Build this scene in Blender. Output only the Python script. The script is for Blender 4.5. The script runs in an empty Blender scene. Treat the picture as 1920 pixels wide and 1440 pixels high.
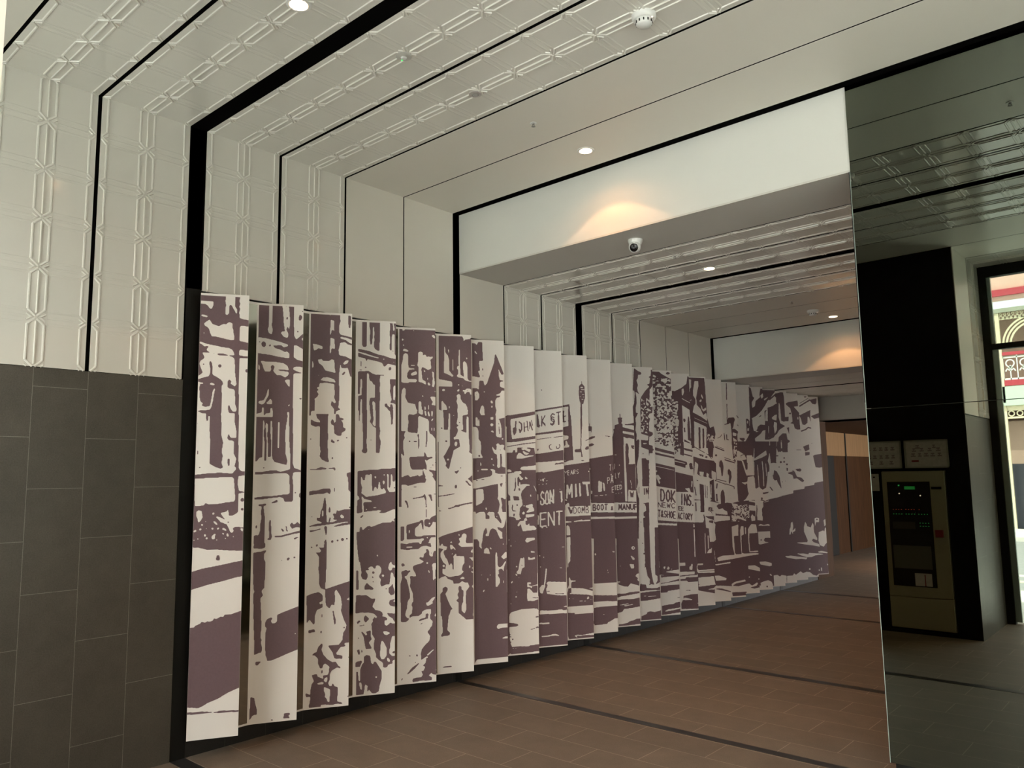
import bpy, math, random
import numpy as np
from mathutils import Matrix, Vector

# ------------------------------------------------------------------ camera, world, light, exposure
scene = bpy.context.scene
C = scene.collection
FPX = 1466.6                       # focal length for a 1920 px wide frame
HC = 1.55                          # eye height
WALL = -4.513                      # left wall plane
H1, H2, H3 = 3.733, 3.2315, 2.71   # ceiling heights of the three bays
YM = 4.425                         # first bulkhead / mirror plane
MX = -1.376                        # left edge of the mirror
cd = bpy.data.cameras.new('camera'); cam = bpy.data.objects.new('camera', cd); C.objects.link(cam)
cd.sensor_width = 36; cd.lens = FPX/1920*36; cd.clip_end = 200; cd.clip_start = 0.02
Rm = Matrix(((0.7451957, 0.0908670, 0.6606259), (0.6666819, -0.0795519, -0.7410848), (-0.0147861, 0.9926805, -0.1198612)))
cam.matrix_world = Matrix.Translation((0, 0, HC)) @ Rm.to_4x4()
scene.camera = cam
scene.view_settings.view_transform = 'Standard'
scene.view_settings.look = 'None'
scene.view_settings.gamma = 1
scene.view_settings.use_curve_mapping = False
scene.view_settings.exposure = 0.40
w = bpy.data.worlds.new('overcast'); scene.world = w; w.use_nodes = True
nt = w.node_tree; bg = nt.nodes['Background']
tc = nt.nodes.new('ShaderNodeTexCoord'); sp = nt.nodes.new('ShaderNodeSeparateXYZ')
cr = nt.nodes.new('ShaderNodeValToRGB')
nt.links.new(tc.outputs['Generated'], sp.inputs[0]); nt.links.new(sp.outputs['Z'], cr.inputs[0])
cr.color_ramp.elements[0].color = (1.0, 0.965, 0.93, 1); cr.color_ramp.elements[1].color = (0.90, 0.95, 1.0, 1)
nt.links.new(cr.outputs[0], bg.inputs[0]); bg.inputs[1].default_value = 8.0
sd = bpy.data.lights.new('sun', 'SUN'); sd.energy = 19; sd.angle = .02; sd.color = (1, .97, .9)
sun = bpy.data.objects.new('sun', sd); C.objects.link(sun); sun.rotation_euler = (math.radians(-24), math.radians(6), 0)   # high, from behind the building: lights the street
WARM = (1.0, 0.46, 0.17)
DOWNLIGHT_W = 14.0
GLOW = 9.0

# ------------------------------------------------------------------ helpers
def mat(name, col, rough=.5, metal=0., spec=.5, emit=None, es=0., coat=0., trans=0., ior=1.45):
    m = bpy.data.materials.new(name); m.use_nodes = True
    b = m.node_tree.nodes['Principled BSDF']
    b.inputs['Base Color'].default_value = (*col, 1); b.inputs['Roughness'].default_value = rough
    b.inputs['Metallic'].default_value = metal; b.inputs['Specular IOR Level'].default_value = spec
    b.inputs['Coat Weight'].default_value = coat; b.inputs['Coat Roughness'].default_value = .06
    b.inputs['Transmission Weight'].default_value = trans; b.inputs['IOR'].default_value = ior
    if emit: b.inputs['Emission Color'].default_value = (*emit, 1); b.inputs['Emission Strength'].default_value = es
    return m
def node(m, t): return m.node_tree.nodes.new(t)
def lk(m, a, b): m.node_tree.links.new(a, b)
def noisy(m, scale, amt, detail=4, bump=0., bscale=None, vec=(1, 1, 1)):
    """mottle the base colour a little and add a fine bump"""
    b = m.node_tree.nodes['Principled BSDF']; col = b.inputs['Base Color'].default_value[:]
    t = node(m, 'ShaderNodeTexCoord'); mp = node(m, 'ShaderNodeMapping'); mp.inputs['Scale'].default_value = vec
    n = node(m, 'ShaderNodeTexNoise'); n.inputs['Scale'].default_value = scale; n.inputs['Detail'].default_value = detail
    lk(m, t.outputs['Object'], mp.inputs[0]); lk(m, mp.outputs[0], n.inputs['Vector'])
    r = node(m, 'ShaderNodeMapRange'); r.inputs[1].default_value = .3; r.inputs[2].default_value = .7
    r.inputs[3].default_value = 1-amt; r.inputs[4].default_value = 1+amt; lk(m, n.outputs[0], r.inputs[0])
    x = node(m, 'ShaderNodeVectorMath'); x.operation = 'SCALE'; x.inputs[0].default_value = col[:3]
    lk(m, r.outputs[0], x.inputs['Scale']); lk(m, x.outputs[0], b.inputs['Base Color'])
    if bump:
        n2 = node(m, 'ShaderNodeTexNoise'); n2.inputs['Scale'].default_value = bscale or scale*8
        lk(m, mp.outputs[0], n2.inputs['Vector'])
        bp = node(m, 'ShaderNodeBump'); bp.inputs['Strength'].default_value = bump; bp.inputs['Distance'].default_value = .002
        lk(m, n2.outputs[0], bp.inputs['Height']); lk(m, bp.outputs[0], b.inputs['Normal'])
    return m
def tiles(name, c1, c2, grout, rough, axes, loc, bw, rh, mortar=.0035, bump=.25):
    """stretcher-bond tiles; axes = which object axes run along and across the rows"""
    m = mat(name, c1, rough); b = m.node_tree.nodes['Principled BSDF']
    t = node(m, 'ShaderNodeTexCoord'); s = node(m, 'ShaderNodeSeparateXYZ'); cb = node(m, 'ShaderNodeCombineXYZ')
    lk(m, t.outputs['Object'], s.inputs[0])
    for k in (0, 1):
        a = node(m, 'ShaderNodeMath'); a.operation = 'SUBTRACT'; a.inputs[1].default_value = loc[k]
        lk(m, s.outputs['XYZ'.index(axes[k])], a.inputs[0]); lk(m, a.outputs[0], cb.inputs[k])
    br = node(m, 'ShaderNodeTexBrick'); br.inputs['Scale'].default_value = 1; br.offset = .5
    br.inputs['Brick Width'].default_value = bw; br.inputs['Row Height'].default_value = rh
    br.inputs['Mortar Size'].default_value = mortar/2; br.inputs['Mortar Smooth'].default_value = .1
    br.inputs['Color1'].default_value = (*c1, 1); br.inputs['Color2'].default_value = (*c2, 1); br.inputs['Mortar'].default_value = (*grout, 1)
    lk(m, cb.outputs[0], br.inputs['Vector'])
    n = node(m, 'ShaderNodeTexNoise'); n.inputs['Scale'].default_value = 5; n.inputs['Detail'].default_value = 8; n.inputs['Roughness'].default_value = .7
    lk(m, t.outputs['Object'], n.inputs['Vector'])
    n3 = node(m, 'ShaderNodeTexNoise'); n3.inputs['Scale'].default_value = 160; n3.inputs['Detail'].default_value = 3; lk(m, t.outputs['Object'], n3.inputs['Vector'])
    ad = node(m, 'ShaderNodeMath'); lk(m, n.outputs[0], ad.inputs[0]); lk(m, n3.outputs[0], ad.inputs[1])
    r = node(m, 'ShaderNodeMapRange'); r.inputs[1].default_value = .6; r.inputs[2].default_value = 1.4; r.inputs[3].default_value = .72; r.inputs[4].default_value = 1.3
    lk(m, ad.outputs[0], r.inputs[0])
    x = node(m, 'ShaderNodeVectorMath'); x.operation = 'SCALE'; lk(m, br.outputs[0], x.inputs[0]); lk(m, r.outputs[0], x.inputs['Scale'])
    lk(m, x.outputs[0], b.inputs['Base Color'])
    bp = node(m, 'ShaderNodeBump'); bp.inputs['Strength'].default_value = bump; bp.inputs['Distance'].default_value = .002
    lk(m, n3.outputs[0], bp.inputs['Height']); lk(m, bp.outputs[0], b.inputs['Normal'])
    return m

class MB:
    """collects shapes for ONE mesh object"""
    def __init__(s): s.v = []; s.f = []; s.m = []; s.sm = []
    def add(s, vs, fs, mi=0, smooth=False):
        o = len(s.v); s.v += [tuple(p) for p in vs]; s.f += [tuple(i+o for i in f) for f in fs]; s.m += [mi]*len(fs); s.sm += [smooth]*len(fs)
        return s
    def box(s, x0, x1, y0, y1, z0, z1, mi=0, b=0.):
        if b <= 0:
            v = [(x, y, z) for z in (z0, z1) for x, y in ((x0, y0), (x1, y0), (x1, y1), (x0, y1))]
            return s.add(v, [(3, 2, 1, 0), (4, 5, 6, 7), (0, 1, 5, 4), (1, 2, 6, 5), (2, 3, 7, 6), (3, 0, 4, 7)], mi)
        # chamfered on every edge
        v = []; idx = {}
        X = (x0, x1); Y = (y0, y1); Z = (z0, z1); sg = (1, -1)
        for i in (0, 1):
            for j in (0, 1):
                for k in (0, 1):
                    for a in range(3):
                        p = [X[i]+sg[i]*b, Y[j]+sg[j]*b, Z[k]+sg[k]*b]; p[a] = (X[i], Y[j], Z[k])[a]
                        idx[i, j, k, a] = len(v); v.append(tuple(p))
        f = []
        for a in range(3):
            o = [q for q in range(3) if q != a]
            for side in (0, 1):
                loop = []
                for p, q in ((0, 0), (1, 0), (1, 1), (0, 1)):
                    t = [0, 0, 0]; t[a] = side; t[o[0]] = p; t[o[1]] = q; loop.append(idx[t[0], t[1], t[2], a])
                if (side == 0) ^ (a == 1): loop.reverse()
                f.append(tuple(loop))
        for a in range(3):                      # edges along axis a
            o = [q for q in range(3) if q != a]
            for p in (0, 1):
                for q in (0, 1):
                    t0 = [0, 0, 0]; t0[o[0]] = p; t0[o[1]] = q; t1 = list(t0); t1[a] = 1
                    l = [idx[(*t0, o[0])], idx[(*t0, o[1])], idx[(*t1, o[1])], idx[(*t1, o[0])]]
                    f.append(tuple(l))
        for i in (0, 1):
            for j in (0, 1):
                for k in (0, 1): f.append(tuple(idx[i, j, k, a] for a in range(3)))
        return s.add(v, f, mi)
    def prism(s, pts, z0, z1, mi=0, M=None):
        n = len(pts); v = [(x, y, z0) for x, y in pts]+[(x, y, z1) for x, y in pts]
        if M is not None: v = [M @ Vector(p) for p in v]
        return s.add(v, [tuple(range(n))[::-1], tuple(range(n, 2*n))]+[(i, (i+1) % n, n+(i+1) % n, n+i) for i in range(n)], mi)
    def lathe(s, prof, c, n=32, mi=0, M=None, smooth=True):
        v = []; f = []
        for r, z in prof:
            for k in range(n):
                a = 2*math.pi*k/n; p = Vector((r*math.cos(a), r*math.sin(a), z)); v.append((M @ p if M is not None else p)+Vector(c))
        for i in range(len(prof)-1):
            for k in range(n):
                a, b_ = i*n+k, i*n+(k+1) % n; f.append((a, b_, b_+n, a+n))
        f.append(tuple(range(n))[::-1]); f.append(tuple(range((len(prof)-1)*n, len(prof)*n)))
        return s.add(v, f, mi, smooth)
    def build(s, name, mats, parent=None, recalc=True):
        me = bpy.data.meshes.new(name); me.from_pydata(s.v, [], s.f)
        for m in (mats if isinstance(mats, (list, tuple)) else [mats]): me.materials.append(m)
        me.polygons.foreach_set('material_index', s.m); me.polygons.foreach_set('use_smooth', s.sm)
        if recalc:
            import bmesh
            b = bmesh.new(); b.from_mesh(me); bmesh.ops.recalc_face_normals(b, faces=b.faces); b.to_mesh(me); b.free()
        if any(s.sm): me.set_sharp_from_angle(angle=math.radians(40))
        me.update(); o = bpy.data.objects.new(name, me); C.objects.link(o)
        if parent: o.parent = parent
        return o
def struct(o): o['kind'] = 'structure'; return o
def tag(o, label, cat, group=None, kind=None):
    o['label'] = label; o['category'] = cat
    if group: o['group'] = group
    if kind: o['kind'] = kind
    return o
def empty(name, loc=(0, 0, 0)):
    o = bpy.data.objects.new(name, None); C.objects.link(o); o.location = loc; o.empty_display_size = .1; return o
def rooted(o, root):      # parts are built in room coordinates, the thing's Empty sits at its base
    o.data.transform(Matrix.Translation(-root.location)); return o

# ------------------------------------------------------------------ materials
CREAM = mat('cream_panel', (.76, .725, .655), .38)
GLOSS = mat('gloss_panel', (.75, .725, .665), .16, coat=.35)
RAIL = mat('rail_catchlight', (.80, .775, .715), .22, coat=.3)  # gloss panel colour lightened: catch-light on the ribs put into the colour
noisy(CREAM, 1.2, .02); noisy(GLOSS, 1.0, .02, bump=.06, bscale=3.0)
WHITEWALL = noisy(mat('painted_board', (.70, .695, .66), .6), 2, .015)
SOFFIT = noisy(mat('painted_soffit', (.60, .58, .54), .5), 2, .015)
BLACKM = noisy(mat('black_metal', (.010, .010, .009), .5, spec=.2), 3, .1)
JOINT = mat('black_joint', (.004, .004, .004), 1, spec=0)
BLACKW = noisy(mat('black_wall', (.004, .004, .004), .6, spec=.25), 3, .1)
TILEW = tiles('dark_wall_tile', (.082, .072, .058), (.074, .066, .053), (.20, .185, .16), .34, 'ZY', (.213-.528*4, 1.343-.2667*10), .528, .2667, .003)
TILEF = tiles('floor_tile', (.150, .118, .090), (.132, .104, .080), (.30, .255, .20), .55, 'XY', (-4.127-.535*20, 2.493-.2655*20), .535, .2655, .0045)
STRIP = noisy(mat('black_floor_tile', (.022, .022, .023), .3), 6, .15)
BASE = tiles('black_base_tile', (.014, .0125, .011), (.013, .0115, .010), (.07, .063, .055), .6, 'ZY', (.213-.528*4, 2.2-.2667*10), 5.28, .2667, .002)
BLADE = noisy(mat('blade_white', (.87, .83, .795), .55), 4, .012)
INK = noisy(mat('purple_ink', (.165, .105, .120), .55), 90, .05)
CHROME = mat('dark_polished_strip', (.45, .44, .39), .06, metal=1)
MIRROR = mat('green_tinted_mirror', (.150, .166, .136), .008, metal=1)
EDGE = mat('glass_edge', (.35, .42, .38), .15)
WPLAST = mat('white_plastic', (.78, .78, .76), .35)
GREYP = mat('grey_plastic', (.30, .29, .27), .5)
DARKP = mat('dark_plastic', (.012, .012, .012), .15)
LAMP = mat('lamp_face', (.9, .8, .6), .4, emit=(1.0, .72, .45), es=GLOW)
REFL = mat('lamp_reflector', (.75, .7, .62), .25, metal=.6)
GLED = mat('green_led', (.1, .6, .15), .4, emit=(.1, .8, .2), es=.9)
RLED = mat('red_led', (.6, .1, .06), .4, emit=(.9, .12, .06), es=1.0)
WLED = mat('white_led', (.8, .7, .6), .4, emit=(1, .75, .6), es=3)
LCD = mat('green_display', (.02, .2, .04), .4, emit=(.05, .5, .1), es=.5)
CABB = noisy(mat('beige_cabinet_paint', (.36, .31, .20), .45), 3, .03)
GLASSW = mat('cabinet_window', (.025, .022, .018), .12)
PAPER = noisy(mat('printed_paper', (.60, .53, .48), .7), 30, .1)
FRAMEM = mat('aluminium_frame', (.42, .39, .34), .3, metal=.5)
REDP = mat('red_plastic', (.25, .02, .02), .4)
TIMBER = noisy(mat('brown_timber', (.055, .025, .010), .75, spec=.15), 3, .25, vec=(6, 6, .6))
TIMBERL = noisy(mat('pale_timber', (.27, .165, .085), .7, spec=.2), 3, .12, vec=(6, 6, .6))
def pane_mat():
    m = bpy.data.materials.new('clear_glass'); m.use_nodes = True; m.node_tree.nodes.clear()
    o = node(m, 'ShaderNodeOutputMaterial'); mx = node(m, 'ShaderNodeMixShader'); t = node(m, 'ShaderNodeBsdfTransparent'); g = node(m, 'ShaderNodeBsdfGlossy'); f = node(m, 'ShaderNodeFresnel')
    t.inputs[0].default_value = (.93, .96, .94, 1); g.inputs['Roughness'].default_value = .01; f.inputs[0].default_value = 1.3
    lk(m, f.outputs[0], mx.inputs[0]); lk(m, t.outputs[0], mx.inputs[1]); lk(m, g.outputs[0], mx.inputs[2]); lk(m, mx.outputs[0], o.inputs[0]); return m
PANE = pane_mat()
VOID = mat('dark_doorway', (.004, .004, .004), .8)

# ------------------------------------------------------------------ tartan ribbed panels
NODE = .268
def rib(mb, p, q, wdt, hgt, put):
    """raised trapezoid bar from p to q in panel coordinates (s, t), height n"""
    p = Vector(p); q = Vector(q); d = (q-p).normalized(); nn = Vector((-d.y, d.x))*wdt/2
    tp = nn*.5
    v = [put(*(p-nn), 0), put(*(p+nn), 0), put(*(q+nn), 0), put(*(q-nn), 0), put(*(p-tp), hgt), put(*(p+tp), hgt), put(*(q+tp), hgt), put(*(q-tp), hgt)]
    mb.add(v, [(4, 5, 6, 7), (0, 1, 5, 4), (1, 2, 6, 5), (2, 3, 7, 6), (3, 0, 4, 7)], 1 if hgt > .002 else 0)
def tartan(mb, s0, s1, L, t0, put, left=True, right=True, centre=True):
    """link pattern down the module centre, half links along both edges, faint cross bands at every node"""
    wd, hg = .013, .0045
    c = (s0+s1)/2; n = int((L-t0)/NODE)+2
    ts = [t0+NODE*k for k in range(-1, n)]
    for t in ts:
        a, b = t, t+NODE
        def seg(p, q, wdt=wd, hgt=hg):
            (x0, y0), (x1, y1) = p, q
            if min(y0, y1) < 0 and max(y0, y1) <= .002 or min(y0, y1) >= L-.002: return
            def cl(x, y, xo, yo):
                if y < 0: return (x+(xo-x)*(0-y)/(yo-y), 0)
                if y > L: return (x+(xo-x)*(L-y)/(yo-y), L)
                return (x, y)
            rib(mb, cl(x0, y0, x1, y1), cl(x1, y1, x0, y0), wdt, hgt, put)
        if centre:
            for sg in (-1, 1):
                seg((c+sg*.040, a+.040), (c+sg*.040, b-.040)); seg((c+sg*.040, a+.040), (c+sg*.003, a+.006)); seg((c+sg*.040, b-.040), (c+sg*.003, b-.006))
                seg((c+sg*.046, a-.017), (c+sg*.020, a), .010, .005); seg((c+sg*.046, a+.017), (c+sg*.020, a), .010, .005)
            seg((c, a+.022), (c, b-.022), .008, .007)
        for e, on, sg in ((s0, left, 1), (s1, right, -1)):
            if on:
                seg((e+sg*.034, a+.036), (e+sg*.034, b-.036)); seg((e+sg*.034, a+.036), (e+sg*.006, a+.008)); seg((e+sg*.034, b-.036), (e+sg*.006, b-.008))
                seg((e+sg*.040, a-.017), (e+sg*.016, a), .010, .005); seg((e+sg*.040, a+.017), (e+sg*.016, a), .010, .005)
        if .01 < a < L-.01:
            for dt in (-.034, 0, .034):
                if .005 < a+dt < L-.005:
                    for x0, x1 in ((s0+.045, c-.052), (c+.052, s1-.045)): rib(mb, (x0, a+dt), (x1, a+dt), .014, .0013, put)
def wall_panel(parent, y0, y1, z0, z1, gloss, t0=.238, **k):
    mb = MB(); g = .011 if gloss else .006
    mb.box(WALL-.02, WALL, y0+g, y1-g, z0, z1)
    if gloss: tartan(mb, y0+g, y1-g, z1-z0, t0, lambda s, t, n: (WALL+n, s, z1-t), **k)
    return mb.build('wall_panel', [GLOSS, RAIL] if gloss else CREAM, parent)
def ceil_panel(parent, y0, y1, x0, x1, H, gloss, **k):
    mb = MB(); g = .011 if gloss else .006
    mb.box(x0, x1, y0+g, y1-g, H, H+.02)
    if gloss: tartan(mb, y0+g, y1-g, x1-x0, 0, lambda s, t, n: (x0+t, s, H-n), **k)
    return mb.build('ceiling_panel', [GLOSS, RAIL] if gloss else CREAM, parent)

XR = 3.0
YD = -.71           # door plane
YC = .431           # face of the black wall
# floor
struct(MB().box(-6.2, XR+.1, YD-.1, 20, -.1, 0).build('floor', TILEF))
# ceiling bays
bay1 = struct(MB().box(WALL-.1, XR+.1, YD-.1, YM+.02, H1+.001, H1+.1).build('ceiling', JOINT))
def bands(lst): return lst
for y0, y1, gl in ((YD, -.14, 1), (-.14, YC, 0), (YC, 1.08, 0), (1.08, 1.6, 1), (1.6, 2.135, 1), (2.222, 2.752, 1), (2.752, 3.286, 1), (3.286, 3.832, 0), (3.832, 4.362, 0)):
    ceil_panel(bay1, y0, y1, -1.73 if y1 <= YC else WALL, XR, H1, gl)
bay2 = struct(MB().box(WALL-.1, MX+.6, YM+.05, 8.84, H2+.001, H2+.1).build('ceiling_bay', JOINT)); bay2.name = 'ceiling.001'
struct(bay2)
for y0, y1, gl in ((4.97, 5.487, 1), (5.487, 6.02, 1), (6.101, 6.63, 1), (6.63, 7.16, 1), (7.16, 7.69, 0), (7.69, 8.21, 0), (8.21, 8.763, 0)):
    ceil_panel(bay2, y0, y1, WALL, MX+.5, H2, gl)
bay3 = struct(MB().box(WALL-1.2, MX+.6, 8.85, 12.1, H3+.001, H3+.1).build('ceiling', JOINT)); bay3.name = 'ceiling.002'
for y0, y1, gl in ((9.37, 9.9, 0), (9.9, 10.43, 0), (10.52, 11.05, 0), (11.05, 11.58, 0), (11.58, 12.05, 0)):
    ceil_panel(bay3, y0, y1, WALL, MX+.5, H3, gl)
HB = 2.36
bay4 = struct(MB().box(-6.2, MX+.6, 12.1, 20, HB, HB+.1).build('ceiling', TIMBER)); bay4.name = 'ceiling.003'
# bulkheads: boxed downstands with a white face and painted underside
def bulkhead(y0, y1, z0, z1, name, x1=MX+.5):
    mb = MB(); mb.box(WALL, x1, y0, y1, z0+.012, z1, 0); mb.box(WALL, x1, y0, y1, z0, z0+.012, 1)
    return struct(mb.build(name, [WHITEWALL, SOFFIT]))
bulkhead(YM+.004, 4.966, H2, H1+.09, 'wall_bulkhead', XR)
bulkhead(8.832, 9.366, H3, H2+.09, 'wall_bulkhead.001')
bulkhead(12.05, 12.6, HB, H3+.09, 'wall_bulkhead.002')

# left wall
lw = struct(MB().box(WALL-.12, WALL-.02, YC, 12.45, 0, H1+.05).build('wall_left', BLACKM))
MB().box(WALL-.021, WALL-.003, YC, 12.45, 2.72, H1+.05).box(WALL-.021, WALL-.003, YC, 2.13, 2.02, 2.72).build('joint_liner', JOINT, lw)
wall_panel(lw, YC, 1.08, 2.163, H1, 0)
wall_panel(lw, 1.08, 1.6, 2.163, H1, 1); wall_panel(lw, 1.6, 2.135, 2.163, H1, 1)
for y0, y1, gl in ((2.222, 2.752, 1), (2.752, 3.286, 1), (3.286, 3.832, 0), (3.832, 4.362, 0)): wall_panel(lw, y0, y1, 2.715, H1, gl)
for y0, y1, gl in ((4.43, 4.97, 0), (4.97, 5.487, 1), (5.487, 6.02, 1), (6.101, 6.63, 1), (6.63, 7.16, 1), (7.16, 7.69, 0), (7.69, 8.21, 0), (8.21, 8.763, 0)):
    wall_panel(lw, y0, y1, 2.715, H2, gl, t0=.02)
MB().box(WALL-.02, WALL, YC, 2.133, 0, 2.160).build('tile_cladding', TILEW, lw)
MB().box(WALL-.02, WALL-.006, 2.224, 11.79, 0, 2.700).build('base_cladding', BASE, lw)
MB().box(WALL-.02, WALL, 11.80, 12.45, 0, H3).build('end_cladding', TIMBER, lw)
# black recessed channels that run up the wall, over the ceiling and (as black tiles) across the floor
n = 0
for y0, y1, z, x1, fx in ((2.135, 2.222, H1, XR, XR), (4.362, YM+.002, H1, XR, XR), (6.02, 6.101, H2, MX+.5, XR), (8.763, 8.832, H2, MX+.5, MX+.5), (10.43, 10.52, H3, MX+.5, MX+.5)):
    n += 1
    mb = MB(); mb.box(WALL-.02, WALL-.003, y0, y1, 0, z); mb.box(WALL-.02, x1, y0, y1, z+.002, z+.02)
    o = struct(mb.build('trim_%d' % n, BLACKM))
    n += 1
    struct(MB().box(WALL, fx, y0, y1, 0, .0012).build('trim_%d' % n, STRIP))

# black wall with the fire panel (behind the viewer's left, seen in the mirror)
bw = struct(MB().box(WALL, -4.42, YD, YC-.004, 0, H1+.02).box(-2.80, -2.53, YD, YC-.004, 0, H1+.02).box(-4.42, -2.80, YD, YC-.004, 3.62, H1+.02).box(-4.42, -2.80, YD, YC-.004, 0, .5).box(-1.935, -1.735, YD, YC-.004, 0, H1+.02).box(-2.53, -1.935, YD, YC-.004, 1.575, H1+.02).box(-2.53, -1.935, YD, YC-.25, 0, 1.575).box(-2.53, -1.935, YD, YC-.004, 0, .035).build('wall_back', BLACKW))
mb = MB(); mb.box(-1.735, -1.730, YD, YC-.004, 0, 2.09); mb.build('tile_cladding', TILEW, bw)
mb = MB(); mb.box(-1.735, -1.727, -.14, YC-.004, 2.10, H1); mb.build('wall_panel', CREAM, bw)
mb = MB(); mb.box(-1.735, -1.727, YD, -.145, 2.10, H1)
tartan(mb, YD, -.145, H1-2.10, .238, lambda s, t, n_: (-1.727+n_, s, H1-t)); mb.build('wall_panel', [GLOSS, RAIL], bw)
# right hand wall of the lobby
rw = struct(MB().box(XR, XR+.1, YD, .1, 0, H1+.05).box(XR, XR+.1, 2.9, YM+.1, 0, H1+.05).box(XR, XR+.1, .1, 2.9, 3.5, H1+.05).box(XR, XR+.1, .1, 2.9, 0, .3).build('wall_right', BLACKM))
for a, b_ in ((YD, .09), (2.91, YM)):
    MB().box(XR-.02, XR, a, b_, 0, 2.16).build('tile_cladding', TILEW, rw); MB().box(XR-.02, XR, a, b_, 2.165, H1).build('wall_panel', CREAM, rw)
w2 = struct(MB().box(XR+.03, XR+.09, .1, 2.9, 3.44, 3.5).box(XR+.03, XR+.09, .1, 2.9, .3, .36).box(XR+.03, XR+.09, .1, .16, .36, 3.44).box(XR+.03, XR+.09, 2.84, 2.9, .36, 3.44).build('added_window_right', BLACKM))  # unseen window, added to bring daylight onto the near blades
MB().box(XR+.055, XR+.062, .16, 2.84, .36, 3.44).build('window_pane', PANE, w2)
# passage right wall and the wall that carries the mirror
pw = struct(MB().box(MX+.03, MX+.13, YM+.05, 12.6, 1.90, H2).build('wall_passage', CREAM))
MB().box(MX+.025, MX+.13, YM+.05, 12.6, 0, 1.90).build('lower_cladding', BLACKM, pw)
MB().box(MX+.018, MX+.03, YM+.05, 4.95, 0, H2).build('added_glass_return', MIRROR, pw)  # unseen green facing, added to darken the reflection in the first polished strip
struct(MB().box(MX+.02, XR, YM+.004, YM+.05, 0, H2).build('wall_mirror_backing', BLACKM))
# far alcove
al = struct(MB().box(-5.67, -5.57, 12.45, 20, 0, HB).build('wall_alcove', TIMBER))
MB().box(-5.57, -5.56, 12.45, 20, 1.9, HB).build('upper_boards', TIMBERL, al)
MB().box(-5.57, -5.555, 14.9, 15.66, 0, 1.9).build('door_leaf', VOID, al)
MB().box(-5.57, -5.55, 16.33, 16.39, 0, HB).build('shadow_joint', VOID, al)
struct(MB().box(-6.2, MX+.6, 20, 20.1, 0, HB).build('wall_far', TIMBER))
struct(MB().box(-5.6, WALL-.02, 12.40, 12.45, 0, H3).build('wall_end', TIMBER))

# ------------------------------------------------------------------ the mirror
mt = empty('mirror_wall', (MX, YM, 0))
def mp(o): o.parent = mt; rooted(o, mt); return o
mp(MB().box(MX, XR-.02, YM-.006, YM, 1.897, H1-.001).build('mirror_pane', [MIRROR]))
mp(MB().box(MX-.001, XR-.02, YM-.009, YM-.003, .077, 1.894, b=.001).build('mirror_pane', [MIRROR]))
mp(MB().box(MX-.010, MX+.004, YM-.001, YM+.016, 1.93, H2+.0).build('backing_board', BLACKM))
mp(MB().box(MX-.0035, MX-.0005, YM-.010, YM-.004, .077, 1.894).build('polished_edge', EDGE))
mp(MB().box(MX-.0035, MX-.0005, YM-.007, YM-.001, 1.897, H2).build('polished_edge', EDGE))
mp(MB().box(MX+.03, XR-.02, YM, YM+.02, 0, .077).build('recessed_plinth', BLACKM))
tag(mt, 'dark green tinted mirror wall right of the passage opening, one horizontal joint', 'mirror')

# ------------------------------------------------------------------ street front: door and window
wn = struct(MB().box(-1.73, XR, YD-.04, YD+.05, H1-.12, H1).build('window_1', BLACKM))
fr = MB()
for x in (-1.73, -.62, .62, 1.9): fr.box(x, x+.075, YD-.04, YD+.05, 0, H1-.12)
fr.box(-1.73, XR, YD-.03, YD+.04, 2.83, 2.89); fr.box(-.55, XR, YD-.03, YD+.04, 0, .06)
fr.build('window_frame', BLACKM, wn)
st = MB(); ALU = mat('grey_aluminium', (.33, .40, .37), .25, metal=.3)
st.box(-1.655, -1.60, YD-.02, YD+.02, .02, 2.83); st.box(-.675, -.62, YD-.02, YD+.02, .02, 2.83); st.box(-1.655, -1.62, YD-.02, YD+.02, 2.89, H1-.12)
st.build('door_stile', ALU, wn)

for a, b_ in ((-1.655, -.62), (-.545, .62), (.695, 1.9), (1.975, XR)):
    MB().box(a, b_, YD, YD+.008, 2.89, H1-.12).build('window_pane', PANE, wn)
    if a > -1: MB().box(a, b_, YD, YD+.008, .06, 2.83).build('window_pane', PANE, wn)
w3 = struct(MB().box(-4.42, -2.80, YD+.02, YD+.08, 3.56, 3.62).box(-4.42, -2.80, YD+.02, YD+.08, .5, .56).box(-4.42, -4.36, YD+.02, YD+.08, .56, 3.56).box(-2.86, -2.80, YD+.02, YD+.08, .56, 3.56).build('added_window_left', BLACKM))  # unseen window, added to brighten the left wall and ceiling
MB().box(-4.36, -2.86, YD+.045, YD+.052, .56, 3.56).build('window_pane', PANE, w3)

# ------------------------------------------------------------------ the street
GZ = -.13; FY = -16.65
ASPH = noisy(mat('asphalt', (.26, .27, .27), .8), 20, .15); KERB = noisy(mat('concrete_path', (.62, .61, .57), .8), 5, .1)
struct(MB().box(-40, XR+.1, -26, YD-.1, GZ-.2, GZ).box(XR+.1, 40, -26, 30, GZ-.2, GZ).build('street', ASPH))
struct(MB().box(-40, XR+3, -3.6, YD-.1, GZ, GZ+.10).box(XR+.12, XR+3, YD-.1, 26, GZ, GZ+.10).build('footpath', KERB))
struct(MB().box(-40, 40, FY, FY+3.2, GZ, GZ+.10).build('footpath.001', KERB))
for yy, col in ((-5.4, (.62, .66, .42)), (-6.2, (.66, .68, .55))):
    tag(MB().box(-40, XR+10, yy-.12, yy+.12, GZ, GZ+.006).build('road_line', mat('line_paint', col, .7)), 'pale yellow-green line painted along the road %s' % ('nearer the door' if yy > -6 else 'farther from the door'), 'road marking')
ob = struct(MB().box(XR+11, XR+18, -14, 26, GZ, 8.5).build('wall_sky_block', noisy(mat('stone_block', (.45, .40, .34), .8), 1, .1)))  # unseen building mass, added to block low sky from the right side
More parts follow.
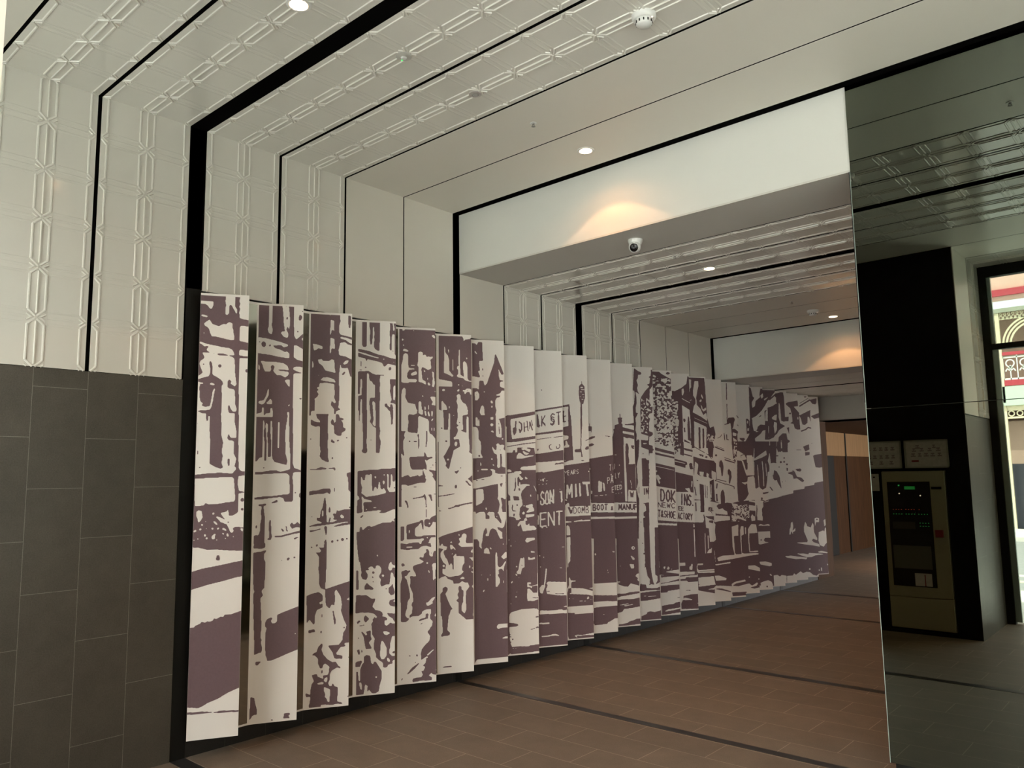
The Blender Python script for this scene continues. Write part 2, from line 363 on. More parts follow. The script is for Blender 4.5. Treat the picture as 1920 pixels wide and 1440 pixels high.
PINK = noisy(mat('pink_render', (.62, .40, .34), .8), 2, .06); TAN = noisy(mat('tan_render', (.36, .26, .21), .8), 2, .06)
IVORY = mat('ivory_lace', (.72, .66, .48), .5); WLACE = mat('white_lace', (.80, .84, .80), .5); REDR = mat('red_rail', (.42, .05, .07), .5)
BLUER = noisy(mat('pale_iron_roof', (.55, .68, .72), .5), 2, .03); GREENF = mat('pale_green_fascia', (.50, .62, .52), .6); SHOP = mat('dark_shopfront', (.035, .038, .05), .3)
tb = empty('terrace_building', (-4, FY, GZ))
def tp(mb, n_, m_, par=tb): o = mb.build(n_, m_, par); rooted(o, tb); return o
tp(MB().box(-16, 8, FY-4, FY-2.2, GZ, 8.2), 'upper_wall', PINK)
tp(MB().box(-16, 8, FY-2.2, FY-2.1, 6.9, 7.1, 0).box(-16, 8, FY-2.25, FY-2.05, 6.5, 6.62), 'cornice', REDR)
tp(MB().box(-16, 8, FY-2.2, FY-.4, GZ, 1.75), 'shopfront', SHOP)
tp(MB().box(-16, 8, FY-2.2, FY-.4, 1.75, 2.95), 'shop_fascia', TAN)
mb = MB(); mb.add([(-16, FY, 6.12), (8, FY, 6.12), (8, FY-2.2, 6.75), (-16, FY-2.2, 6.75), (-16, FY, 6.06), (8, FY, 6.06), (8, FY-2.2, 6.69), (-16, FY-2.2, 6.69)], [(0, 1, 2, 3), (7, 6, 5, 4), (0, 4, 5, 1), (3, 2, 6, 7)])
tp(mb, 'verandah_roof', BLUER)
tp(MB().box(-16, 8, FY-.02, FY+.06, 6.0, 6.12), 'gutter', mat('grey_gutter', (.35, .36, .30), .5))
tp(MB().box(-16, 8, FY-2.2, FY+.03, 3.40, 3.90).box(-16, 8, FY-.05, FY+.1, 3.36, 3.44), 'balcony_floor', GREENF)
tp(MB().box(-16, 8, FY-.05, FY+.02, 4.78, 4.87).box(-16, 8, FY-.05, FY+.02, 3.92, 4.08), 'balcony_rail', REDR)
posts = [-4.25+3.4*k for k in range(-3, 4)]
for px_ in posts:
    tp(MB().box(px_-.05, px_+.05, FY-.05, FY+.03, GZ+.1, 6.0), 'verandah_post', IVORY)
def ring(mb, cx, cz, r, t, y, n_=16, a0=0, a1=2*math.pi, dy=.02):
    v = []; f = []
    for k in range(n_+1):
        a = a0+(a1-a0)*k/n_
        for rr in (r-t/2, r+t/2):
            for yy in (y, y+dy): v.append((cx+rr*math.cos(a), yy, cz+rr*math.sin(a)))
    for k in range(n_):
        o = 4*k; f += [(o, o+4, o+6, o+2), (o+1, o+3, o+7, o+5), (o, o+1, o+5, o+4), (o+2, o+6, o+7, o+3)]
    mb.add(v, f)
for i in range(len(posts)-1):
    a, b_ = posts[i]+.05, posts[i+1]-.05
    if not (-8 < a < 0): continue
    mb = MB(); k = 0; x = a
    while x < b_-.3:
        c_ = x+.17
        ring(mb, c_, 4.55, .10, .03, FY-.03); ring(mb, c_, 4.30, .12, .03, FY-.03, 12, .2, math.pi-.2); ring(mb, c_, 4.40, .05, .03, FY-.03)
        mb.box(x-.012, x+.012, FY-.03, FY-.01, 4.08, 4.78); mb.box(c_-.012, c_+.012, FY-.03, FY-.01, 4.08, 4.5); x += .34
    mb.box(a, b_, FY-.03, FY-.01, 4.70, 4.74); mb.box(a, b_, FY-.03, FY-.01, 4.08, 4.13)
    tp(mb, 'lace_balustrade', WLACE)
    mb = MB(); x = a
    while x < b_-.05: ring(mb, x+.05, 5.86, .04, .022, FY-.03, 8); ring(mb, x+.05, 5.95, .03, .02, FY-.03, 8); x += .10
    for sx, x0 in ((1, a), (-1, b_)):
        for q in range(3): ring(mb, x0+sx*.85, 5.05, .62+.09*q, .05, FY-.03, 14, math.pi/2 if sx > 0 else 0, math.pi if sx > 0 else math.pi/2)
    mb.box(a, b_, FY-.03, FY-.01, 5.80, 5.83)
    tp(mb, 'lace_valance', IVORY)
    mb = MB(); x = a
    while x < b_-.15: ring(mb, x+.1, 3.14, .07, .03, FY-.03, 10); x += .2
    mb.box(a, b_, FY-.03, FY-.01, 3.22, 3.36); mb.box(a, b_, FY-.03, FY-.01, 3.0, 3.05)
    tp(mb, 'lace_fascia', IVORY)
tag(tb, 'two-storey terrace across the street with iron lace verandah, seen in the mirror', 'building')

# ------------------------------------------------------------------ fire indicator cabinet, signs (faces +y)
def on_back(x, y, z): return empty('x', (x, y, z))
cx0, cx1, cy0, cy1 = -2.52, -1.945, YC-.20, YC+.006   # set into the wall
fc = empty('fire_indicator_cabinet', (-2.23, YC, .04)); P_ = lambda mb, n_, m_, par=None: rooted(mb.build(n_, m_, par or fc), fc)
P_(MB().box(cx0, cx1, cy0, cy1-.02, .045, 1.565, b=.004), 'body', CABB)
P_(MB().box(cx0+.004, cx1-.004, cy1-.02, cy1-.002, .05, .345, b=.003), 'lower_door', CABB)
dr = P_(MB().box(cx0+.004, cx1-.004, cy1-.02, cy1, .353, 1.560, b=.003), 'upper_door', CABB)
P_(MB().box(cx0+.05, cx1-.135, cy1, cy1+.004, .45, 1.46), 'window_pane', GLASSW, dr)
P_(MB().box(cx1-.125, cx1-.035, cy1, cy1+.003, 1.385, 1.41), 'name_plate', DARKP, dr)
P_(MB().box(cx1-.115, cx1-.045, cy1, cy1+.03, .93, 1.0, b=.004), 'door_lock', REDP, dr)
for k in range(4):
    for q in (0, 1): P_(MB().box(cx0+.08+.11*k, cx0+.13+.11*k, cy1, cy1+.003, .395+.018*q, .401+.018*q), 'vent_louvre', CABB)
for q in range(3): P_(MB().box(-2.26, -2.20, cy1-.002, cy1+.001, .19+.02*q, .197+.02*q), 'vent_louvre', CABB)
py = cy1+.004; vx0 = cx0+.05
def leds(lst, m_, n_, s=.004):
    for x, z in lst: P_(MB().box(x-s, x+s, py, py+.003, z-s, z+s), n_, m_, dr)
leds([(vx0+.11, 1.425)], GLED, 'status_light', .006)
leds([(vx0+.11, 1.345), (vx0+.30, 1.325)], WLED, 'status_light', .005)
leds([(vx0+.045+.025*k+.115*g, 1.19) for g in (0, 1) for k in range(4)]+[(vx0+.28, 1.19)], RLED, 'red_indicator', .0025)
leds([(vx0+.045+.025*k+.115*g, 1.145) for g in (0, 1, 2) for k in range(4)]+[(vx0+.28+.025*k, 1.03+.03*q) for k in range(4) for q in (0, 1)], GLED, 'green_indicator', .0025)
P_(MB().box(vx0+.16, vx0+.255, py, py+.003, 1.385, 1.415), 'display', LCD, dr)
P_(MB().box(vx0+.03, vx0+.235, py, py+.002, 1.0, 1.07), 'switch_row', mat('dim_label', (.07, .06, .045), .6), dr)
mb = MB().box(vx0+.02, vx0+.36, py, py+.004, .62, .84); P_(mb, 'document_pocket', mat('cloudy_plastic', (.13, .12, .10), .4), dr)
P_(MB().box(vx0+.20, vx0+.35, py+.004, py+.007, .46, .58), 'log_card', PAPER, dr)
P_(MB().box(vx0+.285, vx0+.295, py+.007, py+.008, .46, .57), 'log_card_stripe', REDP, dr)
tag(fc, 'beige fire indicator cabinet with lit panel, mounted on the black wall, seen in mirror', 'cabinet')
def sign(x0, x1, z0, z1, label, rows, red):
    o = empty('framed_notice', ((x0+x1)/2, YC, z0)); o['x'] = 0; del o['x']
    Q = lambda mb, n_, m_: rooted(mb.build(n_, m_, o), o)
    f_ = MB()
    for b_ in ((x0, x1, z0, z0+.014), (x0, x1, z1-.014, z1), (x0, x0+.014, z0, z1), (x1-.014, x1, z0, z1)): f_.box(b_[0], b_[1], YC, YC+.018, b_[2], b_[3])
    Q(f_, 'frame', FRAMEM); Q(MB().box(x0+.012, x1-.012, YC, YC+.008, z0+.012, z1-.012), 'sheet', PAPER)
    rnd = random.Random(int(x0*100)); pm = mat('faded_print', (.30, .22, .21), .7)
    for zz, n_ in rows:
        for k in range(n_):
            cx_ = x0+.05+(x1-x0-.1)*(k+.5)/n_; a_, c_ = .014+.008*rnd.random(), .014+.008*rnd.random()
            # a little printed drawing: a stem with two cross strokes, one closed shape
            Q(MB().prism([(cx_-a_, z0+zz), (cx_+c_, z0+zz), (cx_+c_, z0+zz+.012), (cx_+.004, z0+zz+.012), (cx_+.004, z0+zz+.022), (cx_+c_*.7, z0+zz+.022), (cx_+c_*.7, z0+zz+.034), (cx_-a_*.8, z0+zz+.034), (cx_-a_*.8, z0+zz+.022), (cx_-.004, z0+zz+.022), (cx_-.004, z0+zz+.012), (cx_-a_, z0+zz+.012)], 0, .001, M=Matrix(((1, 0, 0, 0), (0, 0, 1, YC+.008), (0, 1, 0, 0), (0, 0, 0, 1)))), 'printed_drawing', pm)
    if red: Q(MB().box(x0+.06, x0+.125, YC+.008, YC+.0095, z0+.06, z0+.078), 'red_panel', REDP)
    tag(o, label, 'sign'); return o
sign(-2.285, -1.895, 1.592, 1.865, 'white framed block plan with red mark above the fire cabinet, seen in mirror', [(.19, 2), (.16, 4), (.11, 5)], True)
sign(-2.70, -2.315, 1.592, 1.865, 'white framed diagram sheet left of the block plan in the mirror', [(.18, 5), (.10, 5), (.04, 3)], False)
cdx = empty('instruction_card', (-2.59, YC, 1.37))
rooted(MB().box(-2.64, -2.545, YC, YC+.004, 1.37, 1.54).build('card', PAPER, cdx), cdx)
rooted(MB().box(-2.60, -2.58, YC+.004, YC+.006, 1.50, 1.515).build('card_symbol', DARKP, cdx), cdx)
tag(cdx, 'small white card on the black wall left of the fire cabinet in mirror', 'card')

# ------------------------------------------------------------------ ceiling fittings
def downlight(x, y, z, label, lamp=True, power=1.0):
    o = empty('downlight', (x, y, z)); M_ = lambda mb, n_, m_: mb.build(n_, m_, o)
    M_(MB().lathe([(.042, -.004), (.050, -.006), (.056, -.004), (.058, -.0005)], (0, 0, 0)), 'trim_ring', WPLAST)
    M_(MB().lathe([(.001, -.003), (.041, -.003), (.041, -.0065), (.001, -.0085)], (0, 0, 0)), 'lamp_face', LAMP)
    for nm, sz, pw, bl in (('inner_beam', 104, .60, .10), ('outer_beam', 150, .20, .5), ('core_beam', 76, 4.0, .9)):
        ld = bpy.data.lights.new(nm, 'SPOT'); ld.color = WARM; ld.energy = DOWNLIGHT_W*pw*power; ld.spot_size = math.radians(sz); ld.spot_blend = bl
        ld.shadow_soft_size = .02; lo = bpy.data.objects.new(nm, ld); C.objects.link(lo); lo.parent = o; lo.location = (0, 0, -.03)
    tag(o, label, 'light', 'round warm recessed downlights'); return o
downlight(-2.954, 1.876, H1, 'lit downlight in the ribbed ceiling at the top edge of the picture')
downlight(-2.964, 4.105, H1, 'lit downlight just in front of the first white bulkhead')
downlight(-2.936, 5.738, H2, 'lit downlight in the passage beside the black ceiling band')
downlight(-2.92, 8.484, H2, 'lit downlight close to the second white bulkhead')
downlight(-2.93, 10.25, H3, 'added unseen downlight in the low third ceiling bay, past the second bulkhead', power=.25)  # added lamp hidden behind the mirror edge, lights far floor and blades
downlight(-3.75, 14.2, HB, 'lit downlight far down the passage under the low ceiling', power=1.1)
downlight(-.95, -.14, H1, 'added unseen downlight in the ceiling just inside the street door', power=2.)  # added lamp kept out of view, warms the door reveal
downlight(1.3, 1.876, H1, 'added unseen downlight over the right part of the lobby, facing the mirror')  # added lamp out of view, warm fill for the lobby
def detector(x, y, z, label, s=1.0):
    o = empty('smoke_detector', (x, y, z)); o.scale = (s, s, s)
    MB().lathe([(.058, 0), (.058, -.016), (.050, -.026), (.048, -.027)], (0, 0, 0)).build('base', WPLAST, o)
    MB().lathe([(.038, -.026), (.040, -.034), (.038, -.048), (.030, -.056), (.010, -.060)], (0, 0, 0)).build('chamber_cap', WPLAST, o)
    mb = MB()
    for k in range(12):
        a = k*math.pi/6; M_ = Matrix.Rotation(a, 4, 'Z')
        mb.prism([(.0385, -.003), (.0412, -.003), (.0412, .003), (.0385, .003)], -.046, -.034, M=M_)
    mb.build('vent_slots', DARKP, o); MB().lathe([(.003, -.026), (.003, -.0285), (.001, -.029)], (.046, 0, 0), 8).build('indicator_led', WLED, o)
    tag(o, label, 'smoke detector')
detector(-1.835, 3.041, H1, 'white smoke detector on the ribbed ceiling near the top of the picture')
detector(-2.961, 8.019, H2, 'small white smoke detector in the passage by the second bulkhead')
def sprinkler(x, y, z, label):
    o = empty('fire_sprinkler', (x, y, z)); o.scale = (.7, .7, .6)
    MB().lathe([(.030, 0), (.028, -.004), (.018, -.006), (.012, -.005)], (0, 0, 0), 24).build('escutcheon', WPLAST, o)
    mb = MB().lathe([(.006, -.004), (.006, -.016), (.003, -.018)], (0, 0, 0), 12)
    mb.box(-.012, -.009, -.002, .002, -.030, -.004); mb.box(.009, .012, -.002, .002, -.030, -.004); mb.box(-.012, .012, -.002, .002, -.033, -.030)
    mb.build('frame_arms', GREYP, o)
    MB().lathe([(.004, -.034), (.018, -.035), (.018, -.037), (.004, -.038)], (0, 0, 0), 16).build('deflector', GREYP, o)
    tag(o, label, 'sprinkler')
sprinkler(-2.957, 3.552, H1, 'small sprinkler head in the plain cream ceiling left of the bulkhead downlight')
sprinkler(-2.955, 5.219, H2, 'small sprinkler head in the passage ceiling right of the security camera')
sprinkler(-2.95, 7.45, H2, 'small sprinkler head in the far plain ceiling of the passage')
sprinkler(-.717, 3.535, H1, 'sprinkler head in the plain ceiling seen reflected in the mirror')
o = empty('ceiling_sensor', (-2.953, 3.034, H1))
MB().lathe([(.036, 0), (.036, -.008), (.022, -.010), (.020, -.004)], (0, 0, 0)).build('housing', mat('pinkish_plastic', (.50, .46, .44), .4), o)
MB().lathe([(.019, -.006), (.014, -.012), (.004, -.014)], (0, 0, 0)).build('sensor_lens', GREYP, o)
tag(o, 'small round recessed sensor on the ribbed ceiling between two black seams', 'sensor')
o = empty('emergency_light', (-2.94, 2.494, H1))
MB().lathe([(.044, 0), (.042, -.006), (.024, -.010), (.020, -.012)], (0, 0, 0)).build('housing', mat('satin_disc', (.50, .49, .45), .35), o)
MB().lathe([(.016, -.012), (.012, -.018), (.003, -.019)], (0, 0, 0)).build('lens', WPLAST, o)
MB().lathe([(.0045, -.011), (.0045, -.014), (.002, -.015)], (-.026, .01, 0), 10).build('green_led', GLED, o)
tag(o, 'round emergency light with a green indicator on the ribbed ceiling', 'light')
# turret security camera under the first bulkhead
o = empty('security_camera', (-2.948, 4.656, H2))
MB().lathe([(.052, 0), (.052, -.012), (.046, -.030), (.040, -.040)], (0, 0, 0)).build('mount_base', WPLAST, o)
Mx = Matrix.Translation((0.004, -.016, -.056)) @ Matrix.Rotation(math.radians(22), 4, 'Z') @ Matrix.Rotation(math.radians(112), 4, 'X')
prof = [(.001, -.042)]+[(.043*math.cos(a), .043*math.sin(a)) for a in [math.radians(t) for t in range(-80, 46, 9)]]+[(.031, .031)]
MB().lathe(prof, (0, 0, 0), M=Mx).build('ball_housing', WPLAST, o)
MB().lathe([(.029, .028), (.0295, .034), (.025, .037), (.002, .039)], (0, 0, 0), M=Mx).build('dark_lens_face', DARKP, o)
MB().lathe([(.010, .036), (.010, .042), (.006, .042), (.001, .041)], (0, 0, 0), M=Mx).build('lens', mat('lens_glass', (.05, .05, .055), .05), o)
tag(o, 'white turret security camera under the first bulkhead soffit', 'camera')

# ------------------------------------------------------------------ the mural: 25 angled blades
# plan profile of a blade: (distance back from the tip along the wall, stand-off from the wall)
PROF = [(0, .213), (-.060, .1785), (-.120, .144), (-.180, .110), (-.205, .0965), (-.225, .0865), (-.240, .0805)]
TAIL = [(-.240, .0805), (-.246, .0785), (-.252, .0780), (-.305, .0795), (-.362, .0811)]
TIP0, PITCH, ZB, ZT = 2.427, .3836, .115, 2.682
PROF_S = [0.]
for i_ in range(1, len(PROF)): PROF_S.append(PROF_S[-1]+math.hypot(PROF[i_][0]-PROF[i_-1][0], PROF[i_][1]-PROF[i_-1][1]))
WID = PROF_S[-1]
def blade_pt(s):             # s = distance from the LEFT edge of the printed face
    s = WID-s
    for i in range(1, len(PROF)):
        if s <= PROF_S[i] or i == len(PROF)-1:
            f = (s-PROF_S[i-1])/(PROF_S[i]-PROF_S[i-1]); a, b = PROF[i-1], PROF[i]
            return a[0]+(b[0]-a[0])*f, a[1]+(b[1]-a[1])*f
GRID = .003
def fill(img, pts, val, x0, z0):
    """even-odd polygon fill; a value or an array of the image's size"""
    P = [((x-x0)/GRID, (z-z0)/GRID) for x, z in pts]; H, W = img.shape
    lo = max(0, int(min(p[1] for p in P))); hi = min(H-1, int(max(p[1] for p in P))+1)
    for r in range(lo, hi+1):
        y = r+.01; xs = []
        for (ax, ay), (bx, by) in zip(P, P[1:]+P[:1]):
            if (ay <= y) != (by <= y): xs.append(ax+(y-ay)*(bx-ax)/(by-ay))
        xs.sort()
        for a, b in zip(xs[::2], xs[1::2]):
            i, j = max(0, int(math.ceil(a))), min(W-1, int(math.floor(b)))
            if j >= i: img[r, i:j+1] = val[r, i:j+1] if isinstance(val, np.ndarray) else val
def value_noise(H, W, grain, seed):
    rs = np.random.RandomState(seed); out = np.zeros((H, W)); amp = 1.
    for k in range(2):
        g = max(grain/GRID/(2**k), 1.2); h, w_ = int(H/g)+3, int(W/g*.8)+3
        n = rs.rand(h, w_); yy = np.arange(H)/g; xx = np.arange(W)/g*.8
        iy = yy.astype(int); ix = xx.astype(int); fy = (yy-iy)[:, None]; fx = (xx-ix)[None, :]
        out += amp*((n[iy][:, ix]*(1-fx)+n[iy][:, ix+1]*fx)*(1-fy)+(n[iy+1][:, ix]*(1-fx)+n[iy+1][:, ix+1]*fx)*fy); amp *= .5
    return out/1.5
def print_face(mb, bi):
    zb, zt = ZB+.010, ZT-.014
    pad = 4; W = int(WID/GRID)+1; H = int((zt-zb)/GRID)+1
    x0, z0 = -pad*GRID, zb-pad*GRID
    img = np.zeros((H+2*pad, W+2*pad))
    for k, op in enumerate(ART[bi]):
        o = 3 if op[0] == 2 else 1
        pts = [(op[i]/1000, op[i+1]/1000) for i in range(o, len(op), 2)]
        if op[0] == 2: fill(img, pts, (value_noise(*img.shape, op[1]/1000, bi*50+k) > .32+.36*op[2]/100).astype(float), x0, z0)
        else: fill(img, pts, float(op[0]), x0, z0)
    ker = np.array([.06, .24, .40, .24, .06])
    for ax in (0, 1): img = np.apply_along_axis(lambda m: np.convolve(np.pad(m, 2, mode='edge'), ker, mode='valid'), ax, img)
    img = img[pad:pad+H, pad:pad+W]
    xs = np.linspace(0, WID-.0006, W); zs = np.linspace(zb, zt, H)
    # surface frame for every column
    pos = [blade_pt(x) for x in xs]; nrm = []
    for i in range(W):
        a, b = pos[max(i-1, 0)], pos[min(i+1, W-1)]; d = Vector((b[1]-a[1], b[0]-a[0])).normalized(); nrm.append((d.y, -d.x))
    def P3(fi, z):
        i = min(int(fi), W-2); f = fi-i
        y = pos[i][0]*(1-f)+pos[i+1][0]*f; o = pos[i][1]*(1-f)+pos[i+1][1]*f
        return (WALL+o+nrm[i][0]*.0008, y+nrm[i][1]*.0008, z)
    inside = img > .5; V = []; F = []; idx = {}
    def vert(key, fi, z):
        if key not in idx: idx[key] = len(V); V.append(P3(fi, z))
        return idx[key]
    def corner(r, c): return vert((r, c), c, zs[r])
    def edge(r0, c0, r1, c1):
        k = (r0, c0, r1, c1); 
        if k in idx: return idx[k]
        a, b = img[r0, c0], img[r1, c1]; t = (.5-a)/(b-a)
        return vert(k, c0+(c1-c0)*t, zs[r0]+(zs[r1]-zs[r0])*t)
    code = inside[:-1, :-1]*1+inside[:-1, 1:]*2+inside[1:, 1:]*4+inside[1:, :-1]*8
    for c in range(W-1):
        col = code[:, c]; r = 0
        full = col == 15
        while r < H-1:
            if full[r]:
                q = r
                while q < H-1 and full[q]: q += 1
                F.append((corner(r, c), corner(r, c+1), corner(q, c+1), corner(q, c))); r = q
            else:
                k = col[r]
                if k:
                    e0 = lambda: edge(r, c, r, c+1)
                    e1 = lambda: edge(r, c+1, r+1, c+1)
                    e2 = lambda: edge(r+1, c, r+1, c+1)
                    e3 = lambda: edge(r, c, r+1, c)
                    p0, p1, p2, p3 = (lambda: corner(r, c)), (lambda: corner(r, c+1)), (lambda: corner(r+1, c+1)), (lambda: corner(r+1, c))
                    T = {1: [(p0, e0, e3)], 2: [(e0, p1, e1)], 4: [(e1, p2, e2)], 8: [(e3, e2, p3)], 3: [(p0, p1, e1, e3)], 6: [(e0, p1, p2, e2)], 12: [(e3, e1, p2, p3)], 9: [(p0, e0, e2, p3)],
                         5: [(p0, e0, e3), (e1, p2, e2)], 10: [(e0, p1, e1), (e3, e2, p3)], 7: [(p0, p1, p2, e2, e3)], 11: [(p0, p1, e1, e2, p3)], 13: [(p0, e0, e1, p2, p3)], 14: [(e0, p1, p2, p3, e3)]}
                    for poly in T[int(k)]: F.append(tuple(g() for g in poly))
                r += 1
    mb.add(V, F, 1)

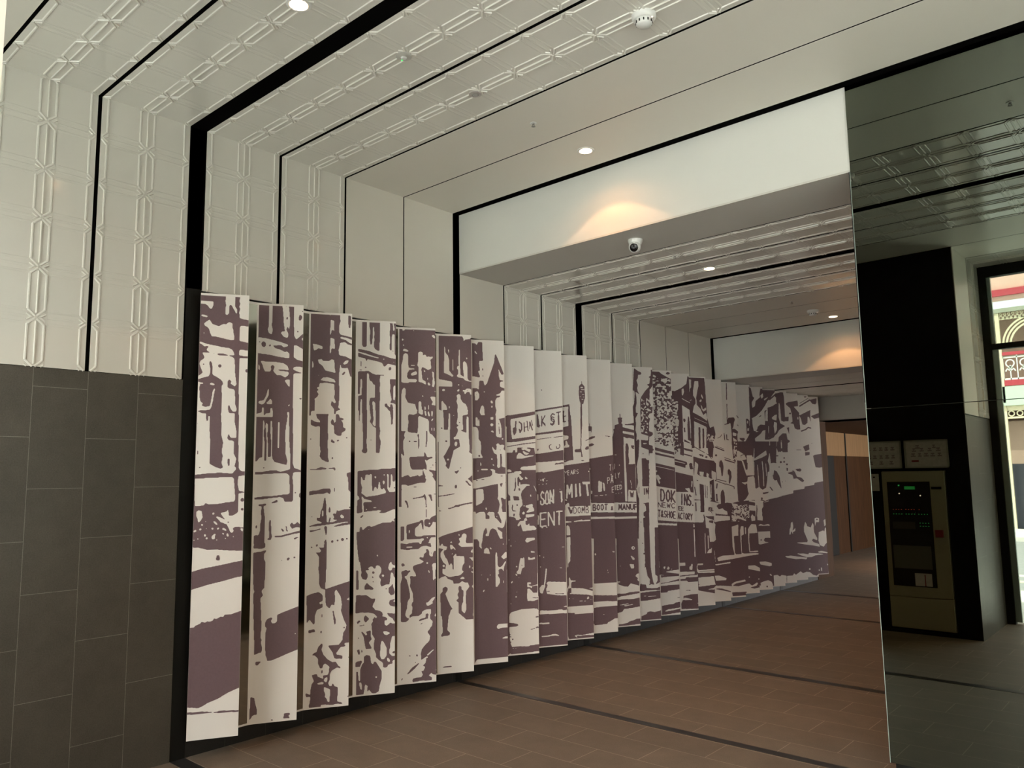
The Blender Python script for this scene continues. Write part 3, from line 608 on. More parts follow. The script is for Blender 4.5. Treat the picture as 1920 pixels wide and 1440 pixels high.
# printed picture of every blade, back to front: [1 purple / 0 white / 2 mottled with grain and amount, then corner points:
# distance across the face from its left edge, height above the floor, in millimetres]
ART = [
[[1,-11,2678,61,2683,65,2673,69,2682,139,2681,279,2685,286,2377,287,2345,288,2298,220,2293,200,2287,179,2303,149,2307,49,2319,20,2318,-24,2310,-36,2676],
[1,-49,2319,288,2301,297,1940,-37,1936],
[0,139,2681,192,2681,194,2606,205,2590,205,2561,198,2567,192,2582,182,2597,174,2613,166,2618,160,2609,159,2563,152,2552,142,2553,138,2572,142,2616,137,2638,141,2655],
[0,218,2680,279,2684,283,2526,244,2530,219,2538,221,2555,217,2571,223,2594,217,2607,223,2626,216,2643,222,2660],
[0,-15,2632,35,2632,70,2630,71,2612,64,2587,51,2588,41,2602,25,2615,-14,2614],
[0,5,2548,23,2547,43,2540,35,2533,5,2539],
[0,-4,2516,15,2516,14,2511,-4,2510],
[0,23,2496,39,2510,52,2520,61,2506,69,2493,104,2482,129,2496,144,2495,159,2509,179,2506,183,2490,180,2476,187,2466,187,2449,193,2428,192,2401,177,2399,136,2408,96,2417,66,2420,56,2443,50,2465,40,2475,25,2482],
[0,16,2441,27,2439,30,2433,19,2433],
[0,228,2489,245,2490,284,2487,286,2385,248,2392,225,2397,223,2478],
[0,0,2386,18,2380,48,2370,88,2364,123,2356,163,2352,183,2343,194,2325,198,2306,169,2307,139,2315,99,2317,64,2320,44,2329,41,2338,53,2360,28,2356,18,2366,3,2372],
[0,229,2345,287,2338,288,2302,245,2306,222,2310,223,2334],
[0,17,2319,49,2317,79,2311,109,2306,139,2306,179,2302,195,2292,200,2276,203,2206,208,2169,209,2158,214,2134,204,2120,189,2131,179,2136,183,2147,188,2148,178,2157,170,2162,163,2146,164,2114,177,2106,200,2104,206,2088,209,2013,219,1982,213,1968,198,1968,185,1984,177,2009,172,2009,168,1997,173,1965,189,1952,209,1944,134,1943,135,1991,133,2071,129,2119,139,2135,133,2151,123,2161,103,2174,88,2182,75,2195,77,2229,73,2256,63,2272,57,2261,63,2229,64,2197,58,2178,34,2172,5,2160,-7,2157,-8,2173,19,2193,23,2201,10,2232,4,2253,9,2269,26,2281,31,2292],
[0,227,2293,288,2293,297,1945,229,1944,228,2073,226,2234],
[1,33,2249,31,2245,28,2244,24,2245,23,2249,24,2253,27,2254,31,2253],
[1,127,2242,124,2234,117,2231,110,2234,107,2241,110,2249,117,2252,124,2249],
[1,283,2217,280,2208,272,2204,264,2208,260,2216,263,2225,271,2228,279,2225],
[0,-14,2145,30,2138,28,2132,11,2131,8,2110,11,2052,16,2026,31,2016,27,2010,22,2002,39,1996,66,1998,71,2011,77,2054,81,2086,91,2110,95,2105,91,2081,83,2022,76,1990,67,1977,13,1973,-14,1973,-19,2141],
[0,63,2136,77,2140,92,2131,89,2123,75,2125,65,2129],
[0,-14,1973,16,1963,45,1948,65,1943,-13,1941],
[0,129,1954,144,1944,129,1943],
[1,-37,1946,309,1951,327,1184,-13,1198],
[0,-13,1957,48,1958,51,1927,56,1911,61,1914,60,1943,69,1943,72,1848,77,1785,78,1660,108,1642,138,1630,152,1639,142,1665,148,1707,141,1728,148,1785,135,1838,136,1891,131,1959,207,1960,210,1902,222,1844,220,1812,192,1812,182,1825,178,1843,170,1812,178,1799,193,1799,208,1791,210,1717,223,1691,221,1670,214,1644,224,1638,222,1623,203,1602,139,1608,70,1605,-2,1597],
[1,48,1953,61,1953,61,1916,54,1910,50,1927],
[1,3,1900,8,1904,9,1894,3,1891],
[1,6,1788,10,1785,13,1715,6,1715,6,1759],
[1,23,1645,29,1645,28,1636,21,1633,19,1639],
[1,176,1691,187,1690,188,1649,179,1645,177,1660],
[0,231,1955,296,1956,305,1611,262,1614,247,1620,238,1638,232,1838,233,1897],
[0,-1,1574,71,1578,159,1581,203,1582,214,1573,217,1534,221,1492,224,1451,217,1438,173,1434,134,1427,76,1424,62,1435,52,1419,4,1416],
[0,238,1586,263,1590,305,1587,308,1493,250,1497,243,1505,235,1539],
[0,241,1484,265,1489,308,1486,313,1288,275,1286,246,1290,226,1290,214,1283,221,1270,214,1257,202,1260,194,1281,181,1307,147,1321,137,1334,119,1350,126,1356,146,1347,176,1331,161,1349,143,1375,165,1377,179,1382,186,1395,192,1358,209,1355,239,1373,243,1388],
[1,275,1447,272,1439,264,1436,256,1439,253,1447,256,1455,264,1459,271,1455],
[1,272,1392,270,1386,264,1384,258,1387,255,1393,258,1399,264,1401,270,1399],
[1,194,1320,193,1316,189,1315,186,1316,184,1320,186,1324,189,1325,193,1323],
[0,15,1386,26,1393,42,1388,46,1368,49,1352,38,1332,26,1320,20,1348,15,1358],
[0,99,1379,112,1376,112,1368,103,1360,101,1371],
[0,103,1330,120,1325,133,1306,125,1304,110,1320],
[0,256,1283,271,1281,271,1261,260,1269],
[0,71,1326,70,1323,67,1322,64,1323,62,1326,63,1330,66,1331,70,1329],
[0,53,1307,51,1303,47,1301,43,1303,41,1308,42,1312,47,1314,51,1312],
[0,15,1282,19,1272,4,1265,-1,1273,6,1280],
[0,32,1287,44,1290,46,1281,37,1275,32,1279],
[0,75,1286,74,1283,71,1282,68,1283,67,1287,68,1290,71,1291,74,1290],
[0,110,1285,109,1280,104,1279,100,1281,98,1285,99,1290,104,1292,108,1290],
[0,128,1286,138,1291,142,1286,131,1276],
[0,156,1289,172,1285,183,1271,172,1271,159,1277],
[0,153,1261,166,1257,172,1247,161,1248],
[0,180,1251,187,1258,193,1248,195,1232,181,1241],
[0,71,1247,69,1242,64,1240,59,1243,57,1248,59,1253,64,1255,69,1252],
[0,80,1230,79,1226,74,1224,70,1226,68,1231,70,1235,74,1237,79,1235],
[0,100,1241,117,1256,124,1253,117,1238,118,1225,106,1222,100,1231],
[0,146,1241,154,1237,157,1227,150,1232],
[0,181,1225,179,1222,176,1221,173,1222,172,1226,173,1229,176,1230,179,1229],
[0,223,1236,222,1232,219,1231,215,1233,214,1236,215,1239,218,1240,221,1239],
[0,244,1237,243,1234,241,1233,238,1235,237,1237,238,1240,240,1241,243,1239],
[0,31,1229,30,1225,27,1224,23,1226,22,1229,23,1232,26,1233,29,1232],
[0,51,1217,50,1214,47,1213,45,1214,44,1217,45,1219,47,1220,50,1219],
[0,133,1219,132,1216,129,1215,126,1217,125,1220,126,1223,129,1224,132,1223],
[0,10,1223,9,1220,6,1219,3,1220,2,1223,3,1226,6,1227,9,1226],
[0,21,1252,20,1250,17,1250,16,1252,17,1254,20,1254],
[1,-32,1209,327,1194,345,454,-9,487],
[0,-13,1183,35,1178,74,1166,132,1164,180,1158,274,1151,275,1096,212,1086,173,1078,125,1070,53,1059,1,1044,-27,1044,-32,1184],
[1,130,1131,145,1131,150,1104,141,1101,128,1105],
[0,-24,937,42,954,89,967,175,984,233,999,277,1006,282,812,219,793,181,791,179,780,162,783,138,771,126,777,122,764,105,759,91,762,79,754,60,762,55,752,25,740,23,734,-17,729],
[0,205,526,217,530,226,527,220,517,209,516],
[0,236,518,250,532,279,539,280,520,261,491,249,484,241,491,236,506],
[1,-34,674,340,644,354,46,-14,90],
[0,-21,300,30,293,58,287,76,294,109,312,165,331,202,352,231,364,293,385,296,254,234,258,186,261,139,259,87,266,40,267,-21,274],
[0,-20,263,17,257,82,256,124,256,167,250,205,251,301,243,306,51,-14,90]],
[[1,-60,2665,62,2677,63,2609,62,2534,55,2511,63,2488,82,2480,86,2512,80,2535,84,2610,81,2676,141,2676,148,2625,151,2585,153,2556,161,2501,142,2502,136,2491,153,2469,175,2461,183,2473,180,2493,169,2516,177,2539,182,2522,188,2517,191,2569,188,2615,181,2676,214,2675,215,2559,218,2478,230,2454,241,2461,263,2483,271,2492,285,2481,287,2388,273,2393,236,2414,217,2415,217,2339,238,2323,288,2310,288,2275,239,2277,218,2275,215,2259,250,2243,289,2235,229,2236,217,2230,216,2156,220,1963,163,1963,-60,1959],
[0,264,2462,274,2471,275,2445,266,2450],
[1,172,2670,171,2665,166,2663,161,2664,159,2669,161,2674,166,2676,170,2675],
[1,169,2597,176,2600,178,2589,174,2575,167,2585],
[1,247,2618,264,2609,265,2593,256,2577,244,2580],
[1,272,2639,271,2635,268,2634,264,2635,263,2638,264,2641,267,2643,271,2642],
[1,243,2541,241,2538,239,2537,236,2538,235,2540,236,2543,239,2545,241,2544],
[1,235,2514,245,2508,242,2497,235,2502],
[0,-3,2459,51,2453,105,2441,143,2431,182,2418,181,2407,155,2400,144,2411,127,2412,89,2409,106,2392,125,2387,150,2377,161,2369,177,2375,189,2361,190,2330,150,2334,107,2341,64,2350,-1,2356],
[1,19,2423,32,2435,46,2424,47,2407,36,2396,22,2403],
[1,65,2411,78,2420,76,2403,68,2400],
[1,13,2429,12,2426,8,2424,5,2425,3,2429,5,2433,8,2434,11,2433],
[0,17,2308,54,2305,108,2304,157,2297,181,2281,191,2252,163,2256,122,2257,125,2250,185,2244,190,2232,183,2218,167,2206,142,2220,120,2219,101,2238,93,2247,103,2273,92,2286,79,2277,82,2255,77,2241,45,2242,36,2259,30,2281],
[0,3,2303,15,2264,12,2247,4,2255],
[0,122,2205,121,2202,118,2201,115,2202,114,2205,115,2208,118,2209,120,2208],
[0,164,2186,180,2195,197,2193,195,2147,181,2161],
[0,36,2138,35,2136,32,2136,31,2138,32,2140,35,2140],
[0,196,2127,195,2125,193,2124,190,2125,189,2127,190,2129,192,2130,195,2130],
[0,66,2133,71,2130,72,2096,59,2068,46,2040,31,2031,12,2039,11,2053,41,2059,56,2090],
[0,80,2071,92,2057,93,2035,62,2033,57,2045,70,2054],
[0,189,2028,202,2042,199,2028,189,2022],
[0,31,2014,43,2014,44,1995,45,1961,-8,1960,3,1974,32,1983],
[0,84,2012,95,2012,98,1962,51,1961,53,1975,82,1981],
[0,182,1988,198,1986,196,1963,187,1963],
[0,138,2026,137,2024,135,2023,133,2024,132,2026,133,2028,135,2029,137,2028],
[1,253,2076,270,2077,274,2071,262,2067],
[0,-60,1964,125,1968,126,1956,96,1954,3,1954,-60,1951],
[1,99,1968,187,1969,185,1935,178,1895,174,1823,180,1772,178,1728,190,1683,188,1653,158,1661,115,1673,100,1695,98,1722,99,1834,94,1928,86,1934,86,1861,91,1800,91,1706,75,1703,73,1778,68,1839,71,1906,61,1920,55,1900,61,1850,65,1778,63,1681,54,1680,52,1795,45,1850,51,1900,46,1936,41,1933,41,1817,41,1701,25,1701,9,1679,-60,1674,-60,1951,96,1955],
[0,131,1923,130,1848,138,1848,138,1923],
[0,130,1853,131,1759,139,1759,138,1853],
[1,197,1969,220,1969,223,1795,224,1661,234,1633,256,1627,272,1618,294,1615,294,1610,251,1610,226,1605,224,1572,230,1516,230,1434,219,1424,179,1427,170,1449,152,1455,94,1450,41,1443,-22,1442,-22,1453,41,1460,93,1461,162,1469,197,1470,207,1478,208,1517,204,1589,186,1603,133,1602,80,1600,-26,1594,-26,1611,48,1613,69,1618,122,1622,149,1611,170,1616,191,1621,210,1627,210,1683,206,1739,199,1823],
[1,57,1637,55,1633,52,1632,48,1633,46,1637,48,1641,51,1643,55,1641],
[0,145,1702,144,1699,142,1698,139,1699,138,1702,139,1704,141,1705,144,1704],
[1,98,1420,120,1433,136,1440,139,1425,121,1420,100,1417],
[1,249,1480,247,1476,243,1475,239,1476,238,1480,239,1484,243,1486,247,1484],
[1,269,1480,277,1477,278,1444,267,1452,264,1466],
[1,248,1436,247,1434,244,1434,243,1436,244,1438,247,1438],
[1,23,1414,52,1415,71,1417,72,1407,55,1402,59,1367,65,1329,66,1280,65,1172,0,1175,2,1223,15,1228,33,1238,38,1254,37,1286,44,1329,40,1367,45,1400,26,1403],
[0,19,1271,29,1254,31,1233,20,1222,17,1239],
[1,9,1285,18,1287,18,1270,13,1266,10,1271],
[1,94,1320,101,1311,102,1279,105,1230,109,1214,102,1195,91,1193,75,1201,91,1206,93,1225,87,1274,89,1301],
[1,131,1278,130,1275,127,1274,124,1275,123,1278,124,1281,127,1282,130,1281],
[1,158,1263,171,1260,182,1243,169,1244],
[1,187,1281,195,1273,198,1251,210,1240,193,1243],
[1,216,1289,227,1299,235,1283,246,1288,259,1301,278,1278,278,1262,257,1268,238,1263,227,1256,222,1267,215,1275],
[1,122,1217,167,1220,204,1229,236,1237,278,1246,279,1232,231,1225,172,1211,125,1209],
[1,234,1198,252,1206,279,1206,258,1200,245,1191],
[1,5,1180,71,1177,71,1150,48,1143,1,1148],
[1,2,1122,48,1127,77,1135,74,1123,64,1110,65,1081,72,1065,73,1000,71,907,56,895,56,882,64,863,49,848,53,800,58,695,56,611,61,600,58,580,65,553,62,527,44,524,21,515,20,567,13,698,7,877,13,887,7,909,2,1015],
[1,134,1059,133,1056,130,1055,127,1056,125,1059,127,1062,130,1063,133,1062],
[1,174,1066,173,1063,170,1062,167,1064,166,1067,167,1070,170,1071,173,1069],
[1,201,1080,212,1086,218,1079,210,1065,201,1067],
[1,239,1089,249,1086,251,1078,240,1076],
[1,209,1037,208,1035,206,1034,204,1035,203,1037,204,1039,208,1039],
[1,276,786,234,773,187,757,150,743,148,704,136,692,120,695,113,709,122,724,114,730,91,721,81,703,79,677,90,666,82,640,82,588,85,510,96,483,96,475,119,474,166,490,217,509,280,530],
[0,262,623,261,620,257,618,254,620,253,624,254,627,257,628,261,626],
[1,22,502,29,494,28,490,23,494],
[1,27,473,63,475,53,466,40,452,29,456],
[1,4,275,27,265,34,231,44,194,45,163,37,169,19,166,2,138],
[1,201,161,234,158,236,150,224,144,231,136,232,127,214,130,194,128,198,141],
[1,119,127,129,134,140,128,137,123],
[1,60,132,65,128,63,123,60,126]],
[[1,-34,2665,122,2675,128,2654,132,2672,192,2672,196,2623,189,2599,186,2549,197,2533,239,2524,298,2511,299,2493,263,2504,233,2514,197,2518,197,2507,233,2496,257,2479,299,2462,301,2237,265,2248,247,2308,235,2305,205,2304,199,2337,191,2270,189,2216,195,2156,193,2096,188,2036,203,2024,174,2012,174,1982,116,1981,124,2005,120,2085,91,2100,85,2153,76,2168,70,2153,74,2117,60,2093,34,2084,35,1980,-34,1979],
[1,246,2669,264,2664,265,2614,262,2580,250,2583,248,2626],
[0,131,2632,155,2626,155,2566,158,2554,146,2563,138,2559,133,2529,128,2525,129,2577],
[1,145,2616,144,2613,141,2612,139,2613,138,2616,139,2618,141,2619,144,2619],
[0,130,2510,156,2502,162,2433,139,2438,134,2401,128,2401],
[0,195,2476,227,2483,248,2466,299,2462,300,2352,264,2369,234,2384,190,2391,185,2427,191,2452],
[0,16,2463,51,2458,81,2448,78,2429,52,2434,40,2422,23,2418],
[0,50,2359,64,2359,76,2363,82,2351,123,2349,140,2362,158,2357,161,2305,168,2269,135,2277,100,2285,82,2315,56,2335],
[0,61,2251,59,2248,56,2246,53,2248,51,2251,53,2254,56,2256,59,2255],
[0,69,2219,84,2237,113,2241,159,2227,170,2206,113,2211],
[0,64,2200,113,2202,160,2194,163,2137,161,2101,173,2071,161,2065,144,2083,138,2053,159,2029,162,1982,125,1981,120,2082,91,2100,85,2153,76,2168,65,2147,75,2123,57,2093,34,2085,31,2092,51,2108,59,2126,44,2143,59,2153,44,2167,61,2174],
[1,116,2149,115,2147,112,2145,110,2146,109,2149,110,2151,112,2153,114,2152],
[0,199,2358,202,2352,196,2352],
[0,217,2337,231,2356,255,2360,246,2338,229,2329,220,2328],
[0,199,2337,206,2301,235,2305,244,2305,253,2260,260,2199,269,2163,248,2157,247,2127,252,2067,256,2013,250,1983,168,1982,174,2012,206,2018,188,2042,195,2096,191,2270],
[1,209,2264,229,2283,232,2277,224,2262,211,2255],
[0,12,2366,21,2331,22,2307,13,2297],
[0,269,2139,284,2139,285,1983,268,1983,270,2013],
[0,12,2009,29,2015,40,1998,35,1980,12,1980],
[1,232,2320,231,2317,229,2316,226,2317,225,2319,226,2322,229,2323,231,2322],
[0,9,1991,44,1992,47,1963,67,1951,59,1939,10,1956],
[1,10,1956,24,1950,36,1942,70,1936,74,1907,59,1913,42,1906,10,1921],
[1,44,1992,122,1993,123,1922,120,1875,126,1851,121,1804,124,1745,125,1704,134,1672,109,1678,85,1692,71,1713,76,1745,70,1792,72,1863,69,1933,70,1945,50,1968],
[0,127,1993,174,1994,186,1946,285,1995,289,1626,178,1627,132,1675,127,1804],
[1,174,1994,191,1994,198,1970,224,1964,224,1955,206,1952,218,1940,222,1905,239,1896,234,1881,213,1869,209,1848,187,1848,164,1863,160,1916,143,1925,140,1943,148,1961,160,1949,162,1934,174,1946],
[0,194,1919,193,1917,191,1916,188,1917,187,1919,188,1922,190,1923,193,1922],
[1,268,1974,267,1971,265,1970,262,1971,261,1974,262,1976,265,1977,267,1976],
[1,270,1948,269,1946,267,1945,265,1946,264,1948,265,1950,267,1951,269,1950],
[1,18,1826,17,1822,13,1821,9,1822,8,1826,9,1830,13,1831,17,1830],
[1,147,1830,156,1816,167,1810,165,1798,141,1807],
[1,179,1819,199,1822,194,1813,182,1810],
[1,250,1835,249,1831,245,1829,241,1831,239,1835,240,1839,245,1841,249,1839],
[1,21,1801,20,1798,17,1797,14,1798,13,1801,14,1804,17,1805,20,1804],
[1,148,1708,157,1707,158,1692,149,1692],
[1,6,1629,52,1631,80,1643,121,1633,172,1639,175,1627,172,1613,161,1629,121,1629,75,1624,6,1622],
[1,248,1600,271,1607,289,1607,290,1473,273,1475,260,1491,257,1568,247,1585],
[1,9,1486,54,1489,99,1501,142,1502,145,1488,143,1464,131,1468,123,1476,100,1468,54,1466,9,1459],
[1,165,1508,173,1505,171,1478,167,1481],
[1,109,1454,118,1396,121,1292,125,1280,160,1282,182,1290,199,1295,159,1299,171,1313,159,1334,170,1339,182,1333,184,1359,199,1353,228,1361,291,1362,292,1275,246,1282,160,1270,80,1261,12,1255,12,1261,57,1274,97,1278,80,1287,57,1297,60,1314,79,1310,82,1350,95,1379,101,1419],
[0,90,1359,99,1359,99,1321,92,1321],
[0,208,1321,216,1332,234,1317,231,1306,214,1306],
[1,138,1389,144,1372,144,1346,133,1343,134,1366],
[1,142,1320,148,1308,143,1285,134,1286],
[1,13,1232,47,1234,83,1244,89,1238,69,1233,19,1221],
[1,111,1258,124,1254,123,1211,118,1191,112,1223,106,1246],
[1,168,1256,217,1271,252,1276,292,1278,292,1266,217,1257,171,1250],
[1,158,1249,157,1247,155,1246,153,1247,153,1251,155,1252,157,1251],
[1,121,1174,121,1143,104,1155],
[1,168,1156,166,1150,159,1148,153,1150,150,1157,153,1163,159,1166,166,1163],
[1,201,1161,199,1156,194,1154,188,1156,186,1161,188,1167,194,1169,199,1166],
[1,235,1167,232,1160,225,1157,218,1160,215,1168,218,1175,225,1178,232,1174],
[1,259,1171,257,1166,253,1165,248,1167,246,1171,248,1176,253,1177,257,1175],
[1,32,1320,30,1317,27,1316,24,1317,23,1321,24,1324,27,1325,30,1324],
[1,278,1374,276,1369,271,1367,266,1370,264,1375,266,1379,271,1381,276,1379],
[1,34,1125,33,1121,29,1119,25,1121,23,1125,24,1129,28,1131,32,1129],
[1,59,1145,68,1142,65,1125,55,1131],
[1,110,1155,124,1154,126,1029,121,944,119,851,91,861,79,890,79,946,73,992,78,1008,77,1059,66,1077,52,1092,77,1088,91,1098,74,1122,105,1118],
[0,107,1069,106,1067,104,1066,101,1067,100,1070,101,1072,104,1073,106,1072],
[1,119,854,199,877,296,903,299,510,248,508,243,498,254,486,220,483,192,446,198,437,233,429,232,409,182,414,170,453,141,497,209,498,231,526,236,571,253,598,256,620,241,649,220,712,226,751,217,803,188,850,178,833,183,788,177,749,160,755,147,729,124,752,120,803],
[0,254,781,274,794,297,795,297,772,262,777],
[1,247,604,246,600,242,598,238,600,236,604,237,608,241,610,245,608],
[1,2,819,36,831,75,838,95,827,105,810,104,782,81,772,87,760,104,765,102,740,68,725,57,695,55,645,50,633,22,670,5,644],
[1,17,604,56,606,58,590,16,585],
[1,90,587,96,597,102,592,101,581,95,577],
[1,98,699,99,675,104,675,104,699],
[1,171,724,179,687,189,653,187,633,179,625,174,659,167,710],
[1,205,748,196,726,199,725,207,747],
[1,103,517,108,503,100,476,114,441,142,411,171,392,192,393,207,367,223,358,219,350,199,357,166,340,154,317,156,289,144,263,153,248,167,244,172,265,186,242,205,235,205,196,202,147,230,139,238,127,196,134,174,128,146,132,118,137,102,136,99,122,52,122,30,122,26,138,32,159,35,192,7,192,4,218,35,202,33,224,42,267,55,285,41,324,74,329,77,313,116,293,110,315,138,315,146,323,151,366,126,388,112,381,107,359,93,361,81,389,78,422,58,443,39,445,53,460,69,462,80,494],
[0,117,246,156,226,157,201,154,147,140,154,137,170,123,183,129,196,120,216],
[0,72,269,105,277,119,270,111,260,83,263],
[0,122,298,138,304,141,290,133,270,116,282],
[1,101,349,110,351,110,334,103,326,100,335],
[1,263,172,274,179,274,165],
[1,266,418,275,423,275,406]],
[[1,34,2677,67,2677,69,2645,66,2578,68,2497,60,2488,42,2488,35,2500],
[1,85,2678,111,2672,123,2665,132,2675,160,2675,161,2582,157,2464,143,2464,126,2475,117,2494,121,2542,119,2566,123,2585,118,2614,119,2629,113,2643,111,2628,109,2580,107,2517,99,2504,91,2512,88,2564,93,2598,85,2637],
[1,230,2675,249,2674,252,2654,253,2620,259,2606,266,2626,261,2650,256,2674,295,2676,296,2418,279,2425,267,2442,265,2529,265,2587,247,2588,243,2528,243,2470,232,2469,228,2498,234,2537,229,2595,233,2634],
[1,255,2475,258,2456,253,2453,251,2466],
[1,6,2472,54,2465,86,2459,119,2446,157,2435,190,2429,229,2416,296,2404,296,2358,248,2366,219,2373,200,2353,191,2350,177,2376,153,2385,101,2395,73,2401,69,2387,63,2391,59,2405,7,2415],
[0,6,2453,54,2443,101,2428,157,2413,148,2408,101,2419,54,2431,7,2446],
[0,181,2407,193,2409,192,2400,183,2400],
[0,212,2399,211,2396,209,2395,206,2396,205,2399,206,2401,209,2402,211,2401],
[0,238,2391,237,2389,234,2388,232,2389,231,2391,232,2394,234,2395,237,2394],
[0,264,2385,263,2382,260,2380,256,2381,255,2385,256,2388,260,2390,263,2388],
[1,25,2390,31,2385,30,2343,26,2347],
[1,68,2342,66,2338,62,2336,57,2338,55,2342,57,2346,61,2348,66,2347],
[1,17,2324,36,2325,36,2321,17,2321],
[1,224,2344,236,2351,243,2342,238,2325,224,2327],
[1,257,2323,255,2321,253,2323,254,2325],
[1,8,2311,41,2315,59,2315,83,2316,111,2298,135,2291,191,2293,194,2288,163,2285,161,2247,164,2223,159,2185,164,2152,159,2038,129,2038,131,2090,112,2108,110,2085,115,2038,92,2037,89,2094,91,2117,98,2129,128,2127,128,2222,116,2222,107,2241,88,2250,85,2292,76,2304,69,2292,72,2037,38,2037,38,2116,28,2118,24,2036,10,2036,9,2139,35,2144,37,2243,34,2262,27,2257,25,2215,21,2153,9,2153],
[1,234,2264,296,2260,296,2040,273,2040,273,2082,258,2092,239,2091,235,2098,246,2113,239,2148,232,2177,237,2206,232,2239],
[0,263,2218,272,2216,272,2154,268,2111,258,2115,256,2177,258,2206],
[1,197,2086,211,2089,218,2072,235,2060,235,2084,249,2084,256,2058,254,2039,225,2039,211,2058,197,2067],
[1,15,2041,25,2041,23,1966,16,1952],
[1,38,2041,72,2042,74,1962,73,1897,74,1850,70,1827,77,1748,64,1736,48,1741,36,1755,45,1767,47,1850,41,1966],
[1,92,2042,113,2042,119,1972,111,1944,123,1927,134,1925,135,2043,159,2043,162,1921,166,1893,160,1855,168,1827,168,1794,161,1738,138,1741,136,1916,118,1923,104,1944,92,1960,101,1981],
[1,232,2044,258,2044,254,1954,256,1950,249,1938,241,1940,242,1978],
[1,253,1924,261,1914,258,1908],
[1,106,1830,105,1827,102,1826,98,1827,97,1830,98,1833,101,1835,105,1833],
[1,9,1615,92,1623,157,1625,180,1630,232,1629,298,1637,298,1588,279,1588,274,1551,265,1537,255,1542,251,1589,241,1591,242,1524,235,1492,228,1501,227,1589,215,1594,218,1552,216,1492,232,1466,298,1472,298,1366,11,1373],
[0,11,1446,22,1441,25,1423,11,1416],
[0,34,1580,41,1573,49,1552,61,1550,65,1587,70,1591,93,1588,102,1598,111,1586,109,1535,114,1480,119,1471,128,1503,139,1503,151,1482,158,1539,167,1537,169,1497,181,1483,193,1499,209,1469,204,1460,149,1447,71,1437,57,1449,38,1463,43,1504,33,1536],
[0,200,1587,199,1583,195,1582,191,1583,189,1587,191,1591,195,1593,198,1591],
[0,127,1579,138,1579,139,1562,130,1563],
[0,189,1550,199,1543,197,1520,188,1523,185,1539],
[0,138,1526,137,1523,135,1522,132,1523,131,1526,132,1528,135,1529,137,1528],
[0,41,1445,59,1424,108,1411,108,1400,66,1401,52,1399,53,1372,44,1372],
[1,274,1503,263,1500,263,1491,272,1493],
[0,172,1373,186,1375,200,1370,200,1363,172,1364],
[0,123,1372,127,1374,127,1370],
[1,7,1378,298,1370,298,1347,256,1346,196,1322,154,1327,182,1341,159,1344,76,1337,7,1325],
[0,79,1352,78,1348,74,1347,70,1348,68,1352,70,1356,74,1358,77,1356],
[0,29,1344,27,1342,25,1343,25,1346,28,1346],
[0,115,1366,140,1367,149,1362,126,1358],
[0,44,1377,55,1376,55,1335,46,1331],
[1,117,1322,127,1325,124,1319],
[1,33,1304,51,1315,53,1306,40,1294,31,1296],
[1,298,1315,300,827,272,833,258,843,240,837,217,839,180,825,173,839,171,857,177,865,177,877,166,884,163,898,179,924,179,946,165,967,147,970,140,962,138,950,129,949,117,963,101,963,86,951,99,939,70,938,84,915,86,897,77,875,52,881,41,904,43,931,36,976,35,994,26,999,17,1057,9,1147,8,1201,27,1200,31,1232,43,1234,47,1213,56,1215,79,1235,95,1239,109,1231,141,1242,182,1256,210,1258,243,1259,261,1275],
[0,96,1214,95,1211,92,1210,89,1211,88,1214,89,1217,92,1218,95,1217],
[0,261,1275,270,1270,268,1261,261,1265],
[0,250,1246,248,1244,246,1247,248,1249,250,1248],
[0,146,1040,154,1042,157,1031,150,1028],
[0,225,948,234,980,247,993,253,970,281,959,281,941,258,951,248,929,235,930],
[0,248,920,260,911,265,888,281,873,281,729,217,716,239,867,244,911],
[0,199,898,197,892,190,889,184,892,181,899,184,905,190,907,197,904],
[1,133,922,130,915,124,913,117,916,115,922,117,929,124,931,130,928],
[1,111,898,120,898,128,886,120,884],
[1,127,861,126,857,123,856,119,858,118,861,119,864,123,865,126,864],
[1,154,934,153,932,150,933,150,936,153,936],
[1,51,846,50,843,47,842,45,844,43,846,44,849,47,849,50,848],
[1,64,832,80,857,98,839,127,817,125,808,66,811],
[1,6,944,22,939,26,812,7,813],
[1,228,813,244,824,260,843,258,830,272,784,265,766,244,763,231,782],
[1,218,809,217,806,213,804,209,806,207,810,209,814,213,815,217,813],
[1,8,778,80,773,112,749,139,747,133,721,8,729],
[1,235,728,272,739,272,730,254,713,235,714],
[1,3,734,130,725,119,695,140,671,167,665,188,651,190,635,185,626,208,620,222,611,218,597,202,596,204,570,218,560,241,580,254,575,282,573,282,489,255,491,241,439,243,416,234,399,237,377,255,358,283,356,283,334,264,331,255,323,260,309,228,303,223,288,205,286,192,291,194,311,187,324,164,339,146,358,144,385,130,417,132,456,136,482,120,509,113,580,124,597,120,611,133,619,124,633,131,630,145,616,154,624,131,648,99,656,45,660,4,657],
[0,191,526,218,524,243,511,218,498,200,506],
[0,184,467,200,451,218,414,219,366,201,343,182,342,173,365,175,435],
[0,223,352,237,340,242,322,228,323,219,335],
[1,217,646,282,638,282,582,268,585,259,606,231,625],
[1,231,719,277,716,277,685,245,691,233,706],
[1,230,584,229,582,227,581,224,582,223,585,224,587,227,588,229,587],
[1,72,643,99,617,75,592,63,606,61,624],
[1,14,601,32,611,41,603,19,585],
[1,28,576,68,579,68,574,32,569],
[1,42,537,55,532,75,508,87,512,77,532,109,539,111,497,116,481,107,471,96,459,117,422,114,418,78,416,71,443,62,496],
[0,121,474,134,464,132,456,114,462],
[1,32,494,30,490,26,489,22,491,21,495,22,498,26,499,30,497],
[1,16,417,34,420,38,389,29,381],
[1,45,419,51,419,56,399,47,397],
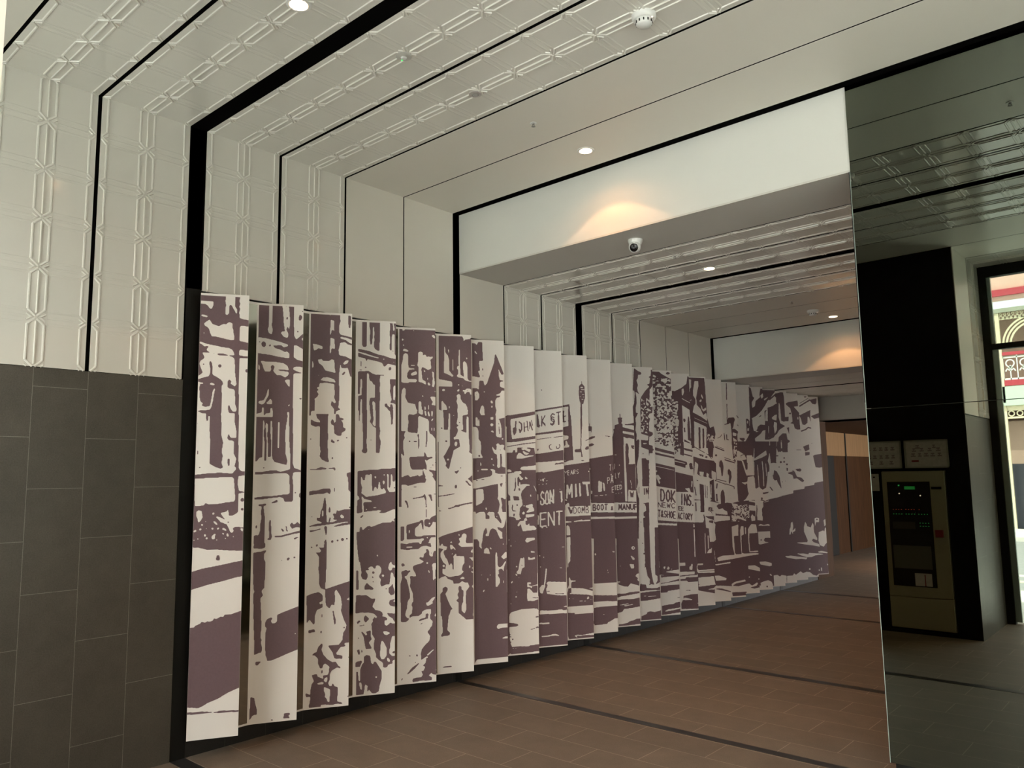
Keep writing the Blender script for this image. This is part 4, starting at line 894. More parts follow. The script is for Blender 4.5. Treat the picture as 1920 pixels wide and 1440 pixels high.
[1,65,369,79,379,106,373,113,326,126,312,133,331,146,328,169,291,183,268,183,211,170,169,166,135,143,124,121,126,98,154,94,137,87,146,91,176,73,191,71,165,63,123,23,121,14,124,12,279,26,273,28,226,35,208,42,220,39,285,52,318,63,331],
[0,35,205,49,202,53,176,51,154,42,164,33,195],
[1,7,336,25,343,48,345,52,336,43,319,39,305,7,306],
[0,140,235,156,233,147,219],
[1,255,385,273,392,273,374,257,376]],
[[1,-10,2665,301,2668,298,2061,-8,2056],
[0,26,2673,41,2671,39,2656,23,2653],
[0,114,2658,113,2655,109,2653,106,2654,104,2658,106,2661,109,2663,113,2662],
[0,244,2625,259,2633,280,2611,290,2591,275,2603,257,2610],
[0,21,2595,36,2588,26,2577,19,2579],
[0,104,2589,114,2586,106,2580],
[0,266,2566,265,2564,263,2563,261,2564,261,2567,263,2568,265,2567],
[0,272,2560,285,2554,282,2545],
[0,29,2555,39,2545,36,2535,30,2540],
[0,31,2517,46,2518,71,2504,67,2496,29,2500],
[0,31,2475,46,2484,62,2481,68,2466,67,2411,69,2396,72,2376,119,2371,114,2365,77,2361,62,2336,59,2308,67,2293,127,2293,135,2283,127,2270,74,2269,67,2261,17,2265,16,2394,26,2424],
[0,87,2399,122,2399,119,2392,87,2392],
[0,127,2353,135,2345,132,2328,102,2317,87,2321,92,2337],
[0,142,2484,147,2497,162,2502,178,2493,180,2470,188,2480,200,2478,205,2463,223,2466,236,2462,254,2469,254,2455,236,2442,242,2376,218,2363,198,2375,182,2382,170,2384,167,2364,175,2289,198,2279,203,2259,197,2252,177,2266,147,2272,145,2383,136,2398,142,2428],
[0,185,2362,195,2360,197,2345,187,2348],
[1,211,2442,210,2440,208,2439,205,2440,204,2442,205,2445,208,2446,210,2445],
[0,222,2348,221,2345,219,2344,216,2345,215,2348,216,2350,219,2351,221,2350],
[0,248,2356,261,2346,264,2301,269,2266,261,2233,248,2240,253,2301],
[0,213,2310,218,2300,213,2275,210,2290],
[0,213,2265,223,2272,235,2255,235,2248,218,2247],
[0,195,2302,194,2300,191,2299,189,2300,188,2302,189,2304,191,2305,194,2304],
[0,150,2255,149,2253,147,2252,145,2253,145,2256,147,2257,149,2256],
[0,261,2205,289,2204,289,2194,273,2196],
[0,22,2210,37,2228,49,2216,51,2191,45,2156,67,2115,119,2106,132,2059,17,2057,17,2175],
[0,172,2176,180,2171,182,2159,173,2161],
[0,189,2153,188,2151,186,2150,184,2151,184,2154,186,2155,188,2154],
[0,224,2165,223,2162,220,2161,218,2162,217,2165,218,2167,220,2168,223,2167],
[0,233,2160,248,2165,294,2158,293,2096,243,2101,253,2125,245,2135],
[0,147,2123,157,2131,166,2119,170,2059,144,2059],
[0,190,2094,197,2089,202,2060,190,2059],
[0,217,2105,223,2100,222,2060,216,2060],
[0,274,2466,279,2463,277,2457,272,2461],
[1,-3,2061,301,2066,298,1349,-1,1357],
[0,17,2062,137,2064,132,2036,107,2026,77,2031,67,2021,70,1969,63,1905,77,1896,137,1891,142,1935,142,2009,152,2019,187,2005,215,1995,222,1980,225,1906,230,1889,247,1881,270,1852,272,1783,272,1753,297,1748,296,1352,19,1359],
[0,147,2064,177,2064,177,2030,167,2027,147,2039],
[0,192,2064,202,2050,206,2020,197,2017,191,2040],
[0,217,2065,227,2040,232,2020,222,2015,215,2035],
[0,243,2055,250,2060,255,2040,248,2010,240,2025],
[0,248,1998,265,2006,253,1991,245,1976,241,1986],
[0,241,1936,247,1931,246,1906,241,1911],
[0,260,1939,267,1929,266,1904,260,1906],
[0,105,2010,104,2007,101,2005,98,2007,97,2010,98,2013,101,2014,104,2013],
[1,18,1905,50,1904,40,1888,38,1871,44,1856,33,1837,30,1783,40,1730,35,1722,18,1744],
[1,86,1830,84,1825,79,1823,74,1825,72,1830,74,1835,79,1837,84,1835],
[1,107,1832,132,1833,132,1826,112,1823],
[1,137,1881,149,1885,151,1812,149,1773,144,1776,144,1852,137,1871],
[1,204,1911,210,1906,212,1842,204,1788,197,1789,202,1837],
[1,187,1753,197,1744,209,1714,252,1716,247,1706,222,1699,207,1687,194,1699,192,1695,199,1670,207,1650,206,1614,192,1631,177,1626,191,1587,199,1568,191,1563,204,1553,194,1526,157,1527,127,1522,97,1513,68,1507,48,1516,18,1517,18,1565,38,1577,68,1586,85,1567,102,1576,132,1578,137,1588,144,1578,157,1573,162,1583,174,1582,177,1624,127,1624,97,1625,85,1642,82,1666,75,1707,82,1716,122,1715,132,1718,187,1719],
[0,122,1551,119,1548,117,1549,117,1553,119,1554,122,1553],
[0,136,1543,135,1541,133,1540,131,1541,130,1543,131,1545,133,1546,135,1545],
[1,18,1539,28,1536,28,1517,18,1517],
[1,236,1666,234,1664,232,1662,229,1664,228,1666,229,1669,232,1670,234,1669],
[1,258,1656,257,1653,253,1651,249,1653,247,1656,249,1660,253,1662,257,1660],
[1,227,1643,247,1634,244,1631,227,1638],
[1,262,1679,292,1674,292,1667,272,1668],
[1,221,1623,247,1618,297,1610,297,1537,271,1537,256,1562,245,1572,257,1579,246,1601,226,1611],
[0,280,1558,279,1555,275,1553,272,1555,271,1558,272,1561,275,1562,279,1561],
[1,53,1493,92,1493,90,1488,53,1488],
[1,105,1499,142,1500,142,1497,107,1494],
[1,154,1505,171,1505,169,1501,157,1501],
[1,18,1483,28,1483,26,1479,18,1479],
[1,100,1417,152,1425,179,1432,191,1449,201,1422,205,1354,199,1354,196,1398,186,1422,127,1414,102,1410],
[1,216,1440,241,1439,248,1392,238,1394,231,1416],
[1,254,1445,296,1449,296,1443,256,1440],
[1,41,1399,53,1403,63,1391,72,1357,63,1358,53,1382],
[1,61,1362,72,1362,68,1343,63,1348],
[1,198,1360,200,1309,205,1309,203,1360],
[1,200,1312,199,1273,204,1273,204,1312],
[1,14,1216,40,1215,40,1125,29,1113,14,1114],
[1,56,1215,61,1226,107,1237,151,1247,161,1257,179,1256,181,1234,181,1191,176,1184,169,1216,164,1240,151,1230,142,1216,122,1203,117,1179,120,1150,132,1140,166,1141,186,1148,250,1148,270,1145,270,1130,240,1132,225,1113,223,1099,211,1090,235,1091,239,1060,206,1071,176,1070,166,1068,146,1052,59,1048,14,1055,14,1098,58,1089,78,1095,107,1098,146,1099,156,1085,166,1087,169,1106,186,1114,183,1127,151,1123,58,1122],
[0,54,1072,102,1071,100,1063,56,1062],
[0,203,1133,213,1135,217,1125,208,1123],
[0,73,1190,83,1187,80,1166,73,1166],
[1,186,1253,201,1265,218,1264,226,1257,231,1266,246,1280,291,1296,290,1236,265,1239,251,1244,246,1227,233,1209,221,1203,211,1209,196,1210,188,1224],
[0,234,1230,232,1225,227,1223,221,1226,219,1231,221,1236,227,1238,232,1235],
[1,201,1185,200,1182,197,1181,195,1182,193,1185,195,1188,197,1189,200,1187],
[1,198,1047,215,1046,223,1032,223,1008,230,996,252,992,252,1016,260,1033,290,1034,288,663,107,675,103,740,83,788,86,835,81,861,127,859,122,880,107,904,102,928,117,937,161,947,186,960,164,973,149,983,154,994,181,988,186,1014,205,1028],
[1,244,1018,243,1014,239,1013,236,1015,234,1018,236,1021,239,1023,243,1021],
[0,217,948,214,943,209,941,203,943,201,949,203,954,209,956,214,953],
[0,245,936,255,945,275,944,289,929,289,905,269,899,267,854,274,834,262,835,257,819,249,836,252,873,247,907],
[0,213,904,222,896,229,882,225,875,218,885],
[0,144,880,142,878,139,879,139,883,142,883,144,882],
[0,210,668,244,699,266,709,266,698,254,684,242,666],
[1,40,945,37,938,29,936,22,939,19,947,22,954,29,956,37,953],
[1,20,942,49,947,44,938,25,930],
[1,20,897,54,907,68,899,81,903,88,894,76,890,59,865,39,862,59,837,71,794,81,746,83,709,69,691,64,677,15,681,15,816,25,853,20,881],
[1,15,685,64,682,62,640,52,613,49,590,59,573,78,567,69,552,50,543,16,546],
[1,100,680,200,674,202,650,215,644,249,661,259,670,293,668,292,159,248,166,238,178,218,161,243,145,240,127,209,126,165,130,103,124,100,140,108,151,136,153,165,155,177,170,163,196,180,197,194,223,175,232,197,251,199,274,207,296,185,284,163,267,165,286,161,314,168,345,190,371,224,401,229,433,209,463,224,480,234,496,241,500,249,535,229,555,229,583,237,592,237,620,205,622,185,616,168,605,168,594,149,581,98,578,81,569,81,588,98,601,100,647,93,657],
[0,202,303,253,341,257,336,214,298],
[0,207,296,216,281,204,285],
[0,264,580,273,594,273,568,261,569],
[0,265,196,277,202,277,186],
[1,197,589,210,594,217,586,214,556,190,553,151,541,144,549,166,559,197,564],
[1,158,522,175,531,175,526,161,517],
[1,27,271,26,268,21,269,20,272,21,274,24,275,26,274],
[1,128,258,126,255,123,254,120,255,118,259,120,262,123,263,126,261],
[1,69,310,81,312,93,305,81,303],
[1,124,314,141,314,139,302,132,295],
[1,62,185,98,225,151,256,153,252,122,220,79,188,65,180],
[1,21,152,31,165,31,151,19,141],
[0,156,263,175,280,177,275,158,256]],
[[1,11,2663,200,2669,211,2648,211,2627,227,2643,260,2647,282,2664,298,2665,293,2082,9,2078],
[0,57,2581,62,2581,65,2533,86,2508,94,2476,93,2392,131,2349,117,2343,91,2358,51,2373,54,2465],
[0,86,2561,93,2556,94,2532,88,2529],
[0,175,2567,180,2559,183,2511,182,2458,184,2363,214,2343,206,2406,207,2462,218,2470,234,2455,242,2418,241,2333,252,2318,281,2313,281,2305,241,2312,219,2319,211,2332,171,2339,152,2349,168,2368,166,2400,155,2410,161,2429,172,2432,169,2468,172,2532],
[0,121,2488,126,2483,126,2388,120,2398],
[0,234,2502,241,2497,239,2479,234,2484],
[0,10,2322,58,2315,112,2306,120,2293,119,2267,10,2264],
[0,156,2278,155,2275,152,2274,149,2275,147,2278,149,2281,152,2283,155,2281],
[0,177,2282,175,2277,170,2275,166,2277,164,2281,166,2286,171,2288,175,2286],
[0,192,2279,205,2274,203,2269,195,2273],
[0,37,2242,47,2247,62,2242,58,2229,39,2229],
[0,129,2239,128,2235,125,2234,121,2235,120,2238,121,2242,125,2243,128,2242],
[0,157,2239,176,2250,176,2237,162,2224],
[0,194,2245,193,2243,191,2242,188,2243,187,2245,188,2247,191,2248,193,2247],
[0,202,2243,224,2243,235,2254,257,2254,270,2247,272,2200,264,2207,256,2228,235,2225,224,2209,216,2212,213,2235,205,2222],
[1,245,2238,243,2235,240,2234,237,2235,236,2238,237,2241,240,2243,243,2241],
[0,151,2195,170,2211,183,2200,186,2169,202,2143,223,2133,239,2102,239,2081,158,2080,161,2122,151,2153,159,2174],
[0,31,2145,39,2156,52,2136,71,2115,79,2079,31,2078],
[0,89,2110,97,2115,99,2095,92,2092],
[1,4,2083,304,2087,297,1335,1,1343],
[0,9,2083,41,2084,47,2053,51,1931,83,1929,89,2058,100,2056,98,1811,61,1744,45,1724,61,1688,69,1673,61,1652,84,1627,92,1637,106,1698,122,1749,125,1770,156,1788,178,1800,170,1857,146,1857,130,1852,125,1873,141,1875,157,1909,163,1929,150,1950,168,1963,150,1976,161,2028,158,2085,244,2086,241,2050,201,2041,198,2028,203,1930,187,1930,189,1922,229,1906,230,2003,233,2037,247,2029,248,1873,253,1800,252,1769,247,1759,268,1743,290,1748,286,1338,6,1345],
[0,78,2067,76,2065,74,2066,74,2069,76,2070,78,2069],
[0,133,2041,132,2038,129,2036,126,2038,125,2041,126,2044,129,2045,132,2044],
[0,131,1946,130,1944,127,1943,125,1944,123,1946,125,1949,127,1950,130,1949],
[0,274,1800,280,1821,284,1790,279,1748,271,1749],
[0,91,1701,88,1695,82,1692,76,1695,73,1701,76,1707,82,1709,88,1707],
[0,133,1826,146,1842,157,1831,154,1811,146,1800,135,1811],
[1,169,1994,182,1987,176,1981,168,1987],
[1,168,1879,167,1876,164,1875,161,1876,160,1879,161,1882,164,1883,167,1882],
[1,40,1942,38,1937,33,1935,28,1937,26,1941,28,1946,33,1948,38,1946],
[1,92,1903,91,1901,88,1900,86,1901,85,1903,86,1906,88,1907,91,1906],
[1,77,1841,75,1834,68,1832,62,1834,59,1841,62,1847,68,1849,75,1847],
[1,132,1611,150,1613,166,1621,166,1611,150,1590,137,1598],
[1,176,1639,183,1644,186,1633,179,1626],
[1,23,2083,33,2083,31,2068],
[1,232,1551,251,1558,267,1576,288,1573,288,1519,272,1520,250,1543],
[1,213,1538,232,1536,250,1512,271,1497,250,1497,229,1520],
[1,133,1499,144,1509,152,1499,149,1481,136,1479,132,1489],
[1,50,1585,60,1577,58,1572],
[1,68,1553,73,1535,70,1541],
[1,7,1506,44,1504,44,1499,7,1499],
[1,7,1426,65,1432,133,1443,133,1437,70,1425,7,1419],
[1,138,1354,159,1354,217,1365,265,1372,281,1369,281,1363,217,1355,154,1341,127,1342],
[1,75,1331,106,1335,154,1346,164,1346,122,1332,85,1322],
[1,6,1318,30,1313,30,1309,6,1309],
[1,5,1113,42,1127,89,1140,173,1159,290,1191,285,616,4,634],
[0,5,1106,13,1046,26,1060,34,1070,42,1050,72,1043,65,1019,50,1019,42,1000,57,965,73,944,88,899,101,923,112,903,114,873,123,867,120,957,117,967,141,991,141,971,203,965,207,918,190,894,187,859,203,853,171,825,135,822,88,815,57,831,33,847,34,882,57,876,62,910,42,926,21,966,21,1001,42,1025,5,1036],
[0,54,900,51,894,44,891,37,894,34,902,37,908,44,911,51,908],
[0,94,1072,105,1084,113,1069,94,1067],
[0,94,1057,110,1054,138,1021,136,1011,120,1031,110,1022,97,1022],
[0,110,997,115,992,112,977,107,982],
[0,160,1140,171,1129,168,1117,160,1125],
[0,189,1129,205,1139,223,1128,223,1112,217,1072,225,1062,289,1062,288,1034,220,1035,183,1036,157,1057,173,1074,162,1100,183,1109],
[0,254,996,267,1015,288,1014,288,987,262,990],
[0,235,954,288,957,287,924,266,930,256,946],
[0,242,891,248,901,253,886,250,873,242,876],
[0,279,875,276,870,271,868,266,870,264,875,266,880,271,882,276,880],
[0,255,848,263,853,287,839,287,834,266,840],
[0,171,801,187,815,202,809,207,796,173,795],
[0,4,805,25,818,57,826,77,803,116,789,119,766,165,766,186,782,212,769,231,770,244,737,217,704,214,620,193,622,197,710,181,721,181,741,165,749,157,737,160,702,149,683,159,658,139,640,159,624,82,629,56,694,74,722,72,739,56,748,36,737,33,710,17,696,17,633,4,634],
[0,262,739,286,765,285,705],
[1,20,638,82,633,92,608,112,580,97,574,89,545,81,531,76,492,70,430,91,409,88,390,24,385,21,395,34,413,32,496,27,535,18,531],
[1,159,629,190,627,180,593,182,563,203,540,216,566,219,595,214,625,285,621,284,586,274,577,268,518,284,510,283,495,215,495,208,505,179,529,156,550],
[1,30,166,54,168,100,169,104,161,54,160,33,161],
[1,182,151,200,151,200,147,182,148]],
[[1,24,2651,41,2636,53,2661,87,2660,91,2555,94,2508,62,2504,59,2482,67,2427,50,2421,67,2378,61,2369,21,2376,-32,2374,-29,2648],
[0,23,2591,46,2564,43,2558,23,2574],
[1,94,2461,93,2459,90,2458,88,2459,87,2461,88,2463,90,2464,93,2463],
[1,85,2444,96,2447,95,2424,87,2428],
[1,88,2392,95,2392,93,2373,87,2376],
[1,20,2281,37,2281,54,2268,61,2345,95,2343,100,2318,106,2302,126,2324,152,2397,188,2497,194,2553,200,2570,217,2537,234,2493,256,2444,270,2400,250,2397,236,2421,224,2448,227,2388,235,2352,266,2350,263,2342,243,2338,234,2327,237,2300,248,2292,294,2279,294,2265,248,2264,239,2245,202,2230,239,2227,233,2211,207,2206,192,2178,192,2140,203,2101,194,2069,195,1971,-35,1968,-33,2279],
[0,202,2233,236,2231,233,2225,204,2225],
[0,20,2248,43,2257,57,2235,57,2203,42,2181,22,2180],
[1,42,2230,41,2226,37,2225,33,2226,32,2229,33,2233,37,2234,41,2233],
[1,39,2197,38,2194,35,2193,33,2194,31,2197,33,2199,35,2201,38,2200],
[0,106,2253,105,2249,101,2247,97,2249,95,2253,97,2256,101,2258,105,2257],
[0,153,2183,167,2183,175,2164,166,2156,154,2166],
[0,155,2134,166,2142,175,2134,163,2120],
[0,64,2105,73,2132,87,2143,98,2127,103,2062,92,2051,75,2054,61,2083],
[0,151,2044,176,2048,176,2025,151,2027],
[0,27,2045,35,2040,38,2018,52,2034,60,1970,23,1969],
[0,153,1987,164,1995,176,1984,176,1970,150,1970],
[1,216,2031,291,2048,290,1971,249,1971,244,1993,233,2020],
[1,219,2003,224,2003,224,1982,219,1987],
[1,-34,2060,197,2063,197,1987,197,1895,208,1884,245,1881,246,1938,238,1993,227,2025,216,2031,291,2048,286,1732,278,1770,258,1786,267,1819,247,1824,230,1819,213,1835,196,1824,202,1808,196,1776,179,1787,165,1811,162,1797,178,1754,201,1743,206,1689,203,1646,211,1633,228,1641,235,1732,241,1738,245,1678,239,1646,285,1635,284,1586,216,1587,182,1598,188,1614,171,1625,143,1626,160,1609,159,1583,148,1569,81,1557,19,1542,-39,1532,-38,1712,77,1717,82,1722,66,1755,71,1798,67,1846,50,1867,48,1937,40,1959,23,1967,-35,1966],
[0,27,2045,41,2045,46,2007,55,2045,60,1972,26,1977],
[0,151,2046,177,2049,176,2025,152,2025],
[0,176,1984,172,1975,162,1971,153,1975,149,1984,153,1993,163,1997,172,1993],
[0,152,1935,167,1938,180,1927,175,1916,166,1924,155,1927],
[1,220,1976,226,1971,232,1911,223,1908],
[1,62,1733,60,1727,53,1725,47,1727,44,1733,47,1739,53,1742,60,1739],
[0,259,1870,257,1865,252,1863,247,1865,245,1870,247,1875,252,1877,257,1875],
[0,168,1707,165,1702,160,1699,154,1702,152,1707,154,1712,160,1714,165,1712],
[0,60,1680,65,1685,72,1664,66,1650,61,1658],
[0,163,1666,180,1660,178,1651,167,1656],
[0,67,1628,123,1629,125,1618,70,1616],
[0,48,1613,46,1609,42,1608,38,1609,36,1613,38,1618,42,1619,46,1617],
[1,235,1781,234,1778,231,1777,228,1778,226,1781,228,1784,231,1785,234,1784],
[1,229,1749,240,1749,246,1711,240,1641,231,1641,230,1679],
[1,22,1539,44,1541,41,1534,22,1534],
[1,67,1544,97,1545,94,1538,69,1539],
[1,137,1548,136,1546,132,1546,131,1548,132,1550,134,1551,136,1550],
[1,230,1572,252,1572,250,1567,230,1567],
[1,18,1473,85,1485,158,1500,209,1507,208,1448,208,1406,202,1390,213,1374,221,1342,209,1284,-41,1291,-40,1474],
[0,24,1465,83,1469,88,1424,87,1382,79,1361,22,1336],
[1,223,1510,249,1512,240,1491,234,1475,229,1491],
[1,283,1522,243,1517,283,1517],
[0,188,1377,205,1378,206,1369,190,1366],
[1,230,1395,247,1394,258,1383,281,1388,279,1282,240,1283,241,1341,235,1368],
[0,100,1321,112,1321,114,1297,103,1302],
[1,19,1320,67,1345,79,1377,213,1374,221,1342,212,1299,206,1278,233,1214,233,1188,211,1210,189,1234,178,1237,175,1279,139,1296,117,1276,114,1265,133,1254,133,1230,102,1231,100,1271,86,1298,39,1283,19,1273],
[0,100,1321,112,1321,114,1297,103,1302],
[1,241,1373,281,1372,280,1335,269,1314,263,1288,251,1293,246,1288,235,1315,241,1336],
[0,275,1372,277,1340,274,1351],
[0,212,1276,210,1272,206,1271,202,1272,200,1276,202,1280,206,1281,210,1279],
[0,201,1248,200,1244,196,1243,192,1244,190,1248,192,1252,196,1253,200,1252],
[1,50,1264,49,1262,47,1261,45,1262,44,1265,45,1267,47,1268,49,1267],
[1,134,1275,133,1273,131,1272,128,1273,127,1275,128,1278,131,1279,133,1278],
[1,26,1234,31,1220,28,1215],
[1,279,1266,273,1229,255,1166,238,1153,210,1162,196,1165,204,1146,238,1122,240,1103,237,1087,245,1071,220,1072,204,1104,188,1142,157,1156,143,1146,134,1133,126,1097,101,1095,98,1108,112,1118,112,1139,104,1166,84,1135,76,1093,73,1062,64,1031,68,995,47,1016,45,1053,31,1074,17,1075,-43,1078,-47,631,270,611,279,1266],
[0,83,963,88,994,108,1006,124,995,135,955],
[0,130,1005,141,1005,152,991,141,991],
[0,252,1028,250,1024,246,1023,242,1025,240,1028,242,1032,246,1033,250,1032],
[0,185,971,194,958,198,864,206,850,217,847,234,857,265,897,268,889,251,851,245,809,234,836,211,834,203,824,208,796,197,791,200,780,213,759,216,728,193,698,179,696,178,844,178,938],
[0,227,928,264,968,275,960,274,923,249,908],
[0,68,795,67,792,63,791,60,792,58,796,60,799,63,800,67,798],
[0,140,791,139,788,135,786,131,788,129,792,131,795,135,797,139,795],
[0,108,767,119,769,119,748,109,749],
[0,241,742,249,747,248,721,240,721],
[0,71,666,82,683,88,678,79,661],
[0,243,704,242,702,239,701,236,702,235,705,236,707,239,708,242,707],
[0,225,676,224,674,221,673,219,674,218,677,219,679,222,680,224,679],
[1,-47,667,287,646,279,153,175,154,38,153,19,152,16,130,10,126,-52,133],
[0,186,397,195,407,222,410,283,408,283,378,222,377,194,371,186,379],
[0,226,300,254,310,282,308,282,296,232,295],
[0,16,150,33,154,44,150,279,150,279,107,-12,113]],
[[1,19,2075,273,2115,285,2115,284,2092,224,2077,55,2047,48,1985,6,1984,7,2074],
[1,20,2080,53,2081,50,2047,59,1923,65,1878,281,1906,280,1884,100,1855,16,1850],
[1,16,1817,159,1841,286,1855,286,1847,159,1833,15,1810],
[1,20,2080,50,2081,46,2052,19,2041],
[0,64,1879,101,1882,101,1885,64,1882],
[1,97,2036,108,2030,102,1979,108,1962,101,1929,83,1906,71,1940,75,1974,90,1979],
[1,123,2023,149,2001,157,2010,131,2031],
[1,144,2011,147,1959,159,1960,156,2012],
[1,149,1968,130,1934,141,1929,159,1963],
[1,144,1932,135,1967,124,1965,132,1930],
[1,170,2022,171,1937,181,1938,179,2022],
[1,197,2033,205,1943,214,1944,206,2034],
[1,175,1976,206,1980,206,1986,174,1983],
[1,219,2027,244,1950,255,1953,230,2031],
[1,219,2022,221,1961,228,1961,226,2022],
[1,237,2044,248,1989,255,1990,244,2046],
[1,15,1766,63,1763,75,1782,63,1787,93,1785,92,1763,110,1771,108,1807,159,1807,159,1802,141,1799,158,1785,176,1788,218,1768,230,1790,200,1799,183,1802,207,1807,261,1802,269,1753,284,1748,282,1657,216,1650,144,1645,132,1625,150,1619,263,1618,281,1618,274,1266,7,1273],
[0,104,1737,122,1763,140,1760,158,1748,175,1737,253,1742,262,1737,157,1715,101,1712],
[0,152,1774,170,1776,188,1765,218,1759,193,1743,176,1748],
[0,135,1625,144,1642,198,1644,276,1659,275,1621,215,1616,150,1622],
[0,20,1624,37,1626,57,1612,54,1604,20,1604],
[0,24,1590,78,1598,81,1606,137,1611,146,1597,140,1586,119,1581,137,1569,148,1552,160,1550,151,1536,136,1533,119,1553,115,1531,133,1511,130,1497,177,1502,213,1496,219,1484,189,1485,165,1463,146,1441,137,1419,139,1380,151,1358,153,1325,126,1298,108,1271,31,1273,26,1322,33,1377,22,1433],
[0,172,1566,184,1558,202,1546,178,1538],
[1,86,1553,92,1559,94,1481,84,1442,70,1443,82,1470],
[1,107,1553,122,1570,124,1536,117,1481,106,1492],
[1,114,1470,126,1467,133,1447,117,1447],
[1,28,1416,39,1405,44,1349,33,1355],
[1,66,1404,116,1397,124,1359,133,1342,124,1336,112,1359,92,1365,74,1360],
[1,56,1338,71,1332,62,1310,73,1277,58,1277],
[1,111,1326,109,1320,103,1318,97,1321,95,1326,97,1331,103,1334,109,1331],
[0,223,1417,229,1395,220,1390,217,1406],
[0,246,1495,252,1492,278,1439,272,1433],
[0,174,1324,222,1334,243,1334,245,1311,233,1306,251,1278,250,1267,185,1269,179,1296,209,1301,209,1312,177,1307],
[0,171,1396,170,1393,166,1392,163,1393,162,1396,163,1400,166,1401,170,1399],
[1,9,1367,282,1360,266,565,-4,582],
[0,21,1366,145,1364,150,1325,126,1303,123,1276,119,1248,125,1215,113,1204,89,1205,84,1222,54,1231,25,1235,26,1306],
[1,56,1335,65,1327,61,1288,85,1282,102,1276,61,1275,52,1294],
[1,110,1327,107,1321,101,1319,95,1322,93,1327,96,1333,101,1335,107,1332],
[1,70,1261,81,1252,72,1228,63,1244],
[0,174,1321,234,1334,245,1322,236,1317,251,1289,250,1272,209,1265,179,1263,191,1279,209,1296,180,1305],
[0,169,1319,167,1314,162,1312,157,1314,155,1319,157,1324,162,1326,167,1323],
[0,143,1259,158,1275,167,1263,164,1247,149,1250],
[0,176,1247,253,1250,250,1231,196,1221,178,1225,190,1197,166,1192,160,1211,175,1219],
[0,100,1155,106,1172,124,1193,160,1197,172,1192,174,1164,189,1158,204,1174,210,1168,201,1155,248,1151,269,1128,259,1117,147,1110,138,1138,130,1171,112,1150],
[0,135,1218,133,1214,130,1213,126,1214,124,1218,126,1221,130,1223,133,1221],
[0,166,1033,181,1054,252,1052,255,1035,222,1030,186,1015,172,1021],
[0,31,1043,29,1039,25,1038,21,1040,19,1044,21,1048,25,1049,29,1047],
[0,84,1031,83,1028,79,1027,76,1029,75,1032,76,1035,79,1036,83,1034],
[0,48,994,46,989,42,988,37,990,35,994,37,998,42,1000,46,998],
[0,213,943,223,945,250,939,250,930,217,929],
[0,190,889,193,900,213,886,249,895,252,878,219,873,192,873],
[0,125,895,143,886,152,902,157,885,156,815,135,805,123,760,94,764,85,780,103,796,110,839,116,866],
[1,140,832,138,828,135,827,131,829,129,832,131,836,135,837,139,835],
[0,95,823,93,818,88,817,82,819,80,824,82,829,88,831,93,828],
[0,76,770,94,758,91,745,79,756],
[0,111,733,110,730,107,729,103,730,102,734,103,737,107,738,110,736],
[0,37,702,55,712,49,693,37,690],
[0,177,689,213,690,212,674,192,677,189,667,212,660,268,670,268,662,221,657,218,638,206,650,180,651],
[0,179,635,197,637,214,622,226,605,261,603,267,586,266,565,175,570],
[1,-3,624,173,614,178,543,230,537,254,544,290,553,281,134,13,120,-11,127],
[0,179,638,197,639,217,622,232,599,264,595,270,581,243,577,219,578,272,559,266,549,236,537,178,542],
[1,205,569,278,564,278,556,231,561],
[0,87,579,84,575,79,573,74,575,72,580,74,585,79,587,85,585],
[0,91,618,90,615,87,614,83,616,82,619,83,622,87,623,90,622],
[0,33,534,39,531,37,517,33,523],
[0,18,431,19,444,36,459,124,477,229,478,262,473,270,462,288,455,282,188,189,182,119,184,38,183,27,208,21,240,17,325],
[1,-7,377,47,373,87,362,99,353,81,344,17,341,-7,343],
[1,243,407,257,415,287,410,287,402,251,401],
[1,194,312,250,321,256,331,285,324,285,321,250,316,203,307],
[1,52,243,50,238,45,236,39,239,37,244,39,248,45,250,50,248],
[1,13,288,28,284,28,279,16,277],
[1,13,270,33,268,33,263,16,259],
[1,15,227,39,225,27,218],
[0,36,171,82,165,83,169,36,175],
[0,118,180,190,178,190,182,117,184],
[0,7,120,20,135,31,126,281,129,281,113,7,110]],
[[1,15,2144,149,2166,277,2186,277,2171,149,2151,15,2128],
[1,85,2324,83,2319,78,2317,73,2319,71,2324,73,2328,78,2330,83,2329],
[1,26,2077,24,1998,33,1998,34,2077],
[1,27,1996,62,2004,60,2012,25,2003],
[1,78,2009,79,2088,71,2088,70,2008],
[1,102,2096,73,2044,80,2041,109,2093],
[1,73,2044,105,2014,111,2020,79,2050],
[1,203,2109,177,2121,172,2113,198,2100],
[1,175,2121,154,2093,163,2088,184,2116],
[1,155,2095,160,2066,170,2068,165,2097],
[1,159,2067,190,2058,194,2067,162,2076],
[1,183,2065,190,2039,200,2042,193,2068],
[1,193,2049,169,2021,177,2015,201,2044],
[1,180,2024,153,2033,150,2024,177,2015],
[1,212,2118,260,2129,258,2138,210,2128],
[1,230,2132,228,2030,238,2030,240,2132],
[1,11,1939,145,1956,272,1974,271,1954,144,1938,11,1923],
[1,20,1888,162,1906,162,1901,80,1889,23,1882],
[1,181,1907,277,1919,277,1912,181,1901],
[1,40,2106,51,2023,54,1988,32,1994,26,2058,24,2105],
[1,76,1998,78,2097,70,2097,68,1998],
[1,104,2103,71,2043,78,2039,111,2100],
[1,71,2043,107,2000,113,2005,78,2048],
[1,198,2079,176,2093,170,2086,193,2072],
[1,174,2093,156,2072,163,2066,181,2088],
[1,157,2074,160,2049,170,2050,166,2075],
[1,160,2050,186,2039,190,2046,164,2057],
[1,180,2045,186,2023,195,2026,188,2048],
[1,188,2032,168,2011,175,2006,195,2027],
[1,179,2013,156,2024,152,2016,175,2006],
[1,227,2099,228,2015,241,2015,240,2100],
[1,134,1830,144,1797,152,1799,142,1833],
